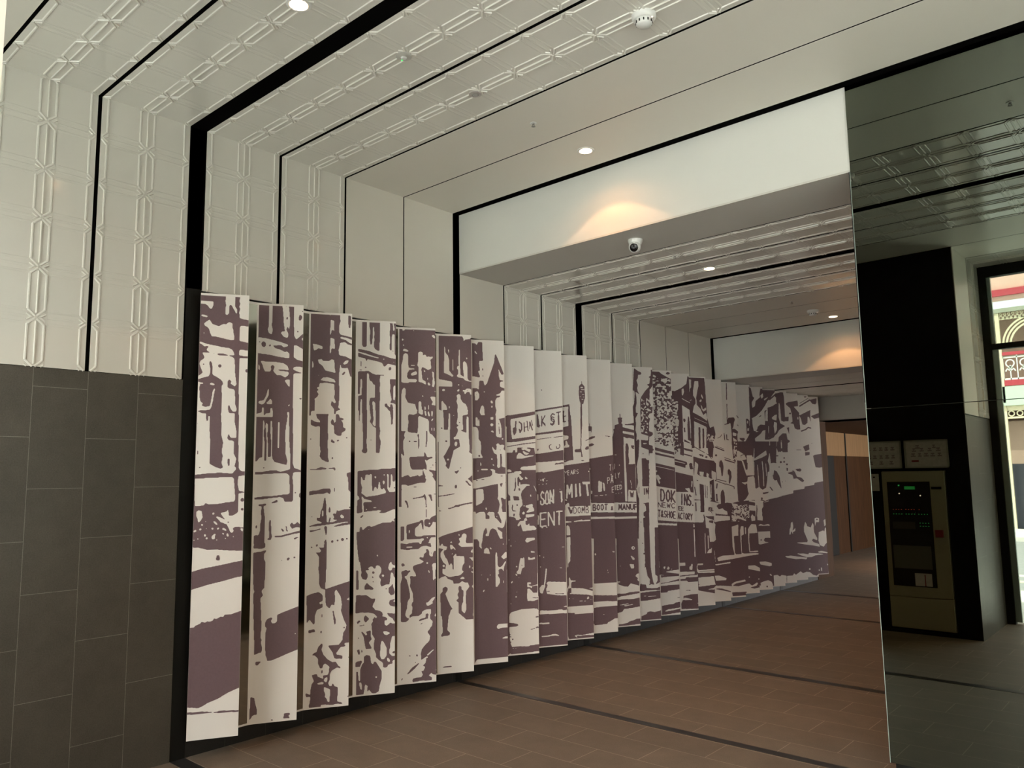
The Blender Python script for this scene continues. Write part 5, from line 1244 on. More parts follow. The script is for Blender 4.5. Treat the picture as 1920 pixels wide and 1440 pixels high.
[1,144,1797,168,1793,169,1800,146,1804],
[1,141,1815,149,1836,142,1838,134,1817],
[1,145,1831,165,1842,161,1848,141,1837],
[1,201,1831,207,1803,215,1805,208,1832],
[1,209,1802,236,1806,235,1813,208,1809],
[1,235,1805,247,1830,240,1833,229,1808],
[1,247,1829,236,1848,229,1844,241,1826],
[1,21,1807,28,1786,34,1788,27,1809],
[1,42,1811,28,1786,32,1783,47,1809],
[1,7,1760,52,1762,141,1774,280,1794,278,1703,139,1692,12,1684],
[1,185,1662,198,1680,220,1677,259,1685,278,1682,277,1673,226,1668],
[1,4,1597,68,1602,80,1596,168,1610,283,1629,273,1250,-3,1258],
[0,46,1539,34,1542,32,1539,44,1535],
[0,34,1542,24,1536,27,1533,37,1540],
[0,24,1536,27,1527,31,1529,28,1537],
[0,27,1528,41,1525,42,1529,28,1531],
[0,37,1528,41,1521,45,1522,41,1529],
[0,43,1525,32,1518,34,1515,45,1522],
[0,36,1519,24,1521,23,1517,35,1515],
[0,53,1517,53,1543,49,1543,49,1517],
[0,71,1519,72,1545,68,1545,67,1519],
[0,50,1528,71,1530,71,1534,49,1532],
[0,97,1548,75,1546,76,1542,97,1544],
[0,75,1546,74,1520,78,1520,79,1546],
[0,75,1519,97,1521,96,1525,75,1523],
[0,76,1531,93,1533,93,1537,75,1535],
[0,104,1522,105,1548,101,1548,100,1522],
[0,101,1545,115,1545,115,1549,101,1549],
[0,112,1547,120,1537,123,1539,115,1549],
[0,119,1541,117,1530,121,1530,123,1540],
[0,119,1533,110,1525,113,1522,122,1531],
[0,114,1527,101,1525,101,1522,114,1523],
[0,20,1488,136,1498,136,1502,20,1492],
[0,89,1417,68,1438,59,1431,80,1410],
[0,63,1438,45,1406,56,1401,73,1433],
[0,46,1410,50,1374,62,1375,58,1411],
[0,48,1376,74,1359,81,1368,55,1385],
[0,68,1369,73,1337,85,1338,80,1371],
[0,75,1347,56,1316,67,1310,86,1342],
[0,71,1318,48,1335,41,1326,63,1310],
[0,107,1443,90,1405,101,1401,118,1439],
[0,92,1411,90,1346,102,1345,103,1411],
[0,89,1351,105,1316,116,1321,100,1355],
[0,112,1316,129,1354,118,1358,101,1321],
[0,128,1349,129,1414,117,1414,116,1349],
[0,130,1409,115,1443,104,1439,119,1405],
[0,143,1322,146,1445,134,1445,131,1322],
[0,133,1444,165,1325,176,1327,145,1446],
[0,176,1326,178,1449,166,1450,163,1326],
[0,20,1412,29,1412,30,1314,18,1315],
[0,227,1431,252,1434,256,1338,241,1332,238,1419,228,1423],
[0,231,1463,237,1443,229,1443],
[0,189,1303,207,1307,206,1311,188,1306],
[1,-1,1355,288,1349,274,779,271,649,104,661,85,642,100,622,84,603,92,563,268,530,287,529,-18,548],
[0,103,1255,41,1251,42,1240,104,1243],
[0,39,1250,37,1128,50,1127,52,1250],
[0,40,1125,102,1129,101,1141,38,1137],
[0,41,1185,92,1188,91,1200,40,1197],
[0,124,1131,126,1254,113,1255,111,1132],
[0,112,1252,166,1133,178,1137,124,1257],
[0,177,1134,180,1258,167,1258,164,1135],
[0,190,1249,253,1253,252,1265,189,1261],
[0,214,1261,211,1138,224,1137,227,1261],
[0,42,1353,43,1319,55,1320,54,1353],
[0,43,1320,65,1310,70,1320,48,1330],
[0,64,1310,85,1325,78,1334,57,1319],
[0,84,1323,87,1356,75,1357,72,1324],
[0,87,1358,88,1325,100,1325,99,1359],
[0,88,1326,110,1315,115,1325,93,1336],
[0,109,1315,130,1331,123,1339,101,1324],
[0,129,1328,132,1362,120,1363,117,1329],
[0,143,1322,144,1364,132,1364,131,1322],
[0,131,1359,168,1323,177,1331,139,1367],
[0,176,1326,176,1368,164,1369,163,1326],
[0,238,1350,254,1349,250,1332,241,1332],
[0,19,1240,32,1217,27,1149,17,1143],
[0,22,1115,140,1123,140,1127,21,1119],
[0,189,1304,207,1307,206,1311,188,1307],
[0,172,1124,193,1125,193,1129,171,1129],
[0,238,1146,275,1140,275,1143,238,1149],
[0,236,1045,227,1009,230,1009,238,1044],
[0,227,1010,233,974,235,975,230,1011],
[0,236,945,264,947,264,951,236,950],
[0,164,791,200,784,201,787,165,795],
[0,197,785,217,770,220,773,200,788],
[0,216,770,275,767,275,771,217,774],
[0,25,893,39,884,28,873],
[0,74,868,72,865,68,863,64,865,62,869,64,872,68,874,72,872],
[0,43,788,41,784,37,783,33,785,32,788,33,792,37,793,41,792],
[0,22,612,48,636,63,632,70,665,84,772,91,774,97,765,82,665,75,620,59,582,52,563,28,570],
[0,104,661,271,649,283,642,281,541,221,536,92,558,84,597,103,619,82,642],
[1,72,643,94,644,100,624,78,620],
[1,49,560,65,582,72,604,84,592,92,558],
[1,90,583,127,581,114,576,93,575],
[1,163,558,250,554,250,548,163,552],
[1,242,608,282,606,282,594,257,599],
[1,15,551,299,534,289,125,5,115],
[0,94,625,280,620,287,535,218,539,92,558],
[1,163,558,250,554,250,547,163,552],
[1,93,584,127,582,114,576,93,578],
[0,201,444,285,447,284,439,210,441],
[0,25,425,111,417,228,420,240,411,296,416,296,385,110,389,18,390],
[0,18,309,70,307,69,319,18,321],
[0,62,307,110,306,109,318,61,319],
[0,32,209,118,213,134,220,168,218,198,204,195,199,155,205,131,204,39,200],
[0,210,336,246,335,245,337,210,339],
[0,5,115,289,125,289,111,5,104]],
[[1,18,2208,89,2221,96,2101,97,2015,75,2015,72,2101,76,2199,21,2192],
[1,22,2153,15,2097,28,2096,34,2152],
[1,15,2103,22,2053,34,2055,28,2104],
[1,25,2051,49,2056,47,2067,23,2062],
[1,24,2102,56,2110,54,2117,22,2109],
[1,37,2153,35,2146,28,2144,21,2146,19,2152,21,2158,28,2161,35,2159],
[1,85,2067,82,2062,77,2060,71,2062,69,2067,71,2072,77,2074,82,2072],
[1,214,2440,214,2405,219,2406,219,2440],
[1,187,2391,217,2417,244,2389,248,2283,237,2258,229,2227,216,2223,210,2016,193,2016,199,2232,190,2257,185,2313],
[0,194,2358,241,2355,241,2360,195,2362],
[0,194,2336,240,2334,241,2338,194,2340],
[0,193,2314,241,2310,241,2315,194,2318],
[0,194,2291,240,2287,241,2291,195,2295],
[0,196,2269,239,2264,240,2269,197,2273],
[0,205,2385,227,2386,230,2373,203,2372],
[1,19,2122,21,2059,35,2060,32,2123],
[1,16,2053,54,2061,53,2068,14,2060],
[1,76,2119,99,2120,104,2052,108,1929,115,1709,75,1704,28,1686,22,1692,25,1819,75,1825,79,1844,66,1850,53,1886,40,1886,39,1844,25,1831,23,1886,67,1899,74,1923,61,1932,21,1935,20,2008,77,2021,81,2064,72,2076],
[1,196,2121,213,2121,211,2040,200,1899,197,1807,203,1770,209,1736,192,1733,193,1779,130,1779,131,1804,188,1810,193,1929],
[1,233,1886,274,1902,273,1893,240,1883],
[1,231,1807,245,1831,272,1834,271,1807,244,1800],
[1,188,1706,221,1709,228,1703,201,1697],
[1,21,1659,141,1673,234,1684,281,1693,274,1234,17,1242,22,1565],
[0,29,1722,46,1728,29,1716,39,1704,29,1698],
[0,23,1608,35,1587,39,1589,28,1610],
[0,38,1587,50,1610,46,1613,33,1589],
[0,34,1591,33,1568,38,1568,39,1591],
[0,78,1616,53,1613,54,1608,79,1611],
[0,53,1613,52,1570,57,1570,58,1613],
[0,53,1569,78,1572,77,1577,52,1574],
[0,53,1589,74,1592,73,1597,53,1594],
[0,86,1573,98,1616,93,1618,81,1574],
[0,92,1616,102,1575,108,1576,97,1618],
[0,87,1587,103,1588,102,1593,86,1591],
[0,115,1576,116,1619,111,1619,110,1577],
[0,112,1615,132,1615,132,1620,112,1620],
[0,128,1619,127,1602,133,1602,133,1619],
[0,131,1607,111,1600,112,1595,133,1602],
[0,110,1597,131,1577,135,1581,114,1601],
[0,167,1619,153,1625,151,1621,164,1614],
[0,153,1625,142,1614,146,1610,157,1622],
[0,142,1614,144,1601,150,1602,147,1615],
[0,144,1602,160,1597,162,1602,146,1606],
[0,156,1601,160,1589,165,1591,161,1602],
[0,161,1594,149,1583,153,1580,165,1591],
[0,155,1584,141,1589,139,1584,153,1580],
[0,21,1544,162,1562,162,1565,20,1547],
[0,273,1603,271,1598,265,1596,259,1598,257,1603,260,1609,265,1611,271,1608],
[0,49,1359,57,1484,42,1485,33,1360],
[0,40,1483,62,1396,77,1399,56,1486],
[0,74,1396,100,1489,85,1492,59,1399],
[0,83,1491,86,1367,101,1367,99,1491],
[0,123,1491,139,1494,145,1376,126,1368],
[0,162,1497,179,1498,184,1381,166,1373],
[0,196,1508,276,1510,275,1489,248,1486,262,1383,242,1377,232,1486,202,1487],
[0,27,1358,43,1348,62,1318,65,1294,64,1240,20,1241],
[1,65,1294,270,1301,268,1235,64,1240],
[0,70,1285,263,1292,261,1235,69,1240],
[1,73,1289,79,1237,85,1238,79,1290],
[1,84,1237,93,1274,86,1276,78,1238],
[1,86,1275,92,1237,98,1238,92,1275],
[1,98,1237,106,1289,100,1289,91,1238],
[1,115,1237,116,1289,110,1289,108,1237],
[1,110,1284,130,1281,131,1286,111,1290],
[1,125,1285,135,1264,141,1266,130,1287],
[1,134,1269,132,1249,138,1248,141,1269],
[1,134,1254,122,1239,127,1235,139,1250],
[1,128,1241,109,1242,109,1236,128,1236],
[1,162,1289,148,1274,153,1270,166,1285],
[1,149,1276,148,1248,154,1248,155,1276],
[1,147,1250,160,1234,165,1238,152,1253],
[1,162,1234,176,1249,171,1253,157,1238],
[1,175,1247,176,1275,170,1275,169,1247],
[1,177,1273,164,1289,159,1285,172,1270],
[1,188,1235,192,1287,186,1287,181,1235],
[1,185,1286,196,1248,202,1250,191,1288],
[1,201,1248,213,1285,207,1287,195,1250],
[1,207,1286,208,1234,214,1234,213,1286],
[1,224,1234,226,1286,220,1286,218,1234],
[1,220,1281,243,1281,244,1286,221,1287],
[1,238,1285,241,1269,247,1270,244,1286],
[1,242,1275,234,1260,240,1257,247,1272],
[1,240,1263,220,1264,220,1258,240,1257],
[1,234,1261,246,1245,251,1249,239,1264],
[1,244,1251,239,1234,245,1233,251,1250],
[1,245,1238,219,1239,219,1233,245,1232],
[1,20,1343,271,1337,270,1295,78,1291,52,1291,65,1312,52,1324,25,1301],
[0,25,1283,49,1321,65,1306,65,1288,269,1292,277,1292,275,1204,122,1203,30,1202],
[1,45,1286,65,1285,70,1228],
[1,65,1281,71,1220,78,1221,72,1282],
[1,77,1220,86,1264,79,1265,70,1221],
[1,79,1264,85,1221,92,1221,85,1265],
[1,91,1221,101,1282,94,1283,85,1221],
[1,110,1221,111,1283,105,1283,103,1222],
[1,105,1278,127,1275,128,1281,106,1284],
[1,121,1279,132,1255,138,1258,127,1282],
[1,131,1261,129,1237,136,1236,138,1261],
[1,131,1242,118,1224,124,1221,137,1239],
[1,124,1227,104,1227,104,1221,125,1221],
[1,160,1286,146,1268,151,1264,166,1282],
[1,147,1270,146,1237,152,1237,153,1270],
[1,145,1239,159,1222,164,1226,150,1243],
[1,161,1222,176,1240,171,1244,156,1226],
[1,175,1238,176,1271,169,1271,168,1238],
[1,177,1269,163,1286,157,1282,171,1265],
[1,189,1224,193,1285,187,1286,182,1224],
[1,186,1285,197,1241,204,1242,193,1286],
[1,203,1241,217,1286,210,1287,196,1243],
[1,209,1286,211,1225,217,1225,216,1287],
[1,228,1225,230,1287,223,1287,222,1226],
[1,224,1282,249,1282,249,1289,224,1288],
[1,243,1287,246,1269,253,1270,250,1288],
[1,247,1274,239,1257,245,1255,253,1272],
[1,245,1261,223,1260,224,1254,246,1255],
[1,239,1258,251,1241,257,1244,245,1261],
[1,250,1247,244,1227,251,1225,257,1246],
[1,250,1232,223,1231,223,1224,251,1225],
[1,26,1201,280,1203,296,1053,294,779,289,601,278,472,24,488],
[0,22,1158,81,1156,81,1147,21,1143],
[0,101,1156,167,1165,186,1168,193,1162,252,1166,272,1162,265,1153,166,1154,107,1148],
[0,270,1151,279,1118,283,1119,274,1152],
[0,279,1121,280,1053,284,1053,283,1121],
[0,279,1037,279,909,283,909,283,1037],
[0,279,912,279,781,283,781,283,911],
[0,276,703,278,601,279,703],
[0,31,1116,44,1122,60,1109,69,1073,68,1032,32,1033],
[0,30,1015,68,1017,62,802,42,785,38,744,31,750],
[0,45,656,54,661,61,634,110,629,109,623,67,619,63,567,176,558,241,539,280,525,279,484,227,499,51,515,45,522,65,526,40,563,26,529,26,558,44,597],
[1,33,563,63,567,65,523,39,528],
[0,232,557,281,561,280,543],
[1,25,511,226,487,279,484,296,401,289,168,288,121,35,118,22,153],
[0,226,487,239,469,219,458,213,465],
[0,29,474,136,465,136,468,30,478],
[0,139,446,204,442,204,447,139,451],
[0,231,459,278,448,279,452,231,463],
[0,29,406,107,404,296,407,294,337,131,336,73,335,105,346,28,352],
[0,84,151,113,157,158,151,289,165,288,142,191,149,145,144,100,150,119,128,100,138],
[0,35,162,66,163,66,166,35,165],
[0,22,122,288,124,287,113,21,110]],
[[1,22,2033,60,2030,63,2004,52,1985,24,1988],
[1,34,2062,35,2031,39,2032,39,2063],
[1,29,1992,28,1940,31,1940,33,1992],
[1,54,2005,53,1946,56,1946,58,2005],
[1,18,1918,54,1934,92,1938,92,1925,53,1909,18,1902],
[1,16,1858,59,1871,83,1858,58,1842,16,1839],
[1,79,1856,166,1895,165,1898,78,1859],
[1,164,1894,245,1934,243,1937,163,1897],
[1,195,1938,251,1931,253,1938,196,1944],
[1,19,1722,153,1741,279,1759,336,1759,320,1312,29,1319,29,1562],
[0,37,1628,34,1622,27,1619,20,1622,17,1628,20,1634,28,1637,34,1634],
[0,108,1423,114,1511,125,1517,132,1507,152,1504,149,1413,111,1410],
[0,158,1501,176,1491,183,1434,177,1415,167,1419,161,1447],
[0,232,1658,258,1666,256,1672,230,1664],
[0,241,1667,239,1606,245,1606,247,1667],
[0,276,1615,278,1676,271,1676,269,1615],
[0,275,1571,257,1580,255,1576,273,1567],
[0,259,1579,243,1577,244,1572,260,1575],
[0,242,1575,246,1565,251,1567,247,1577],
[0,245,1566,267,1557,269,1561,248,1570],
[0,263,1560,269,1551,273,1553,267,1563],
[0,272,1556,255,1554,255,1549,272,1551],
[0,259,1553,241,1561,239,1557,257,1549],
[0,211,1482,213,1544,206,1544,204,1482],
[0,207,1538,232,1539,232,1545,207,1545],
[0,226,1544,226,1520,234,1520,233,1544],
[0,231,1526,204,1515,207,1509,234,1520],
[0,245,1487,261,1551,254,1552,238,1489],
[0,253,1551,265,1492,272,1493,260,1552],
[0,246,1507,266,1511,265,1517,245,1514],
[0,279,1460,252,1455,253,1449,281,1454],
[0,251,1455,250,1400,256,1400,258,1454],
[0,251,1399,279,1403,278,1409,250,1404],
[0,252,1425,275,1429,274,1435,251,1431],
[0,35,1427,49,1418,45,1393,36,1393],
[0,67,1371,199,1378,198,1383,67,1376],
[0,237,1367,275,1369,275,1373,237,1371],
[1,29,1322,320,1312,320,1299,34,1309],
[1,26,1222,317,1214,309,968,24,979],
[0,24,1179,316,1175,315,1156,24,1159],
[0,27,1341,33,1320,36,1321,31,1342],
[1,56,1235,58,1295,48,1295,46,1235],
[1,49,1287,77,1287,76,1296,49,1296],
[1,67,1294,71,1274,81,1276,77,1296],
[1,72,1283,63,1265,72,1261,82,1280],
[1,73,1271,48,1271,48,1261,73,1262],
[1,63,1266,77,1248,85,1254,71,1272],
[1,75,1258,68,1237,78,1234,85,1256],
[1,78,1244,47,1243,48,1234,78,1234],
[1,105,1298,89,1279,97,1273,113,1292],
[1,90,1282,89,1249,99,1249,100,1282],
[1,88,1252,103,1234,112,1239,96,1258],
[1,107,1234,123,1252,115,1258,99,1240],
[1,122,1249,123,1282,113,1283,112,1249],
[1,124,1279,109,1298,100,1292,116,1274],
[1,145,1298,128,1280,137,1274,153,1292],
[1,130,1283,129,1250,139,1249,140,1282],
[1,128,1253,143,1234,151,1240,136,1258],
[1,147,1234,163,1253,155,1259,139,1240],
[1,162,1250,163,1283,153,1283,151,1250],
[1,164,1280,149,1298,140,1292,156,1274],
[1,169,1288,205,1289,204,1298,168,1298],
[1,181,1297,179,1237,190,1237,192,1297],
[1,262,1236,244,1268,237,1264,255,1233],
[1,244,1260,253,1274,246,1277,237,1263],
[1,243,1275,249,1261,256,1263,251,1277],
[1,250,1268,232,1243,239,1239,257,1264],
[1,232,1242,244,1232,250,1237,238,1247],
[1,247,1232,260,1254,253,1257,240,1235],
[1,284,1238,282,1236,279,1235,276,1236,275,1239,277,1241,280,1242,282,1241],
[1,53,1082,319,1073,302,566,185,566,41,565],
[0,56,839,66,845,73,829,64,820,57,827],
[0,235,856,263,852,259,841,242,843],
[0,182,687,185,651,190,651,187,687],
[1,34,463,113,455,298,445,296,395,234,393,165,400,32,399],
[1,31,345,109,352,294,352,291,249,270,238,228,235,187,235,172,191,26,201],
[0,121,282,138,284,144,277,127,275],
[0,111,230,186,231,185,236,111,235],
[0,173,209,201,225,311,230,308,157,267,154,219,163,158,180],
[1,35,165,281,171,281,159,35,159],
[1,31,249,284,256,228,229,194,213,159,204,125,194,104,171,35,159],
[0,36,188,104,189,282,195,281,162,35,153]],
[[1,98,2135,120,2135,119,2171,127,2172,128,2135,150,2132,142,2118,145,2099,135,2075,148,2072,150,2039,274,2010,273,1983,149,2002,148,1979,272,1956,271,1920,220,1933,190,1929,154,1946,152,1781,8,1781,14,1939,37,1946,53,1998,43,2015,62,2025,63,2058,107,2072,101,2098],
[1,173,2069,225,2073,277,2083,276,2056,224,2059,176,2059],
[1,177,1867,188,1880,201,1867,202,1840,207,1814,203,1781,176,1781,179,1814,172,1843],
[1,232,1857,269,1857,268,1843,239,1843],
[1,235,1840,268,1837,267,1825,242,1830],
[1,268,2247,291,2274,286,2140,268,2153],
[1,20,1893,152,1893,151,1649,150,1303,-39,1308,-24,1755,16,1768],
[1,177,1873,192,1880,201,1867,209,1840,202,1754,208,1721,207,1688,199,1672,299,1674,289,1424,190,1423,182,1299,175,1300,177,1557,169,1656,170,1787],
[1,232,1857,268,1853,272,1843,239,1847],
[1,238,1837,268,1833,267,1823,242,1828],
[0,51,1763,76,1761,76,1766,51,1767],
[0,50,1624,52,1680,46,1680,44,1624],
[0,93,1660,101,1677,107,1656],
[0,50,1591,48,1534,55,1534,56,1590],
[0,49,1533,72,1536,71,1541,49,1539],
[0,77,1592,87,1564,93,1565,83,1594],
[0,92,1564,104,1595,98,1596,86,1565],
[0,86,1568,85,1538,92,1538,93,1568],
[0,36,1458,63,1462,62,1468,35,1465],
[0,45,1466,44,1419,51,1419,53,1466],
[0,93,1472,66,1469,67,1462,94,1465],
[0,65,1468,63,1421,71,1421,73,1468],
[0,65,1420,92,1423,91,1430,64,1427],
[0,66,1442,89,1445,88,1451,65,1449],
[0,101,1425,103,1472,95,1472,94,1425],
[0,96,1466,115,1466,115,1472,97,1473],
[0,108,1470,117,1452,124,1455,115,1473],
[0,116,1458,114,1438,121,1438,123,1457],
[0,116,1444,105,1429,111,1425,122,1441],
[0,112,1432,95,1430,96,1424,113,1426],
[0,39,1383,140,1393,139,1397,38,1387],
[0,107,1362,131,1363,131,1367,107,1366],
[0,120,1499,119,1496,115,1495,111,1496,110,1499,112,1503,115,1504,119,1502],
[0,212,1515,221,1476,227,1477,218,1516],
[0,221,1479,224,1430,230,1431,226,1480],
[1,198,1423,289,1431,289,1411,208,1416],
[1,204,1406,212,1345,222,1346,214,1407],
[1,221,1344,233,1390,223,1392,210,1346],
[1,221,1390,230,1345,241,1347,232,1392],
[1,239,1345,252,1408,242,1409,229,1347],
[1,139,1310,284,1300,284,1291,-40,1302],
[1,26,1206,288,1197,278,944,18,954],
[0,25,1163,286,1160,286,1141,24,1142],
[1,84,1225,89,1284,78,1284,73,1226],
[1,77,1282,90,1239,101,1242,88,1285],
[1,99,1239,115,1282,104,1285,88,1242],
[1,103,1283,104,1225,115,1225,114,1284],
[1,126,1223,145,1282,135,1284,115,1226],
[1,132,1282,148,1223,158,1225,143,1284],
[1,124,1241,150,1241,151,1251,125,1251],
[1,170,1224,172,1283,161,1283,159,1224],
[1,159,1280,192,1222,202,1226,169,1285],
[1,200,1223,203,1282,192,1282,189,1224],
[1,203,1282,204,1236,215,1236,215,1282],
[1,202,1239,221,1220,229,1227,211,1245],
[1,224,1220,244,1238,236,1245,216,1227],
[1,242,1235,246,1281,235,1282,231,1236],
[1,287,1282,248,1283,248,1273,287,1272],
[1,247,1282,244,1223,256,1222,258,1281],
[1,247,1247,280,1246,280,1256,247,1257],
[1,43,1061,290,1053,287,802,287,609,286,488,183,519,153,489,110,495,53,514,40,546],
[0,241,855,234,842,220,838,206,844,200,857,207,869,221,874,235,868],
[1,234,855,231,850,225,848,219,850,217,856,220,861,226,863,232,861],
[0,189,780,200,783,231,759,231,740,213,741],
[0,175,704,222,699,226,670,217,658,192,662],
[0,81,688,79,685,76,684,72,686,71,689,73,692,76,693,80,692],
[0,236,586,251,605,276,610,274,534,263,537],
[1,239,586,264,560,256,554],
[0,33,544,72,544,72,535,43,533],
[1,36,430,115,425,165,435,295,440,295,424,186,412,78,402,35,392],
[1,34,367,91,373,206,369,293,383,292,355,248,348,234,355,275,299,203,287,103,281,80,255,30,249],
[1,34,371,285,355,283,295,103,284,87,260,30,246],
[0,43,323,154,331,154,325,75,318],
[0,96,313,211,323,197,316,118,305],
[1,40,142,83,142,141,150,155,162,199,168,235,181,300,180,297,117,39,108],
[0,40,120,283,131,283,115,39,102]],
[[1,64,2666,109,2636,139,2626,147,2612,134,2598,107,2597,102,2559,86,2541,93,2517,102,2489,91,2461,97,2426,115,2392,85,2412,70,2419,79,2363,81,2308,67,2253,66,2204,92,2198,76,2170,59,2142,65,2087,55,2025,68,1978,62,1909,82,1930,97,1916,84,1786,69,1786,72,1861,57,1882,38,1787,15,1787,39,2432],
[0,59,2432,61,2391,55,2335,50,2294,33,2266,39,2432],
[1,257,2658,280,2648,274,2493,249,2457,235,2401,227,2297,264,2262,254,2200,207,2192,206,2158,229,2144,215,2102,212,2013,254,1999,252,1958,213,1957,202,1875,248,1861,245,1786,199,1786,205,1834,148,1848,114,1861,116,1923,196,1916,202,1964,122,1985,116,2019,120,2226,121,2336,137,2371,186,2435,234,2478,204,2498,235,2506,246,2569,223,2576,254,2591],
[0,237,2450,265,2458,271,2437,266,2297,227,2304],
[2,11,30,133,2351,221,2352,256,2255,206,2158,207,1985,119,2005],
[0,134,1892,180,1892,183,1882,141,1878],
[0,229,1958,257,1978,253,1889,211,1889],
[1,42,1902,89,1902,83,1759,56,1657,65,1488,47,1428,57,1367,70,1320,70,1428,79,1454,51,927,36,928,41,1354,47,1624,36,1725],
[0,98,1871,79,1689,89,1688,107,1870],
[0,80,1694,76,1486,85,1486,89,1694],
[1,114,1868,203,1889,200,1820,147,1837,117,1848],
[1,117,1735,162,1735,177,1714,196,1718,189,1449,113,1450],
[0,96,1885,111,1889,107,1691,96,1691],
[1,140,1781,138,1776,133,1775,129,1776,127,1781,129,1785,134,1787,139,1785],
[1,138,1364,140,1431,129,1431,127,1364],
[1,158,1365,161,1433,150,1433,147,1366],
[1,149,1431,172,1366,183,1369,160,1434],
[1,182,1367,185,1435,174,1435,171,1368],
[1,118,1282,183,1284,172,922,112,925,111,1004,108,1131,139,1137,117,1151,114,1185,149,1204],
[0,124,1273,136,1241,144,1243,132,1275],
[0,135,1247,137,1208,146,1209,144,1247],
[1,89,1092,87,1088,82,1087,78,1088,76,1092,78,1096,83,1097,87,1096],
[1,201,1904,198,1621,202,1621,206,1904],
[1,198,1623,180,1364,184,1363,202,1623],
[1,180,1366,170,921,174,921,184,1366],
[1,202,1854,225,1861,262,1820,238,1806,215,1806],
[1,48,1040,49,901,54,702,57,584,59,440,58,413,288,423,289,446,235,429,122,429,116,462,86,471,72,478,88,503,94,575,84,595,115,640,114,699,110,779,116,1038,176,1036,174,796,176,637,187,551,200,484,214,464,252,475,283,493,306,1031,237,1034,222,562,248,547,242,495,222,470,199,464,176,472,153,460],
[0,46,689,54,604,57,492,68,475,83,477,94,575,108,640,116,745,108,832,116,1038,55,1040],
[0,111,515,131,557,163,519,158,493,161,473,124,478],
[0,184,1035,233,1034,218,562,248,547,246,501,221,463,203,477,188,564,190,616,176,657],
[1,102,878,100,874,94,872,89,874,87,879,90,884,95,885,100,883],
[1,115,775,112,770,105,768,99,770,97,776,100,782,106,784,112,781],
[1,49,479,116,469,122,436,197,428,288,430,287,407,174,413,46,408],
[1,49,391,151,398,287,403,284,328,133,314,50,313],
[0,65,357,114,355,114,361,65,362],
[0,132,348,227,348,226,355,132,355],
[1,52,164,112,182,121,201,158,205,203,196,248,202,294,216,290,124,50,122],
[0,65,154,113,154,113,158,65,158],
[1,233,234,281,233,281,237,233,238]],
[[1,27,2668,124,2668,155,2643,266,2588,263,2422,297,2364,280,1791,-46,1792,-7,2674],
[1,208,2652,229,2666,261,2657,261,2646,236,2637,212,2641],
[0,54,2633,90,2616,81,2598,49,2612],
[2,19,42,32,2589,267,2596,262,2393,40,2388],
[2,14,50,40,2388,263,2422,275,2134,41,2132],
[2,14,60,42,2146,275,2148,267,1869,31,1883],
[0,6,2473,35,2482,42,2446,33,2317,3,2316,-2,2387],
[0,128,2672,262,2676,267,2592,195,2634],
[1,208,2652,229,2666,261,2657,257,2646,236,2637,212,2641],
[0,-17,2159,5,2163,20,2117,40,2096,37,2025,-23,2021],
[0,31,1883,266,1841,264,1805,30,1859],
[0,-38,1975,-4,1964,40,1997,36,1898,11,1898,-16,1883],
[0,-41,1911,285,1912,279,1784,-46,1785],
[2,17,35,11,1912,261,1912,267,1862,202,1862,43,1891],
[1,-8,1862,42,1855,272,1802,344,1776,342,1751,271,1770,41,1824,-1,1834],
[1,40,1802,270,1752,342,1737,341,1719,269,1734,47,1778],
[0,48,1816,263,1777,271,1770,40,1806],
[1,23,1693,273,1639,278,1409,104,1426,49,1448,17,1456,16,1623],
[0,47,1652,264,1607,266,1613,48,1658],
[0,42,1560,70,1567,104,1524,79,1511,94,1483,82,1465,70,1483,45,1539],
[0,63,1602,59,1595,51,1592,43,1595,40,1602,44,1609,52,1612,60,1609],
[0,41,1448,278,1409,271,1067,50,1091,45,1177,5,1186,17,1449],
[1,100,1288,106,1417,89,1417,84,1289],
[1,89,1407,126,1394,132,1407,95,1421],
[1,114,1405,131,1352,147,1356,130,1409],
[1,130,1364,125,1313,141,1312,146,1363],
[1,129,1326,107,1289,121,1282,144,1319],
[1,124,1297,88,1301,85,1287,121,1282],
[1,178,1409,152,1373,166,1365,192,1401],
[1,154,1379,151,1309,168,1309,171,1378],
[1,150,1316,171,1274,186,1281,165,1322],
[1,180,1274,206,1310,192,1317,166,1282],
[1,204,1304,207,1374,190,1374,187,1304],
[1,208,1367,187,1409,172,1402,193,1361],
[1,224,1271,230,1401,213,1401,208,1272],
[1,257,1398,213,1329,227,1322,272,1391],
[1,213,1330,256,1263,271,1270,227,1338],
[1,61,1226,64,1280,55,1280,52,1226],
[1,54,1278,92,1221,100,1225,61,1282],
[1,99,1222,101,1277,92,1277,90,1223],
[1,153,1273,109,1277,108,1269,152,1265],
[1,107,1275,105,1221,114,1221,116,1275],
[1,106,1220,150,1216,151,1224,107,1228],
[1,107,1246,143,1242,144,1250,108,1253],
[1,159,1270,167,1215,176,1216,168,1271],
[1,174,1215,187,1253,179,1255,166,1217],
[1,177,1253,186,1213,195,1215,186,1255],
[1,194,1213,207,1266,198,1268,185,1215],
[1,259,1254,239,1266,234,1259,254,1248],
[1,240,1266,217,1255,221,1248,244,1259],
[1,218,1256,212,1232,221,1230,226,1255],
[1,212,1235,222,1211,231,1214,220,1238],
[1,222,1211,247,1209,248,1217,223,1219],
[1,246,1208,258,1220,251,1225,239,1214],
[1,49,1193,83,1189,85,1199,51,1203],
[1,62,1200,59,1124,69,1123,73,1199],
[1,119,1119,99,1180,88,1177,109,1116],
[1,98,1170,110,1193,100,1197,88,1174],
[1,97,1194,103,1169,114,1171,108,1196],
[1,104,1179,81,1137,91,1133,114,1175],
[1,81,1138,95,1118,104,1122,91,1143],
[1,101,1118,118,1153,108,1157,91,1122],
[1,158,1176,141,1193,133,1186,150,1170],
[1,137,1193,122,1175,130,1169,146,1187],
[1,123,1177,125,1153,136,1154,133,1178],
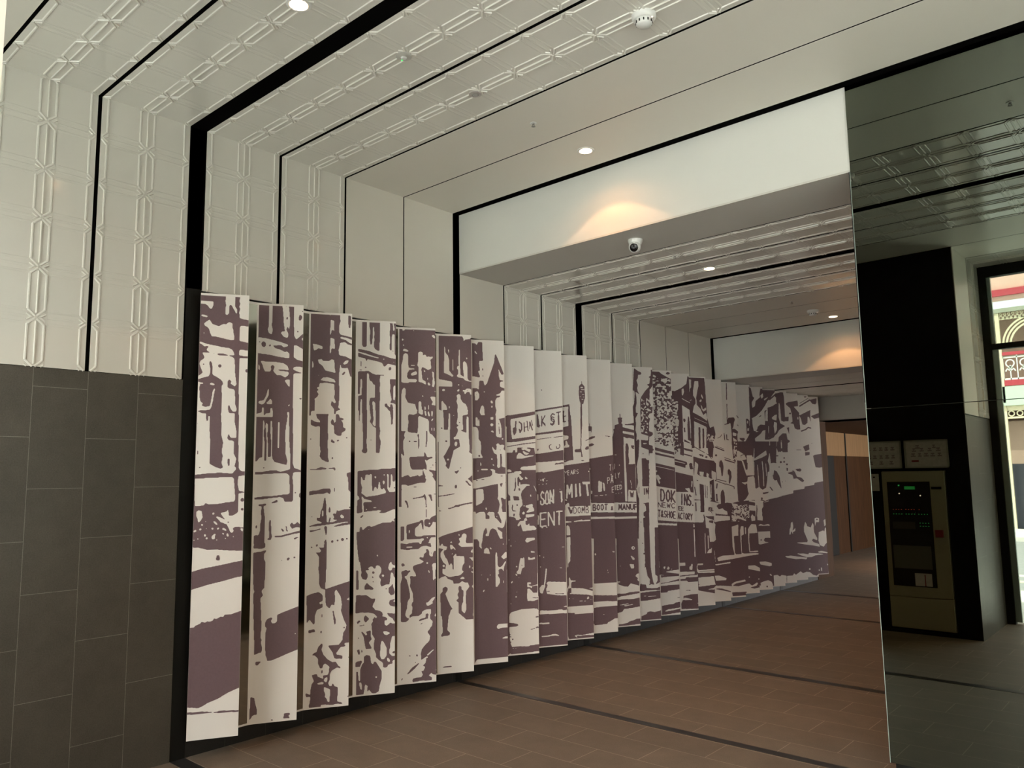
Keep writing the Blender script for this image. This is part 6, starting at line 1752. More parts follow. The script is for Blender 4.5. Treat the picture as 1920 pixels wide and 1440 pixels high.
[1,124,1155,145,1140,152,1148,131,1163],
[1,139,1148,144,1126,155,1128,150,1150],
[1,147,1136,130,1118,138,1112,155,1130],
[1,143,1119,124,1134,117,1127,136,1112],
[1,165,1112,168,1188,157,1188,154,1112],
[1,191,1108,194,1184,183,1185,180,1109],
[1,156,1145,190,1141,191,1151,158,1155],
[1,209,1184,194,1162,203,1157,218,1179],
[1,195,1166,193,1124,204,1124,206,1165],
[1,192,1129,205,1104,215,1108,202,1132],
[1,211,1104,226,1125,217,1130,202,1108],
[1,225,1121,227,1163,216,1163,214,1122],
[1,228,1159,215,1183,205,1179,218,1155],
[1,266,1176,232,1181,230,1171,264,1167],
[1,230,1179,226,1103,237,1102,241,1179],
[1,227,1102,261,1097,263,1107,229,1111],
[1,229,1138,257,1134,259,1144,230,1147],
[1,50,1091,271,1070,270,1049,49,1063],
[1,48,1043,277,1028,271,886,41,895],
[0,13,1178,45,1177,34,902,18,903,5,1000],
[1,8,1172,45,1171,50,1094,32,1040,8,1068],
[0,-19,1911,40,1905,25,1456,49,1448,42,1275,4,1179,-8,904,-59,907,-60,1071,-27,1834],
[1,9,1859,42,1855,38,1764,12,1736],
[1,2,1020,308,1010,288,575,177,567,106,557,286,528,286,521,144,528,58,533,-8,523,-10,672],
[0,28,1001,32,803,43,803,39,1001],
[0,32,809,34,667,45,667,43,809],
[0,34,672,38,605,49,605,45,673],
[0,93,612,116,615,116,598,99,585],
[0,131,583,148,613,167,595,154,579],
[0,196,582,194,578,189,577,185,579,183,583,185,586,190,588,194,586],
[0,210,583,209,580,205,579,202,580,201,583,202,586,206,587,209,586],
[1,60,573,114,553,286,524,285,507,175,509,64,502,57,526,144,518,58,533],
[1,54,445,141,453,284,480,283,459,180,451,54,438],
[1,53,418,289,421,287,374,137,362,128,349,50,350],
[1,60,215,131,224,194,226,226,241,289,244,286,187,129,176,97,165,93,155,206,165,294,179,292,139,56,124],
[1,242,287,285,285,285,290,242,293]],
[[1,38,2488,88,2482,174,2521,239,2568,256,2658,281,2636,306,2622,326,2525,321,2420,336,2375,299,1796,5,1797],
[0,42,2578,47,2503,38,2488],
[0,177,2506,199,2518,206,2477,187,2432,175,2447],
[2,15,45,42,2399,126,2386,103,1899,49,1899],
[0,173,2328,264,2277,273,2121,257,1796,165,1797,172,2120],
[0,52,1877,112,1907,127,1870,115,1797,49,1797],
[2,16,60,52,1877,120,1892,124,1797,49,1797],
[0,82,2171,108,2179,128,2157,121,2098,95,2083,80,2119],
[0,172,2400,218,2376,222,2382,177,2406],
[0,214,2378,284,2347,288,2354,218,2385],
[1,183,2179,200,2180,212,2157,194,2135,182,2150],
[1,182,2080,185,2027,202,2028,199,2081],
[1,243,2210,255,2195,260,2121,264,1929,231,1943,231,2121],
[1,181,1951,263,1907,271,1899,180,1925],
[1,168,1863,276,1826,275,1811,167,1837],
[0,271,2122,260,1898,264,1898,275,2122],
[0,46,1921,180,1921,311,1870,296,1547,48,1594,39,1768],
[1,63,1921,171,1921,172,1767,123,1782,127,1870,52,1870],
[2,15,60,52,1870,137,1907,123,1782,57,1790],
[1,176,1855,276,1833,275,1811,175,1833],
[1,165,1797,306,1759,305,1748,165,1782],
[1,46,1739,203,1701,210,1672,184,1665,183,1636,43,1673],
[0,53,1717,185,1687,185,1680,53,1706],
[0,174,1842,168,1715,172,1715,178,1842],
[1,56,1594,271,1547,275,1474,270,1365,220,1374,55,1377],
[1,273,1672,266,1658,250,1653,235,1658,230,1672,237,1685,252,1691,267,1685],
[1,230,1657,284,1657,274,1620,241,1621],
[0,164,1411,222,1417,237,1373,212,1374],
[0,251,1493,266,1489,256,1417,248,1431],
[0,55,1377,285,1336,271,1040,48,1058],
[1,128,1234,134,1359,118,1360,112,1235],
[1,159,1230,164,1355,149,1355,143,1230],
[1,147,1353,179,1223,194,1227,163,1356],
[1,193,1225,199,1350,183,1350,177,1225],
[1,248,1321,225,1349,212,1340,235,1313],
[1,218,1348,197,1319,211,1312,231,1341],
[1,198,1324,201,1285,217,1286,214,1325],
[1,199,1289,227,1264,239,1273,211,1298],
[1,220,1276,226,1240,242,1242,236,1278],
[1,230,1254,206,1225,220,1217,243,1246],
[1,226,1226,202,1250,190,1241,214,1217],
[1,110,1220,78,1226,76,1218,107,1212],
[1,75,1224,73,1179,83,1179,85,1224],
[1,74,1178,106,1172,108,1181,76,1187],
[1,75,1199,102,1194,104,1202,77,1207],
[1,144,1214,113,1220,110,1211,142,1206],
[1,110,1218,108,1173,118,1172,120,1218],
[1,109,1172,140,1166,143,1174,111,1180],
[1,110,1192,136,1187,139,1196,112,1201],
[1,70,1082,85,1155,75,1156,59,1083],
[1,74,1155,82,1080,93,1081,84,1156],
[1,66,1105,87,1103,88,1112,68,1114],
[1,127,1138,115,1154,106,1149,118,1133],
[1,110,1154,95,1137,104,1131,119,1149],
[1,97,1140,93,1107,103,1106,107,1139],
[1,93,1112,98,1080,108,1081,103,1113],
[1,98,1080,117,1078,118,1087,100,1089],
[1,117,1078,125,1095,115,1098,108,1081],
[1,126,1143,155,1140,156,1149,127,1152],
[1,136,1149,132,1075,143,1075,146,1149],
[1,169,1148,156,1126,165,1122,178,1143],
[1,157,1130,155,1090,166,1089,168,1130],
[1,154,1094,165,1070,175,1073,164,1097],
[1,172,1070,185,1091,175,1096,162,1074],
[1,183,1087,185,1128,175,1128,173,1088],
[1,186,1123,175,1147,166,1144,176,1120],
[1,194,1069,197,1144,187,1144,183,1069],
[1,186,1137,211,1130,215,1139,190,1146],
[1,204,1139,203,1108,213,1108,215,1139],
[1,210,1117,185,1110,188,1101,213,1108],
[1,184,1108,205,1066,215,1069,193,1111],
[1,217,1139,228,1098,238,1100,227,1142],
[1,236,1098,251,1137,241,1140,226,1100],
[1,227,1105,225,1065,236,1065,238,1105],
[1,265,1228,262,1222,255,1219,248,1222,245,1228,248,1234,255,1237,262,1234],
[1,48,1058,354,1036,312,866,40,877],
[0,254,1026,266,1027,268,983,258,868,253,869,255,976,250,980],
[1,62,997,310,989,285,483,163,517,64,508],
[0,254,971,254,837,264,837,264,971],
[0,254,843,251,673,261,673,264,842],
[0,57,618,135,618,134,586,55,586],
[0,182,573,199,576,208,600,225,599,217,536,181,541],
[1,63,484,294,493,293,482,202,480,63,473],
[0,65,522,246,520,244,499,129,491,63,487],
[1,61,445,127,449,136,462,292,458,290,412,158,412,142,427,69,427],
[1,127,322,185,319,185,326,127,329],
[1,94,268,193,280,292,281,284,123,63,134,66,193,93,240],
[0,84,230,109,250,142,244,202,227,198,220,92,225],
[0,262,188,283,187,278,176,262,177]],
[[1,49,2669,258,2665,264,2578,275,2206,306,2091,354,2111,354,2021,354,1951,354,1862,-60,1862,-49,2557,15,2572],
[0,-27,2692,36,2688,23,2592,-17,2565,-49,2557],
[0,52,2650,85,2642,81,2568,84,2555,61,2535,59,2477,50,2522,33,2560],
[0,128,2627,179,2628,180,2576,163,2525,140,2428,146,2402,147,2351,192,2307,225,2237,263,2263,269,2238,273,2168,195,2218,88,2268,106,2338,130,2370,129,2421,105,2459,105,2523],
[0,216,2481,235,2430,224,2423,204,2461],
[0,182,2403,209,2423,211,2397,189,2384],
[0,195,2365,215,2333,221,2301,266,2327,265,2295,227,2276,207,2307],
[0,-44,2414,8,2409,10,2415,-42,2421],
[0,2,2411,43,2390,47,2396,7,2416],
[0,43,2390,84,2409,81,2415,40,2396],
[0,-45,2341,47,2305,52,2267,32,1863,-54,1862,-40,2202],
[0,-38,2398,42,2369,34,2356,-42,2385],
[1,17,2176,11,1978,28,1978,33,2176],
[1,-46,1966,50,1920,55,1928,-40,1974],
[0,102,2166,255,2104,262,2091,243,1862,90,1863],
[1,155,2097,147,1856,171,1856,179,2097],
[1,206,2083,199,1857,221,1857,228,2084],
[0,104,2202,272,2139,274,2144,107,2207],
[0,266,2027,341,1996,334,1862,286,1862,284,1951],
[2,13,50,266,2027,354,1996,354,1888,262,1951],
[0,-60,1935,-50,1935,-53,1872,53,1841,73,1810,-60,1847],
[1,-60,1574,53,1541,50,1485,33,1436,37,1361,14,1349,2,1411,-45,1412,-32,1363,-60,1364],
[0,37,1510,47,1498,44,1423,29,1429],
[0,-57,1406,2,1418,6,1356,-32,1375],
[0,-60,1352,57,1330,57,1027,-60,1034],
[1,21,1312,-18,1335,-28,1324,12,1301],
[1,-48,1277,-2,1257,6,1268,-40,1289],
[1,-12,1268,-1,1235,15,1239,4,1271],
[1,4,1249,-33,1224,-23,1214,15,1239],
[1,-14,1139,4,1104,13,1107,-5,1142],
[1,10,1104,30,1137,22,1140,1,1108],
[1,3,1111,1,1077,10,1076,12,1111],
[1,49,1219,46,1213,39,1210,32,1213,29,1219,32,1225,40,1227,47,1225],
[0,-60,1841,69,1797,69,1710,75,1553,-60,1592],
[1,-38,1854,67,1835,67,1819,-39,1841],
[1,56,1893,45,1670,52,1670,63,1893],
[1,3,1674,36,1615,65,1627,34,1686],
[1,-60,1748,58,1750,58,1757,-60,1754],
[0,91,1866,142,1873,147,1841,224,1790,237,1759,265,1733,278,1702,91,1734,80,1797],
[1,65,1883,268,1779,272,1786,70,1890],
[1,263,1783,307,1735,314,1740,270,1788],
[2,9,50,124,1803,259,1765,251,1746,115,1778],
[1,71,1766,171,1740,337,1714,354,1682,354,1531,354,1480,269,1519,257,1570,213,1570,197,1545,155,1571,126,1553,122,1484,67,1522],
[0,90,1709,132,1678,131,1659,112,1571,140,1546,326,1506,266,1475,202,1483,66,1510],
[1,131,1659,333,1632,327,1519,140,1546],
[0,142,1596,200,1589,190,1539,147,1552],
[0,236,1583,264,1563,254,1520,230,1545],
[0,214,1866,242,1860,247,1797,225,1803],
[1,261,1936,349,1936,324,1746,268,1784],
[0,71,1472,135,1440,149,1297,78,1311,59,1361,82,1391,62,1435],
[0,91,1441,141,1434,142,1297,89,1310],
[1,66,1425,80,1325,93,1327,78,1427],
[1,135,1459,192,1445,184,1141,134,1142,140,1260],
[0,200,1445,257,1444,257,1288,192,1296],
[1,204,1447,204,1300,210,1300,210,1447],
[1,231,1434,224,1293,232,1293,240,1434],
[1,267,1482,326,1506,328,1262,271,1282],
[0,280,1456,294,1444,286,1294,272,1307],
[1,62,1286,354,1253,354,1235,284,1256,191,1271,62,1274],
[0,83,1261,140,1253,135,1155,119,1136,183,1122,182,1098,67,1101],
[1,72,1252,71,1153,84,1153,85,1252],
[0,67,1082,167,1083,157,1030,64,1033],
[1,92,1075,74,1074,74,1070,92,1071],
[1,73,1074,72,1050,77,1050,78,1074],
[1,73,1060,89,1060,89,1064,73,1064],
[1,104,1075,95,1068,99,1065,107,1072],
[1,96,1069,95,1056,100,1056,101,1069],
[1,95,1057,103,1050,106,1052,98,1060],
[1,104,1050,113,1057,110,1060,101,1052],
[1,112,1056,113,1069,108,1069,108,1056],
[1,113,1068,105,1075,102,1073,110,1065],
[1,120,1051,121,1074,116,1075,115,1051],
[1,117,1071,132,1070,133,1074,117,1075],
[1,129,1074,128,1064,133,1064,133,1074],
[1,131,1067,116,1064,117,1060,133,1064],
[1,115,1062,131,1050,134,1053,118,1065],
[0,190,1259,291,1244,309,1181,290,1101,219,1109,218,1233],
[2,9,50,238,1201,309,1181,291,1113,234,1121],
[1,169,1113,180,1020,191,1021,181,1114],
[0,231,1071,302,1057,301,1020,185,1023,189,1085],
[1,-60,1038,164,1028,189,1095,319,1091,354,1022,354,1075,354,1062,354,225,-60,311],
[0,-60,1105,160,1096,157,1025,57,1031,-60,1050],
[0,189,1095,231,1069,302,1048,300,1017,321,1004,310,924,319,831,289,808,239,809,232,958,197,965],
[1,237,1044,295,1045,289,1011,239,1025],
[1,186,959,225,958,225,810,187,775],
[0,45,1013,51,988,57,964,35,958,32,977],
[0,37,961,33,778,44,778,48,961],
[0,33,784,32,656,44,656,44,784],
[0,175,906,172,773,181,773,184,906],
[0,172,777,171,681,180,681,181,777],
[0,212,881,212,734,222,734,222,881],
[0,193,683,220,724,249,729,261,753,254,686],
[1,248,806,275,702,296,706,269,810],
[0,-11,589,4,576,-5,558,-44,549,-46,513,-15,511,2,540],
[0,62,555,70,578,141,578,137,557,69,560,64,524,81,505,281,507,282,468,72,475,38,513,32,532],
[1,85,487,285,486,285,491,85,492],
[0,-60,501,30,496,29,472,-60,466],
[0,-60,448,64,464,67,436,-60,438,-60,430],
[0,-60,400,64,385,65,252,-60,240],
[1,-60,435,63,430,61,391,-60,389],
[0,70,424,269,429,286,336,72,324],
[1,67,347,86,346,86,352,68,353],
[0,176,288,263,301,293,324,354,319,354,306,354,245,354,290,305,293,262,283],
[0,83,257,224,243,223,231,82,239],
[0,278,328,294,354,286,330]],
[[1,-60,2693,46,2693,52,2603,63,2222,95,2104,149,2124,166,2033,148,1961,165,1870,-60,1869,-60,2577,-60,2593],
[0,-60,2650,-42,2653,-41,2600,-60,2547,-60,2448,-60,2422,-60,2369,-27,2325,11,2254,51,2281,57,2255,61,2183,-24,2234,-60,2283,-60,2355,-60,2388,-60,2441,-60,2479,-60,2544],
[0,0,2503,21,2451,9,2444,-14,2483],
[0,-24,2384,-1,2352,6,2319,54,2346,53,2314,13,2293,-10,2325],
[0,-60,2179,42,2117,49,2104,29,1870,-60,1869],
[1,-11,2096,-19,1864,5,1864,14,2097],
[0,-60,2217,60,2153,63,2158,-60,2221],
[0,54,2039,131,2007,124,1870,75,1870,72,1961],
[2,13,50,54,2039,150,2007,152,1896,50,1961],
[0,148,2118,276,2092,279,1870,167,1896,151,1961,170,2033],
[1,190,1980,236,1998,233,2004,187,1986],
[1,235,1997,254,2027,247,2030,228,2000],
[1,137,1909,286,1869,135,1870],
[1,279,2042,282,1958,293,1959,289,2043],
[0,-60,1873,-60,1880,-60,1848,10,1796,24,1764,53,1738,67,1705,-60,1738,-60,1802],
[1,-60,1890,56,1785,61,1792,-60,1897],
[1,50,1789,97,1740,104,1745,58,1794],
[2,9,50,-60,1809,47,1770,39,1751,-60,1783],
[1,-60,1770,-51,1745,127,1718,156,1685,155,1530,145,1479,57,1519,44,1570,-3,1571,-21,1545,-60,1571,-60,1553,-60,1482,-60,1522],
[0,-60,1713,-60,1681,-60,1661,-60,1572,-60,1546,116,1505,54,1474,-16,1481,-60,1509],
[1,-60,1661,123,1634,117,1518,-60,1546],
[0,22,1583,51,1564,42,1519,16,1545],
[0,91,1608,150,1582,146,1504,115,1479,87,1531],
[0,-3,1874,29,1867,34,1803,10,1809],
[1,49,1945,139,1945,114,1750,56,1790],
[0,124,1945,283,1945,275,1802,148,1828,136,1893],
[1,144,1876,278,1827,284,1839,150,1888],
[1,164,1891,278,1851,281,1856,166,1896],
[0,133,1822,273,1762,270,1717,158,1737,129,1750],
[1,176,1783,171,1773,160,1770,150,1773,146,1783,151,1792,161,1796,172,1792],
[0,-19,1443,45,1442,44,1282,-27,1290],
[1,17,1432,9,1287,18,1286,26,1432],
[1,55,1480,116,1505,118,1255,59,1275],
[0,68,1454,83,1441,75,1287,60,1301],
[1,-60,1281,207,1246,206,1227,161,1228,73,1249,-29,1264,-60,1268],
[0,-29,1252,79,1236,98,1172,79,1090,3,1098,2,1225],
[2,9,50,24,1193,98,1172,80,1102,20,1110],
[0,157,1711,271,1736,275,1658,274,1503,162,1517,151,1608],
[1,202,1704,226,1730,247,1698,255,1645,238,1542,223,1536,213,1639,195,1653],
[1,150,1501,281,1472,284,1480,152,1509],
[1,275,1479,274,1461,283,1461,284,1479],
[1,148,1482,354,1411,354,1420,151,1490],
[0,165,1483,280,1464,282,1469,166,1488],
[0,122,1479,144,1466,277,1431,266,1219,161,1234,125,1248,123,1351],
[1,151,1458,139,1398,155,1396,167,1456],
[1,134,1335,138,1248,157,1249,154,1336],
[1,206,1362,230,1387,250,1348,254,1284,250,1207,198,1221,195,1311],
[0,282,1658,305,1665,354,1638,354,1566,354,1423,353,1430,286,1451,276,1541],
[1,272,1725,354,1689,354,1701,277,1737],
[1,269,1753,354,1705,354,1712,272,1760],
[0,283,1945,354,1945,354,1723,273,1762],
[1,160,1215,281,1231,341,1224,354,1241,354,1255,354,989,105,1006,129,1190],
[0,101,1217,130,1203,165,1157,218,1169,232,1149,276,1129,281,1090,125,1107,113,1159],
[0,94,1089,288,1077,285,1026,195,1029,92,1051],
[0,17,1060,92,1045,90,1007,-35,1011,-31,1074],
[1,-60,1027,-59,1016,-31,1084,108,1080,344,1009,354,1063,354,1050,354,193,-60,286],
[0,-31,1084,17,1057,91,1036,90,1004,111,991,99,909,109,813,78,789,26,792,18,943,-22,951],
[0,94,1080,310,1074,308,1029,240,1025,165,1021,97,1010],
[1,23,1032,84,1033,78,998,26,1013],
[1,-34,945,10,944,10,792,-33,757],
[0,-4,865,-4,715,7,714,7,864],
[0,-26,662,5,704,36,709,49,734,42,665],
[1,36,788,63,681,85,685,58,792],
[0,77,690,86,561,91,561,83,690],
[0,-60,534,-60,558,-60,535,-60,540,-60,503,-60,483,69,482,71,441,-60,453,-60,492,-60,511],
[1,-60,465,74,460,74,465,-60,470],
[0,-60,400,58,401,75,307,-60,298],
[0,-45,259,51,271,81,294,170,289,295,276,299,213,153,259,95,262,50,252],
[0,-60,230,9,211,8,199,-60,211],
[0,69,407,132,404,226,370,218,349,84,350],
[0,113,605,188,627,308,628,354,639,354,631,354,619,354,611,320,583,126,567],
[0,76,532,289,553,288,537,94,521],
[0,67,298,83,325,74,301]],
[[0,-60,2130,69,2105,72,1877,-51,1904,-60,1970,-47,2044],
[1,-25,1990,28,2009,25,2015,-28,1996],
[1,26,2008,46,2038,39,2041,19,2011],
[1,-60,1917,80,1877,-60,1877],
[1,137,2673,130,2461,142,2462,150,2673],
[1,132,2413,123,2171,132,2171,142,2413],
[1,89,2155,155,2169,153,2179,87,2165],
[1,72,2054,76,1968,87,1969,83,2055],
[1,107,2041,107,1975,118,1975,118,2041],
[1,108,1974,138,1969,141,1979,111,1983],
[1,139,2241,226,2249,240,2222,223,2188,212,2133,194,2106,234,2106,279,2073,261,2039,268,1877,181,1877,184,2052,175,2174,136,2180],
[0,200,2066,254,2052,244,2018,198,2025],
[0,197,2005,250,1971,248,1877,214,1904],
[1,260,2269,286,2237,295,2243,269,2275],
[1,263,2156,282,2143,289,2149,269,2162],
[0,-60,1954,76,1955,68,1808,-60,1834,-60,1901],
[1,-60,1883,71,1833,78,1846,-60,1895],
[1,-54,1899,72,1858,74,1863,-51,1904],
[0,-60,1828,66,1768,64,1721,-60,1741,-60,1755],
[0,-60,1715,65,1741,68,1661,67,1501,-56,1516,-60,1609],
[1,-11,1708,17,1734,39,1701,48,1648,30,1542,13,1535,2,1641,-18,1655],
[1,-60,1500,75,1470,77,1478,-60,1508],
[1,69,1477,68,1459,77,1459,78,1477],
[1,-60,1480,180,1408,184,1417,-60,1489],
[1,173,1415,180,1377,190,1378,184,1417],
[0,-53,1481,74,1462,75,1467,-51,1486],
[0,81,1386,184,1357,187,1363,83,1392],
[0,-60,1478,-60,1464,71,1429,59,1211,-57,1227,-60,1241,-60,1346],
[1,-6,1357,21,1383,42,1343,47,1277,42,1198,-15,1213,-18,1305],
[0,76,1661,100,1667,160,1640,187,1566,187,1420,148,1427,80,1448,69,1541],
[1,104,1607,121,1627,150,1593,154,1527,135,1474,126,1441,111,1461,120,1541,102,1567],
[1,65,1729,197,1692,202,1705,70,1742],
[0,76,1712,187,1680,189,1685,78,1717],
[1,62,1758,228,1709,231,1716,65,1765],
[0,76,1955,178,1955,181,1727,66,1768],
[1,178,1955,354,1955,354,1860,354,1765,354,1786,354,1712,354,1604,353,1591,350,1658,329,1719,306,1726,294,1786,342,1800,258,1847,189,1740],
[2,9,45,209,1948,255,1935,230,1633,198,1620],
[0,196,1861,219,1854,207,1780,199,1780],
[0,194,1686,234,1706,238,1633,206,1626],
[0,183,1620,251,1592,248,1526,208,1526],
[1,243,1726,306,1719,333,1638,346,1591,354,1544,354,1516,354,1523,354,1470,329,1451,276,1472,231,1512],
[1,231,1512,354,1470,283,1458,354,1444,354,1363,354,1323,342,1264,293,1232,231,1240,225,1406],
[0,201,1540,224,1533,221,1340,231,1247,200,1234,182,1340],
[0,229,1306,223,1296,211,1292,199,1297,194,1307,200,1317,212,1321,224,1317],
[0,76,1376,144,1354,176,1235,137,1222,134,1302,101,1276,75,1224],
[1,-58,1208,75,1224,137,1216,231,1233,354,1248,354,975,-60,995,-60,1183],
[0,-60,1210,-60,1196,-53,1149,8,1160,23,1140,69,1119,75,1079,-60,1098,-60,1150],
[0,137,1216,221,1201,219,1168,150,1176],
[2,9,45,134,1170,354,1203,354,1038,124,999],
[0,-60,1080,82,1066,79,1014,-18,1017,-60,1041],
[0,166,1123,248,1127,239,1101,168,1093],
[0,150,1051,237,1068,250,1028,188,1030,149,1018],
[0,281,1153,339,1078,322,1066,270,1100],
[1,-60,1017,-60,1005,-60,1075,-60,1070,140,996,354,1052,354,1038,354,160,-60,261],
[0,-60,1070,105,1063,102,1017,32,1013,-53,1009,-60,999],
[0,-60,233,-60,245,-60,268,-47,261,89,245,93,181,-60,230,-60,235,-60,226],
[0,-60,383,-60,379,17,343,7,321,-60,325],
[0,-60,585,-26,606,102,606,288,617,354,618,354,609,354,596,349,589,115,560,-60,546],
[0,-60,511,82,529,81,513,-60,500],
[0,121,938,215,961,207,830,145,826,150,630,164,613,226,610,225,601,148,598,123,696],
[0,234,888,253,940,288,939,286,840,250,828,246,626,288,614,280,608,241,613,236,783],
[0,143,1062,221,1059,327,1017,326,997,219,1033,149,1029],
[0,142,1001,234,997,235,1002,142,1006],
[0,83,271,131,294,270,313,284,293,145,274,97,251,174,241,290,260,329,264,354,236,354,271,354,258,354,233,311,210,290,195,354,202,354,211,354,139,283,131,285,176,139,178,93,181],
[1,85,175,285,170,290,131,91,130]],
[[1,-60,2256,22,2265,37,2237,18,2202,6,2147,-14,2119,30,2119,77,2085,59,2050,66,1884,-29,1884,-26,2063,-36,2187,-60,2194],
[0,-7,2077,52,2064,41,2029,-10,2036],
[0,-11,2015,47,1981,45,1884,9,1912],
[1,58,2286,85,2253,94,2259,68,2291],
[1,61,2170,81,2156,87,2163,67,2176],
[1,89,2009,162,2009,169,1988,144,1967,104,1981],
[1,176,1967,238,2051,259,2260,262,2661,250,2661,290,2648,316,2528,340,2515,295,2457,300,2401,309,2275,283,2261,344,2051,301,2009,309,1884,82,1884,118,1946],
[1,201,2246,217,2253,248,2225,239,2065,198,2058],
[0,216,2225,232,2218,225,2183,210,2197],
[0,210,2127,235,2134,237,2100,212,2092],
[1,354,2578,354,2594,354,2537,354,2287,354,2266,354,2280,354,2223,354,2336,354,2478,354,2464,354,2406,354,2377,354,2391,354,2347,354,2227,354,2221,354,2390,354,2435,354,2407,354,2208,354,2173,354,2087,354,2017,354,1989,354,2065,316,1995,322,1960,334,1884,220,1884,230,2051,354,2093,290,2100,354,2114,354,2149,354,2178,354,2171,354,2333,354,2376,354,2405],
[1,-60,1763,24,1713,27,1719,-60,1769],
[1,-32,1964,306,1965,292,1867,278,1770,182,1792,185,1716,171,1606,154,1592,150,1661,129,1723,105,1730,93,1792,142,1806,56,1854,-20,1744],
[2,10,45,3,1957,53,1944,26,1635,-9,1621],
[0,-12,1868,15,1861,1,1785,-8,1785],
[0,-14,1690,31,1710,35,1634,0,1628],
[0,-27,1621,49,1593,45,1525,2,1526],
[1,40,1730,105,1723,132,1640,146,1592,191,1544,280,1542,279,1515,206,1523,171,1468,129,1449,74,1470,27,1512],
[0,101,1785,150,1802,164,1771,179,1743,105,1730],
[0,182,1792,263,1791,265,1563,167,1537,146,1592,149,1647,163,1606,180,1626],
[1,179,1698,174,1616,185,1616,190,1698],
[1,236,1529,232,1522,222,1518,213,1522,210,1530,214,1537,224,1540,233,1537],
[0,182,1523,272,1536,263,1255,142,1257,179,1332,169,1441],
[1,27,1512,163,1469,81,1456,169,1441,172,1359,186,1318,142,1257,92,1225,27,1233,21,1403],
[0,89,1456,162,1462,144,1428],
[0,-6,1539,20,1532,17,1335,28,1240,-8,1227,-28,1336],
[0,25,1301,19,1290,5,1286,-9,1291,-14,1302,-7,1312,7,1316,20,1311],
[1,-60,1201,-60,1217,-60,1209,27,1226,270,1241,269,962,-60,984,-60,1175],
[0,-60,1209,17,1193,14,1159,-60,1168],
[2,9,45,-60,1162,187,1195,177,1026,-60,987],
[0,-46,1113,45,1117,35,1091,-44,1083],
[0,-60,1040,33,1057,47,1016,-21,1018,-60,1007],
[0,79,1144,139,1067,122,1054,68,1090],
[0,181,1236,270,1231,268,1207,180,1223],
[0,178,1182,274,1166,270,1105,182,1114],
[0,197,1032,219,1069,249,1030,254,983,199,991],
[1,291,1186,354,1246,354,1224,354,1243,354,1280,354,1299,354,946,269,962],
[1,-60,1007,-60,995,-60,1066,-60,1061,-60,984,290,1040,354,1026,354,128,-60,236],
[0,-60,566,-60,588,87,596,231,596,287,587,278,574,149,566,-60,539,-60,526],
[0,-60,925,10,947,1,813,-60,810,-60,610,-48,593,22,589,21,579,-60,577,-60,678],
[0,31,873,50,926,86,924,84,824,47,812,43,604,87,592,78,586,38,591,32,765],
[0,105,910,121,910,116,822,105,830],
[0,144,882,179,928,204,948,268,939,282,837,165,834,157,760,164,619,281,621,280,607,151,606,145,761],
[0,-60,1051,16,1048,127,1004,126,984,15,1021,-60,1017],
[0,-60,989,31,984,31,990,-60,995],
[0,198,1043,258,1041,259,987,206,981],
[0,126,447,222,446,292,412,289,372,202,390,124,407],
[0,143,310,140,304,133,302,127,305,124,311,127,316,134,318,141,316],
[0,277,279,274,274,267,272,260,275,258,280,261,286,268,288,275,285],
[0,-60,245,-60,268,68,284,83,263,-60,247,-60,224,-38,212,89,230,129,234,167,206,241,241,252,227,231,202,110,179,89,164,205,170,269,180,289,106,81,98,84,144,-60,149,-60,153],
[1,-60,147,84,138,89,98,-60,101]],
[[1,-30,1976,39,2062,61,2277,65,2687,52,2686,93,2673,120,2551,144,2537,99,2478,103,2421,112,2291,86,2277,149,2063,104,2020,113,1892,-60,1891,-60,1955],
[1,-2,2261,17,2269,50,2241,40,2076,-5,2069],
[0,16,2240,33,2233,26,2197,9,2211],
[0,9,2140,36,2148,38,2112,11,2105],
[1,241,2658,279,2655,354,2645,354,2526,337,2497,317,2460,244,2372,164,2306,86,2270,103,2406,146,2428,159,2494,229,2545,223,2582],
[0,235,2567,275,2601,281,2554,254,2524],
[1,354,2601,354,2618,354,2560,354,2304,354,2282,354,2297,354,2239,354,2354,354,2499,354,2484,354,2425,354,2396,354,2410,286,2365,287,2243,329,2236,340,2410,354,2455,354,2426,354,2223,354,2187,354,2100,354,2027,339,1999,271,1998,242,2077,120,2005,126,1970,138,1891,20,1892,31,2062,194,2106,93,2112,161,2127,172,2163,216,2192,283,2185,302,2351,330,2395,354,2425],
[1,153,2240,242,2304,230,2316,142,2251],
[0,93,2241,231,2300,244,2372,286,2365,275,2192,216,2192,155,2156,152,2113,110,2105,97,2170],
[0,121,2013,208,2070,245,2113,288,2120,271,1998,246,1998,241,2049,212,1998,189,2034,127,1984],
[0,89,1751,276,1853,292,1850,280,1786,99,1719],
[0,198,1968,202,1874,218,1875,215,1969],
[0,243,1958,267,1903,276,1906,252,1961],
[0,133,1916,138,1855,145,1856,140,1916],
[0,140,1860,110,1822,116,1819,145,1857],
[1,-60,1972,110,1974,95,1875,81,1775,-23,1797,-19,1719,-36,1607,-55,1593,-60,1663,-60,1727,-60,1734,-60,1797,-60,1811,-60,1860,-60,1748],
[1,-60,1734,-60,1727,-60,1642,-60,1593,-12,1543,84,1542,82,1514,5,1522,-36,1467,-60,1447,-60,1468,-60,1511],
[0,-23,1797,66,1797,68,1564,-40,1537,-60,1593,-60,1649,-45,1607,-25,1628],
[1,37,1529,33,1521,23,1518,13,1521,9,1529,14,1537,24,1540,34,1537],
[0,-23,1523,75,1535,65,1248,-60,1251,-27,1327,-38,1439],
[1,-60,1194,-60,1211,-60,1202,-60,1220,73,1234,72,948,-60,973,-60,1168],
[0,-24,1229,72,1223,71,1199,-25,1215],
[0,-28,1174,77,1157,73,1094,-23,1104],
[0,-6,1020,20,1058,51,1019,57,970,-4,979],
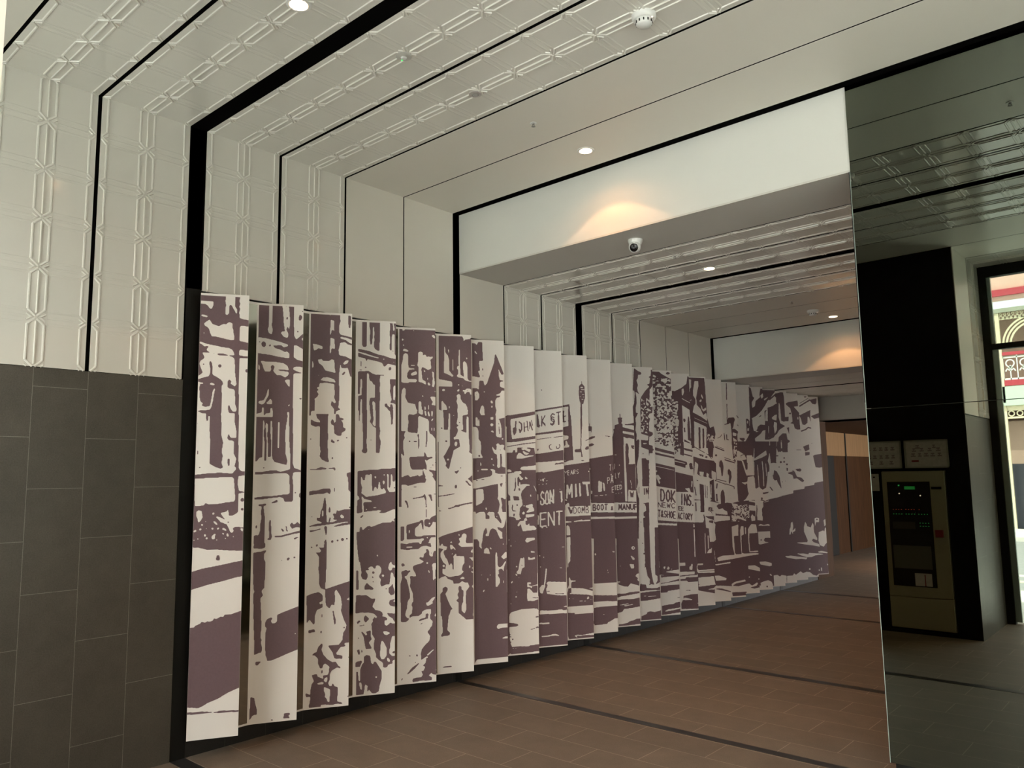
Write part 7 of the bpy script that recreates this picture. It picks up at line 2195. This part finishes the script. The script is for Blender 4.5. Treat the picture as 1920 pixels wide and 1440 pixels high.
[1,110,1974,338,1974,327,1817,296,1724,317,1660,313,1589,287,1582,258,1392,232,1371,197,1350,150,1394,123,1366,90,1381,83,1535],
[0,83,1747,279,1860,289,1803,111,1718],
[1,91,1706,303,1774,295,1794,83,1726],
[0,133,1678,137,1532,147,1532,143,1679],
[0,137,1537,140,1391,150,1391,147,1537],
[0,140,1394,162,1361,170,1365,148,1398],
[0,205,1721,212,1565,226,1566,218,1722],
[0,212,1572,210,1403,224,1403,226,1572],
[0,259,1691,262,1530,272,1531,269,1692],
[0,89,1367,141,1394,197,1358,249,1385,294,1561,321,1589,328,1696,354,1695,354,1645,354,1539,354,1468,354,1460,354,1338,354,1274,290,1236,213,1203,178,1175,154,1190,104,1191,91,1254],
[1,195,1322,288,1331,287,1317,202,1301],
[1,193,1250,188,1241,177,1238,167,1242,163,1251,168,1260,179,1263,189,1259],
[1,127,1212,125,1207,119,1205,113,1207,111,1212,114,1217,120,1219,125,1217],
[1,94,1178,173,1239,222,1216,290,1236,354,1274,354,1293,354,932,72,948],
[0,99,1184,162,1197,193,1154,166,1127,176,1022,174,980,91,983,93,1017,105,1073],
[0,199,986,196,981,190,980,185,982,182,987,185,992,191,993,197,991],
[1,99,1197,135,1172,141,1178,105,1202],
[0,334,1453,354,1565,354,1701,354,1693,354,1607,354,1636,354,1586,354,1536,354,1522,354,1365,354,1266,278,1235,280,1397],
[1,196,1321,285,1333,284,1323,207,1303],
[1,252,1214,354,1273,354,1305,354,1340,354,1359,354,1387,354,1406,354,1435,354,1454,354,734,83,774,95,842,162,979,180,1132,233,1187],
[0,94,1218,169,1223,210,1215,193,1202,193,1146,171,1118,170,979,95,974,90,1016,104,1120],
[0,201,1202,278,1221,285,1214,217,1198],
[0,198,988,194,983,187,980,180,983,178,989,181,995,188,997,195,994],
[0,100,911,134,931,167,920,242,928,291,912,282,906,183,909],
[0,95,835,291,836,307,765,91,773],
[1,-60,996,-60,984,-60,1057,-60,1051,-60,973,94,1028,354,1014,354,95,-60,211],
[0,-60,548,-60,569,-60,577,32,575,90,565,81,552,-60,545,-60,520,-60,507],
[0,-60,868,-27,915,2,934,71,925,85,821,-42,819,-52,744,-43,599,84,600,83,586,-58,586,-60,744],
[0,-5,1031,60,1029,61,974,5,969],
[0,94,1028,177,1026,173,970,95,980],
[0,99,910,137,930,186,914,254,926,286,904,219,906],
[0,94,834,290,834,288,751,193,754,174,727,190,706,256,696,121,674,93,682],
[1,146,730,143,723,134,720,126,724,123,731,127,737,136,740,144,737],
[0,-60,424,22,421,95,386,93,345,0,364,-60,384],
[0,92,462,191,461,289,432,304,411,237,400,106,427],
[0,80,250,77,245,70,243,63,246,60,252,64,257,71,259,78,256],
[0,231,304,255,303,270,278,246,283],
[0,-60,220,-60,243,-60,259,-60,237,-60,222,-60,199,-60,186,-60,203,-60,207,-40,177,43,212,54,197,32,171,-60,151,-60,136,3,139,72,149,92,73,-60,69,-60,116,-60,122,-60,126],
[0,92,202,126,214,209,230,257,207,272,178,293,109,102,106],
[1,201,152,197,144,187,141,178,145,175,153,179,161,188,163,198,160]],
[[1,47,2683,86,2680,296,2670,183,2548,146,2518,126,2480,50,2390,-39,2322,-60,2284,-60,2423,-59,2447,-45,2513,35,2567,28,2604],
[0,41,2590,83,2624,88,2576,60,2546],
[0,95,2546,167,2577,139,2547,103,2524],
[1,183,2529,305,2614,291,2628,170,2544],
[1,293,2625,354,2642,354,2582,354,2321,354,2298,354,2314,354,2254,329,2372,321,2521,294,2505,246,2445,227,2415,175,2429,94,2384,94,2258,138,2251,149,2429,301,2476,316,2446,285,2238,354,2202,277,2112,220,2038,148,2009,79,2008,49,2089,-60,2015,-60,1978,-60,1899,-60,2072,-5,2118,-60,2123,-42,2139,-30,2176,20,2206,91,2199,110,2369,139,2414,211,2444],
[1,-51,2254,48,2321,36,2333,-60,2266],
[0,-60,2255,37,2316,50,2390,94,2384,82,2207,20,2206,-50,2168,-53,2124,-60,2116,-60,2182],
[0,126,2488,290,2580,284,2490,228,2430,158,2429,138,2399,96,2428],
[0,201,2296,237,2311,283,2334,278,2267,234,2259],
[0,237,2245,275,2223,281,2179,240,2090,235,2149],
[0,142,2187,137,2036,146,2036,151,2187],
[0,140,2034,171,2043,169,2050,138,2041],
[0,-60,2022,12,2081,51,2126,95,2133,79,2008,52,2008,47,2060,17,2008,-10,2045,-60,1993],
[1,145,2430,226,2454,262,2476,298,2492,307,2619,354,2642,354,2636,354,2531,354,2307,354,2315,354,2263,354,2247,345,2262,325,2232,354,2196,310,2136,271,2084,199,2040,138,2039,156,2194,146,2304],
[0,202,2298,253,2335,288,2343,274,2261,214,2276],
[0,238,2246,281,2232,275,2136,237,2084,226,2187],
[0,325,2500,342,2485,350,2336,352,2240,354,2233,354,2174,354,2166,354,2077,354,2011,354,1686,289,1687,253,1805,241,1878,229,1966,179,2003,288,2069,327,2121,354,2188,333,2225,312,2306],
[1,354,2092,354,2010,354,1996,354,1974,354,1966,354,1833,344,1863,299,1841,278,1915,295,2040],
[0,250,1880,272,1785,286,1788,264,1883],
[1,105,1937,245,1951,231,1863,228,1688,141,1689,142,1827,109,1864],
[0,-60,1755,83,1860,100,1856,87,1791,-60,1723],
[0,130,1829,129,1687,136,1687,136,1829],
[0,88,1944,160,1981,176,1951,93,1886],
[0,0,1977,4,1881,23,1882,20,1978],
[0,49,1967,74,1911,84,1914,59,1970],
[1,-60,1983,146,1984,136,1823,104,1728,126,1662,121,1590,95,1583,65,1388,37,1367,-1,1346,-55,1390,-60,1362,-60,1377,-60,1535],
[0,-60,1751,87,1867,96,1808,-60,1722],
[1,-60,1710,111,1779,102,1799,-60,1730],
[0,8,1724,17,1565,31,1566,23,1725],
[0,17,1573,15,1400,29,1400,31,1573],
[0,66,1694,69,1530,79,1530,77,1695],
[0,-60,1363,-60,1390,0,1353,56,1381,102,1561,130,1590,137,1699,197,1698,203,1647,170,1538,182,1466,234,1458,295,1333,291,1268,98,1229,17,1195,-23,1167,-51,1183,-60,1184,-60,1249],
[1,-3,1317,96,1326,95,1312,5,1296],
[1,108,1387,142,1372,173,1328,149,1351],
[1,155,1984,260,1984,233,1713,197,1698,146,1706],
[1,198,1706,251,1712,226,1603,273,1530,297,1362,248,1414,228,1494,174,1473,170,1538,197,1560],
[0,238,1786,354,1821,354,1287,291,1268,298,1515,241,1559],
[0,131,1825,141,1703,151,1704,141,1826],
[1,287,1646,284,1640,276,1638,269,1640,266,1647,270,1653,277,1655,285,1653],
[1,239,1800,274,1800,273,1789,247,1786],
[1,268,1984,354,1984,354,1836,346,1837,332,1888,276,1837,254,1896],
[1,-60,1170,-28,1232,27,1209,98,1229,291,1268,354,1287,354,919,-60,937],
[0,1,974,-2,969,-9,967,-15,970,-18,975,-14,980,-8,981,-1,979],
[0,143,1450,194,1566,177,1704,246,1696,284,1608,260,1638,239,1587,236,1536,269,1521,293,1361,295,1259,86,1228,88,1394],
[1,197,1609,239,1587,277,1514,293,1361,238,1449,232,1478,197,1471,173,1501],
[1,105,1393,131,1386,170,1334,145,1342],
[1,-2,1316,92,1329,92,1318,11,1298],
[1,59,1207,296,1267,354,1299,354,1336,354,1354,354,1384,354,1403,354,1432,354,1452,354,716,-60,758,-60,828,-41,967,-21,1123,39,1179],
[0,-60,1211,-33,1216,14,1208,-6,1194,-5,1137,-31,1109,-32,967,-60,963,-60,1005,-60,1111],
[0,4,1194,85,1214,93,1206,22,1190],
[0,0,976,-4,970,-12,968,-20,971,-23,977,-19,983,-11,985,-3,982],
[0,-60,899,-60,918,-36,906,48,914,99,898,90,891,-18,895],
[0,-60,821,98,820,115,748,-60,758],
[0,137,929,134,923,126,921,119,923,117,930,120,936,127,938,135,935],
[1,-60,986,-60,974,-60,1047,-60,1042,-60,963,-60,1018,354,1002,339,63,-60,186],
[0,-60,897,-60,917,-13,901,60,912,93,890,24,892],
[0,-60,820,97,818,96,733,-6,737,-27,710,-9,688,62,677,-60,656,-60,665],
[0,-60,440,-8,437,96,407,112,385,43,375,-60,404],
[0,97,478,185,460,288,448,293,405,216,401,98,435],
[0,36,277,62,275,78,250,52,255],
[0,-60,175,-60,187,13,201,64,177,79,148,100,77,-60,77],
[1,4,121,-1,114,-12,111,-23,115,-27,123,-22,131,-11,133,0,129],
[0,99,252,138,257,188,247,300,242,295,108,102,105],
[1,70,838,215,1078,354,1054,354,145,21,88],
[0,101,255,161,260,196,235,224,256,297,241,292,110,101,109]],
[[1,-60,2704,108,2694,-13,2569,-55,2537,-60,2499,-60,2406,-60,2336,-60,2297,-60,2439,-60,2463,-60,2531,-60,2586,-60,2624],
[1,-12,2550,117,2637,103,2652,-28,2565],
[1,105,2648,215,2666,229,2605,229,2337,227,2315,282,2330,278,2269,170,2269,142,2390,134,2542,106,2526,57,2464,36,2434,-22,2448,-60,2400,-60,2272,-60,2265,-52,2447,113,2496,129,2466,97,2253,229,2216,88,2124,29,2049,-53,2018,-60,2017,-60,2099,-60,2023,-60,1986,-60,1905,-60,2081,-60,2128,-60,2134,-60,2150,-60,2187,-60,2218,-60,2212,-60,2385,-60,2431,20,2464],
[0,-60,2506,102,2602,96,2511,37,2449,-42,2447,-60,2416,-60,2445],
[0,9,2312,48,2328,94,2351,90,2283,44,2275],
[0,48,2260,87,2238,93,2192,51,2101,46,2162],
[0,147,2527,168,2504,169,2390,177,2238,267,2239,185,2231,133,2253],
[1,-56,2448,35,2473,73,2497,110,2512,119,2642,175,2666,220,2660,230,2553,224,2324,288,2332,284,2279,202,2263,158,2278,138,2247,235,2210,122,2149,83,2096,6,2050,-60,2049,-43,2207,-55,2320],
[0,10,2314,64,2352,100,2360,86,2277,23,2291],
[0,49,2261,93,2247,86,2148,47,2095,35,2201],
[0,138,2521,155,2506,163,2353,165,2255,291,2248,287,2187,232,2179,280,2089,294,2021,253,1689,101,1690,64,1810,51,1885,39,1975,-17,2012,100,2081,139,2134,225,2202,146,2240,125,2323],
[1,246,2180,287,2187,280,2089,266,2134],
[1,173,2103,236,2104,249,2021,284,2005,282,1983,250,1975,236,1839,174,1840,158,1870,111,1847,89,1923,107,2050],
[0,138,2003,136,1909,158,1910,159,2004],
[0,61,1887,84,1790,98,1793,75,1890],
[1,-60,1944,56,1960,41,1870,38,1691,-60,1691,-60,1833,-60,1870],
[1,255,2515,292,2531,354,2556,354,2480,354,2471,354,2388,354,2250,354,2158,354,2173,354,2234,309,2241,347,2264,344,2356,323,2447,254,2499],
[1,191,1772,186,1765,177,1762,169,1765,165,1772,170,1780,179,1783,187,1780],
[1,189,1716,184,1707,173,1704,164,1708,160,1716,165,1724,175,1728,185,1724],
[1,131,1724,126,1715,116,1712,106,1715,102,1724,107,1732,117,1736,127,1732],
[0,-60,1359,-60,1388,-60,1350,-60,1378,-60,1561,-60,1591,-60,1702,4,1701,10,1649,-28,1538,-13,1464,44,1456,107,1329,103,1262,-60,1223,-60,1189,-60,1160,-60,1176,-60,1243],
[1,-45,1993,71,1993,43,1716,4,1701,-55,1709],
[1,5,1709,61,1716,36,1604,85,1529,109,1358,59,1411,37,1493,-23,1472,-28,1538,4,1560],
[0,48,1791,248,1827,229,1282,103,1262,111,1514,51,1560],
[1,190,1771,185,1764,176,1761,168,1764,165,1771,169,1779,178,1782,186,1779],
[1,188,1715,183,1707,172,1703,163,1707,159,1715,164,1724,174,1727,184,1724],
[1,140,1712,135,1702,123,1698,112,1702,108,1712,113,1721,125,1725,136,1721],
[1,99,1649,95,1642,88,1640,80,1642,78,1649,81,1655,89,1658,96,1655],
[1,238,1685,233,1677,224,1674,216,1677,212,1685,217,1692,226,1695,234,1692],
[1,237,1617,231,1608,220,1604,208,1608,204,1618,210,1627,221,1631,233,1627],
[1,49,1806,85,1806,85,1794,57,1791],
[1,80,1993,241,1993,240,1842,159,1843,145,1895,88,1843,65,1903],
[0,137,1982,137,1898,155,1899,155,1983],
[1,-60,1163,-60,1226,-60,1203,-60,1223,103,1262,238,1281,212,905,-60,926],
[0,-58,1448,0,1566,-19,1708,57,1700,96,1610,71,1640,49,1588,46,1536,81,1521,105,1357,107,1253,-60,1222,-60,1390],
[0,111,1849,354,1848,354,1606,354,1350,301,1338,109,1283,100,1535],
[1,191,1770,187,1762,177,1759,168,1762,164,1770,169,1778,179,1781,188,1778],
[1,138,1714,132,1703,119,1699,107,1704,102,1714,108,1725,121,1729,134,1725],
[1,190,1717,185,1708,173,1704,162,1708,158,1718,164,1727,175,1731,186,1727],
[1,233,1683,228,1674,216,1670,205,1674,201,1684,206,1693,218,1697,229,1693],
[1,205,1639,231,1631,224,1593,207,1597],
[1,223,1571,300,1585,302,1608,336,1585,354,1517,354,1501,354,1463,354,1440,354,1448,354,1494,311,1488,297,1540,235,1556],
[1,135,1449,133,1445,127,1443,122,1445,121,1449,123,1454,128,1455,133,1453],
[1,181,1460,179,1456,175,1454,170,1456,169,1460,171,1463,175,1465,180,1463],
[1,4,1611,49,1588,89,1513,105,1357,49,1447,42,1477,3,1470,-25,1500],
[1,-60,1200,108,1260,293,1294,296,1331,354,1350,354,1380,354,1400,354,1430,354,1450,354,697,-60,744,-60,815,-60,956,-60,1115,-60,1172],
[0,210,793,221,896,245,913,266,902,257,836,283,820,263,791,248,836,226,763,199,764],
[1,-60,976,-60,963,-60,1038,-60,1033,-60,952,-60,1008,218,990,152,31,-60,161],
[0,-60,457,-10,436,100,424,105,380,25,377,-60,413],
[0,102,467,191,471,189,434,110,445],
[0,104,390,182,398,180,407,103,398],
[0,-60,227,-60,231,-6,220,112,213,107,76,-60,76],
[0,112,220,165,210,158,110,114,112],
[1,-60,824,23,1067,354,1043,354,115,-60,61],
[0,-60,230,-38,233,2,207,34,228,109,213,104,78,-60,81],
[0,118,212,212,211,233,237,260,217,339,259,354,234,354,247,354,240,354,202,354,188,354,210,354,165,354,139,292,137,291,114,111,109],
[0,103,468,202,471,296,456,354,444,354,433,354,410,350,422,265,422,134,447],
[0,193,749,202,819,218,842,227,904,256,915,262,856,254,817,238,794,263,809,293,831,291,792,252,778,249,747,224,795,211,748]],
[[1,-60,2669,28,2689,42,2627,43,2354,41,2331,98,2347,94,2285,-23,2283,-55,2406,-60,2561,-60,2545,-60,2481,-60,2450,-60,2464,-60,2415,-60,2285,-60,2278,-60,2463,-60,2514,-60,2484,-60,2266,43,2230,-60,2135,-60,2058,-60,2026,-60,2109,-60,2032,-60,1994,-60,1911,-60,2091,-60,2139,-60,2144,-60,2161,-60,2199,-60,2230,-60,2224,-60,2400,-60,2447,-60,2480],
[0,-50,2546,-26,2524,-24,2407,-15,2252,83,2254,-5,2245,-60,2267],
[1,-60,2464,-60,2490,-60,2514,-60,2531,-60,2664,-18,2689,33,2683,44,2574,38,2340,104,2349,100,2294,14,2278,-37,2292,-60,2261,49,2224,-60,2160,-60,2106,-60,2059,-60,2219,-60,2334],
[0,-60,2540,-40,2525,-31,2370,-28,2269,107,2263,103,2201,47,2193,96,2100,110,2031,68,1692,-60,1693,-60,1815,-60,1891,-60,1983,-60,2021,-60,2091,-58,2145,39,2216,-50,2253,-60,2338],
[1,61,2193,103,2201,96,2100,81,2147],
[1,-19,2115,51,2115,64,2031,100,2015,98,1992,65,1984,51,1846,-19,1846,-37,1876,-60,1853,-60,1930,-60,2060],
[1,70,2535,109,2552,269,2578,273,2499,197,2490,285,2405,284,2265,287,2171,231,2171,195,2186,181,2248,125,2256,164,2279,161,2373,140,2466,69,2520],
[0,253,2350,266,2343,264,2311,250,2311],
[0,112,2474,138,2443,145,2404,116,2388],
[1,112,2403,145,2408,144,2384,116,2384],
[1,199,1881,287,1880,288,1887,200,1887],
[1,1,1777,-4,1769,-15,1766,-25,1769,-28,1777,-23,1784,-13,1787,-3,1784],
[1,-2,1719,-7,1711,-19,1707,-30,1711,-35,1719,-29,1728,-17,1732,-6,1728],
[0,-60,1795,63,1833,43,1276,-60,1256,-60,1514,-60,1560],
[1,0,1776,-5,1768,-16,1765,-26,1768,-29,1776,-25,1784,-14,1787,-4,1784],
[1,-3,1719,-8,1710,-20,1706,-32,1710,-36,1719,-30,1727,-18,1731,-7,1727],
[1,52,1688,48,1680,38,1677,29,1680,25,1688,30,1695,40,1698,49,1695],
[1,51,1619,45,1609,33,1605,21,1609,17,1619,22,1629,35,1633,47,1628],
[1,-60,2002,56,2003,55,1849,-35,1849,-52,1902,-60,1849,-60,1910],
[1,-60,1156,-60,1220,-60,1197,-60,1217,-60,1256,52,1276,25,891,-60,914],
[0,-60,1855,283,1854,303,1607,298,1346,117,1334,-60,1277,-60,1535],
[1,2,1774,-4,1766,-15,1763,-26,1766,-29,1774,-24,1783,-13,1786,-2,1783],
[1,1,1721,-6,1711,-19,1707,-32,1711,-37,1721,-30,1731,-17,1735,-4,1731],
[1,47,1686,42,1676,29,1672,17,1677,13,1686,19,1696,31,1700,43,1696],
[1,17,1640,45,1632,38,1594,19,1598],
[1,36,1571,116,1586,118,1609,153,1585,185,1516,258,1500,302,1461,282,1438,254,1446,184,1493,128,1486,113,1540,49,1556],
[1,165,1620,249,1627,270,1607,246,1584,191,1593],
[1,-60,1194,-60,1255,109,1288,112,1326,298,1346,305,1376,354,1397,354,1427,354,1448,354,679,-60,729,-60,802,-60,946,-60,1107,-60,1165],
[0,23,777,35,882,59,900,82,888,72,820,99,804,78,775,63,821,39,746,10,748],
[0,209,937,219,948,245,921,226,917],
[0,169,885,182,877,177,870],
[0,148,848,160,833,154,814],
[0,270,882,289,893,300,858,295,843,348,819,354,811,354,871,354,874,354,824,354,793,354,764,354,795,315,737,269,738,255,807],
[1,-60,966,-60,952,-60,1029,-60,1023,-60,941,-60,999,31,978,-44,0,-60,136],
[0,-60,446,2,448,-1,411,-60,424],
[1,-60,811,-60,1059,354,1032,354,84,-60,34],
[0,-60,186,25,183,47,209,75,188,156,231,193,206,253,219,311,212,354,174,354,159,354,181,354,136,296,137,294,109,108,107,107,84,-60,81],
[0,-60,447,14,449,112,432,208,420,276,409,265,386,168,398,80,398,-60,425],
[0,105,472,222,467,299,452,310,472,354,456,354,444,354,438,354,435,354,413,276,413,200,436],
[0,125,619,291,617,303,640,252,755,252,827,277,895,299,866,307,834,354,816,354,879,354,846,354,790,354,741,354,667,354,634,354,661,354,638,354,613,354,585,354,548,354,569,269,585,134,611],
[0,3,732,14,803,31,827,41,891,71,902,77,841,69,801,53,778,78,793,109,816,107,776,66,761,64,730,38,779,24,731]],
[[1,-60,2553,-60,2571,88,2599,92,2519,13,2510,105,2423,104,2280,107,2184,49,2184,10,2199,-6,2262,-60,2269,-25,2294,-29,2389,-54,2484,-60,2538],
[0,72,2367,86,2359,83,2327,69,2327],
[1,120,2508,313,2606,302,2622,109,2525],
[1,124,2555,278,2633,274,2639,119,2562],
[1,198,2662,266,2663,216,2642],
[1,102,2383,300,2466,295,2393,297,2289,273,2361,245,2369,238,2281,188,2248,150,2256,128,2344],
[1,121,2150,212,2178,206,2195,115,2166],
[1,204,2174,255,2210,242,2223,191,2188],
[1,234,2205,294,2195,300,2213,240,2222],
[1,15,1887,107,1887,108,1894,16,1894],
[1,137,1938,240,1973,244,1898,171,1870],
[1,168,1835,241,1854,239,1819,176,1807],
[0,-60,1860,103,1860,123,1608,118,1341,-60,1330,-60,1273,-60,1535],
[1,-60,1572,-60,1587,-60,1610,-38,1586,-1,1515,77,1499,122,1459,101,1436,73,1444,-3,1492,-60,1485,-60,1540,-60,1556],
[1,-25,1621,67,1628,90,1608,64,1585,5,1594],
[0,103,1860,304,1860,289,1401,125,1373,123,1608],
[1,165,1860,246,1860,239,1820,166,1809],
[1,-60,1188,-60,1250,-60,1283,-60,1322,118,1341,125,1373,289,1393,301,1425,354,1446,354,661,-60,715,-60,789,-60,935,-60,1100,-60,1158],
[0,26,924,36,935,63,907,44,904],
[0,89,868,109,879,120,844,114,828,169,803,188,795,211,856,230,860,236,809,253,777,232,747,196,779,135,720,88,721,74,791],
[0,268,924,288,936,335,926,326,868,289,877,265,808,256,824],
[1,-60,798,-60,1050,354,1021,354,53,-60,8],
[0,-60,162,-60,159,-60,185,-60,163,-35,205,8,178,71,191,131,184,179,145,238,129,270,152,296,106,116,107,114,79,-60,80,-60,56],
[0,145,226,140,217,128,214,117,218,113,228,119,237,130,240,141,236],
[0,301,204,297,197,288,195,280,198,277,205,281,212,289,214,298,211],
[0,-60,428,-60,411,25,397,96,385,84,361,-21,375,-60,377,-60,406],
[0,-60,452,39,445,119,429,130,449,301,433,354,421,340,415,238,411,176,390,96,389,16,413],
[0,-60,601,111,597,123,621,71,738,71,812,96,882,119,852,127,819,186,800,221,865,239,832,235,774,241,724,286,648,284,615,215,643,193,619,222,593,311,565,323,527,208,548,89,565,-60,593],
[0,261,922,287,934,338,928,333,870,282,868,258,806]],
[[1,-60,2527,137,2628,125,2644,-60,2543],
[1,-60,2574,102,2655,97,2662,-60,2581],
[1,18,2684,89,2686,37,2664],
[1,-60,2399,124,2485,118,2411,121,2304,96,2378,67,2386,60,2296,6,2262,-38,2270,-60,2359],
[1,-60,2161,33,2191,26,2208,-60,2178],
[1,24,2187,77,2223,64,2237,10,2200],
[1,56,2218,118,2209,123,2226,62,2236],
[1,115,2633,246,2660,241,2593,219,2568,170,2576],
[1,127,2394,310,2454,304,2380,183,2354],
[1,-53,1945,62,1982,67,1905,-14,1877],
[1,-17,1840,63,1861,61,1824,-8,1812],
[1,123,1994,121,1990,115,1988,110,1990,108,1994,110,1999,116,2001,121,1999],
[1,123,1808,314,1843,322,1693,145,1694,151,1783],
[0,-60,1866,128,1866,113,1398,-60,1369,-60,1609],
[1,-20,1866,69,1866,61,1826,-19,1814],
[0,125,1826,315,1865,303,1444,124,1422],
[1,124,1813,154,1825,314,1849,309,1654,219,1639,156,1647],
[1,-60,1182,-60,1244,-60,1279,-60,1318,-60,1338,-60,1369,112,1390,124,1422,303,1444,301,643,-60,700,-60,775,-60,924,-60,1092,-60,1151],
[0,-60,855,-60,866,-60,830,-60,815,-15,789,6,780,32,842,52,846,58,794,75,762,53,731,16,764,-55,704,-60,706,-60,777],
[0,91,912,112,923,160,914,151,854,112,863,87,793,79,809],
[1,133,895,129,888,121,885,113,888,110,895,114,902,122,904,130,901],
[0,120,839,136,728,122,736],
[0,241,883,271,890,299,874,295,826,264,803,253,787,237,836],
[0,151,727,229,725,292,786,301,643,164,648],
[0,134,958,131,954,126,952,120,954,118,959,121,963,127,965,132,963],
[1,-60,785,-60,1041,354,1010,344,23,-60,-19],
[0,-60,138,-60,135,-60,162,-60,139,-60,182,-60,154,-60,166,-60,158,-5,117,60,100,93,124,120,76,-60,80,-60,51,-60,54,-60,30],
[0,125,176,120,169,111,167,103,170,100,178,104,184,113,187,121,183],
[0,141,213,161,208,162,158,142,167],
[0,253,262,273,253,261,228],
[0,281,210,299,184,288,105,122,105,123,118,268,119],
[0,-60,433,-60,425,-60,408,-60,428,125,411,217,398,165,392,61,388,-7,367,-60,368,-60,394],
[0,106,437,169,446,281,421,270,408,125,423],
[0,-60,585,-60,579,-60,604,-60,724,-60,799,-60,869,-60,839,-60,805,4,785,43,851,61,817,57,758,64,707,110,630,107,596,36,624,12,600,43,573,135,545,147,506,29,528,-60,547,-60,576],
[0,149,527,128,595,142,713,222,735,241,718,255,768,299,784,304,580,249,540,215,503],
[0,84,909,111,921,162,915,158,856,106,854,80,791],
[1,139,895,134,887,124,884,113,887,110,896,115,904,125,907,135,903],
[0,238,879,265,895,295,877,291,827,247,790]],
]

LABELS = ['flat first mural blade beside the black channel, white foot crossed by one thin purple line',
 'mural blade with barred window shape on top and a slanted purple block near its foot',
 'mural blade with a crouching dark figure at its foot, between two slim polished strips',
 'mural blade with rounded dark figure at its foot and dripping fence band halfway',
 'mural blade with a thin diagonal stick and dark coat shape near its foot',
 'mural blade with a lone standing man silhouette above a long blank foot',
 'mural blade with a tall pointed gable near its top and solid purple lower end',
 'mural blade carrying the letters JOHN on a sign under plain sky',
 'mural blade carrying the letters LK ST, SON and ENT',
 'mural blade with a tall ribbed street lamp and the letters MIIT',
 'mural blade reading BOOT at mid height under a blank sky',
 'mural blade with a chimney shape and the letters MANU at mid height',
 'mural blade with two pale vertical poles running down to the street',
 'mural blade with mottled tree foliage above the letters DOK and T&SHOE',
 'mural blade with the letters INS and ACTORY, under a curved patch of blank sky',
 'mural blade with tall pediment and columns, just right of the INS and ACTORY blade',
 'plain topped mural blade directly under the black channel of the second white bulkhead',
 'narrow plain topped blade just right of the one under the second bulkhead channel',
 'plain blade under the second soffit with a dark roof corner at mid height',
 'mural blade with blank top right before the dark ragged balcony pattern begins',
 'mural blade where the dark ragged balcony pattern touches the second soffit',
 'mural blade with thick black window bars, just right of the first ragged balcony blade',
 'mural blade with dark bracket shape on top and a long blank middle',
 'second last mural blade, with a small dark square at mid height',
 'last mural blade at the far end beside the brown timber']
def make_body(first):
    """white sheet, 10 mm thick, following the profile"""
    pts = PROF if first else PROF+TAIL[1:]
    mb = MB(); n = len(pts); th = .008
    nr = []
    for i in range(n):
        a = Vector(pts[max(i-1, 0)]); b = Vector(pts[min(i+1, n-1)]); d = (b-a).normalized(); nr.append(Vector((-d.y, d.x)))
    # d runs backwards along the wall; normal towards the room has positive stand-off
    nr = [v if v.y > 0 else -v for v in nr]
    v = []
    for z in (ZB, ZT):
        for p in pts: v.append((WALL+p[1], p[0], z))
        for p, q in zip(pts, nr): v.append((WALL+p[1]-q.y*th, p[0]-q.x*th, z))
    f = [tuple(range(n))+tuple(range(2*n-1, n-1, -1)), tuple(range(2*n, 3*n))+tuple(range(4*n-1, 3*n-1, -1))]
    for i in range(n-1):
        f += [(i, i+1, 2*n+i+1, 2*n+i), (n+i, n+i+1, 3*n+i+1, 3*n+i)]
    f += [(0, n, 3*n, 2*n), (n-1, 2*n-1, 4*n-1, 3*n-1)]
    mb.add(v, f); return mb
def make_strip():
    T2 = TAIL[2:]; mb = MB(); n = len(T2); v = []
    for z in (ZB+.012, ZT-.016):
        for p in T2: v.append((WALL+p[1]+.0015, p[0], z))
    mb.add(v, [(i, i+1, n+i+1, n+i) for i in range(n-1)], 0, True); return mb
BX = WALL+.15
def place(o): o.data.transform(Matrix.Translation((-BX, 0, -ZB))); return o
for bi in range(25):
    root = empty('mural_blade', (BX, TIP0+PITCH*bi, ZB))
    bd = make_body(bi == 0); print_face(bd, bi)
    place(bd.build('printed_panel', [BLADE, INK], root, recalc=False))
    if bi: place(make_strip().build('polished_strip', CHROME, root))
    for z in (.5, 2.2): place(MB().box(WALL-.005, WALL+.095, -.17, -.15, z, z+.06).build('wall_bracket', BLACKM, root))
    tag(root, LABELS[bi], 'mural panel', 'angled blades of the printed street mural')
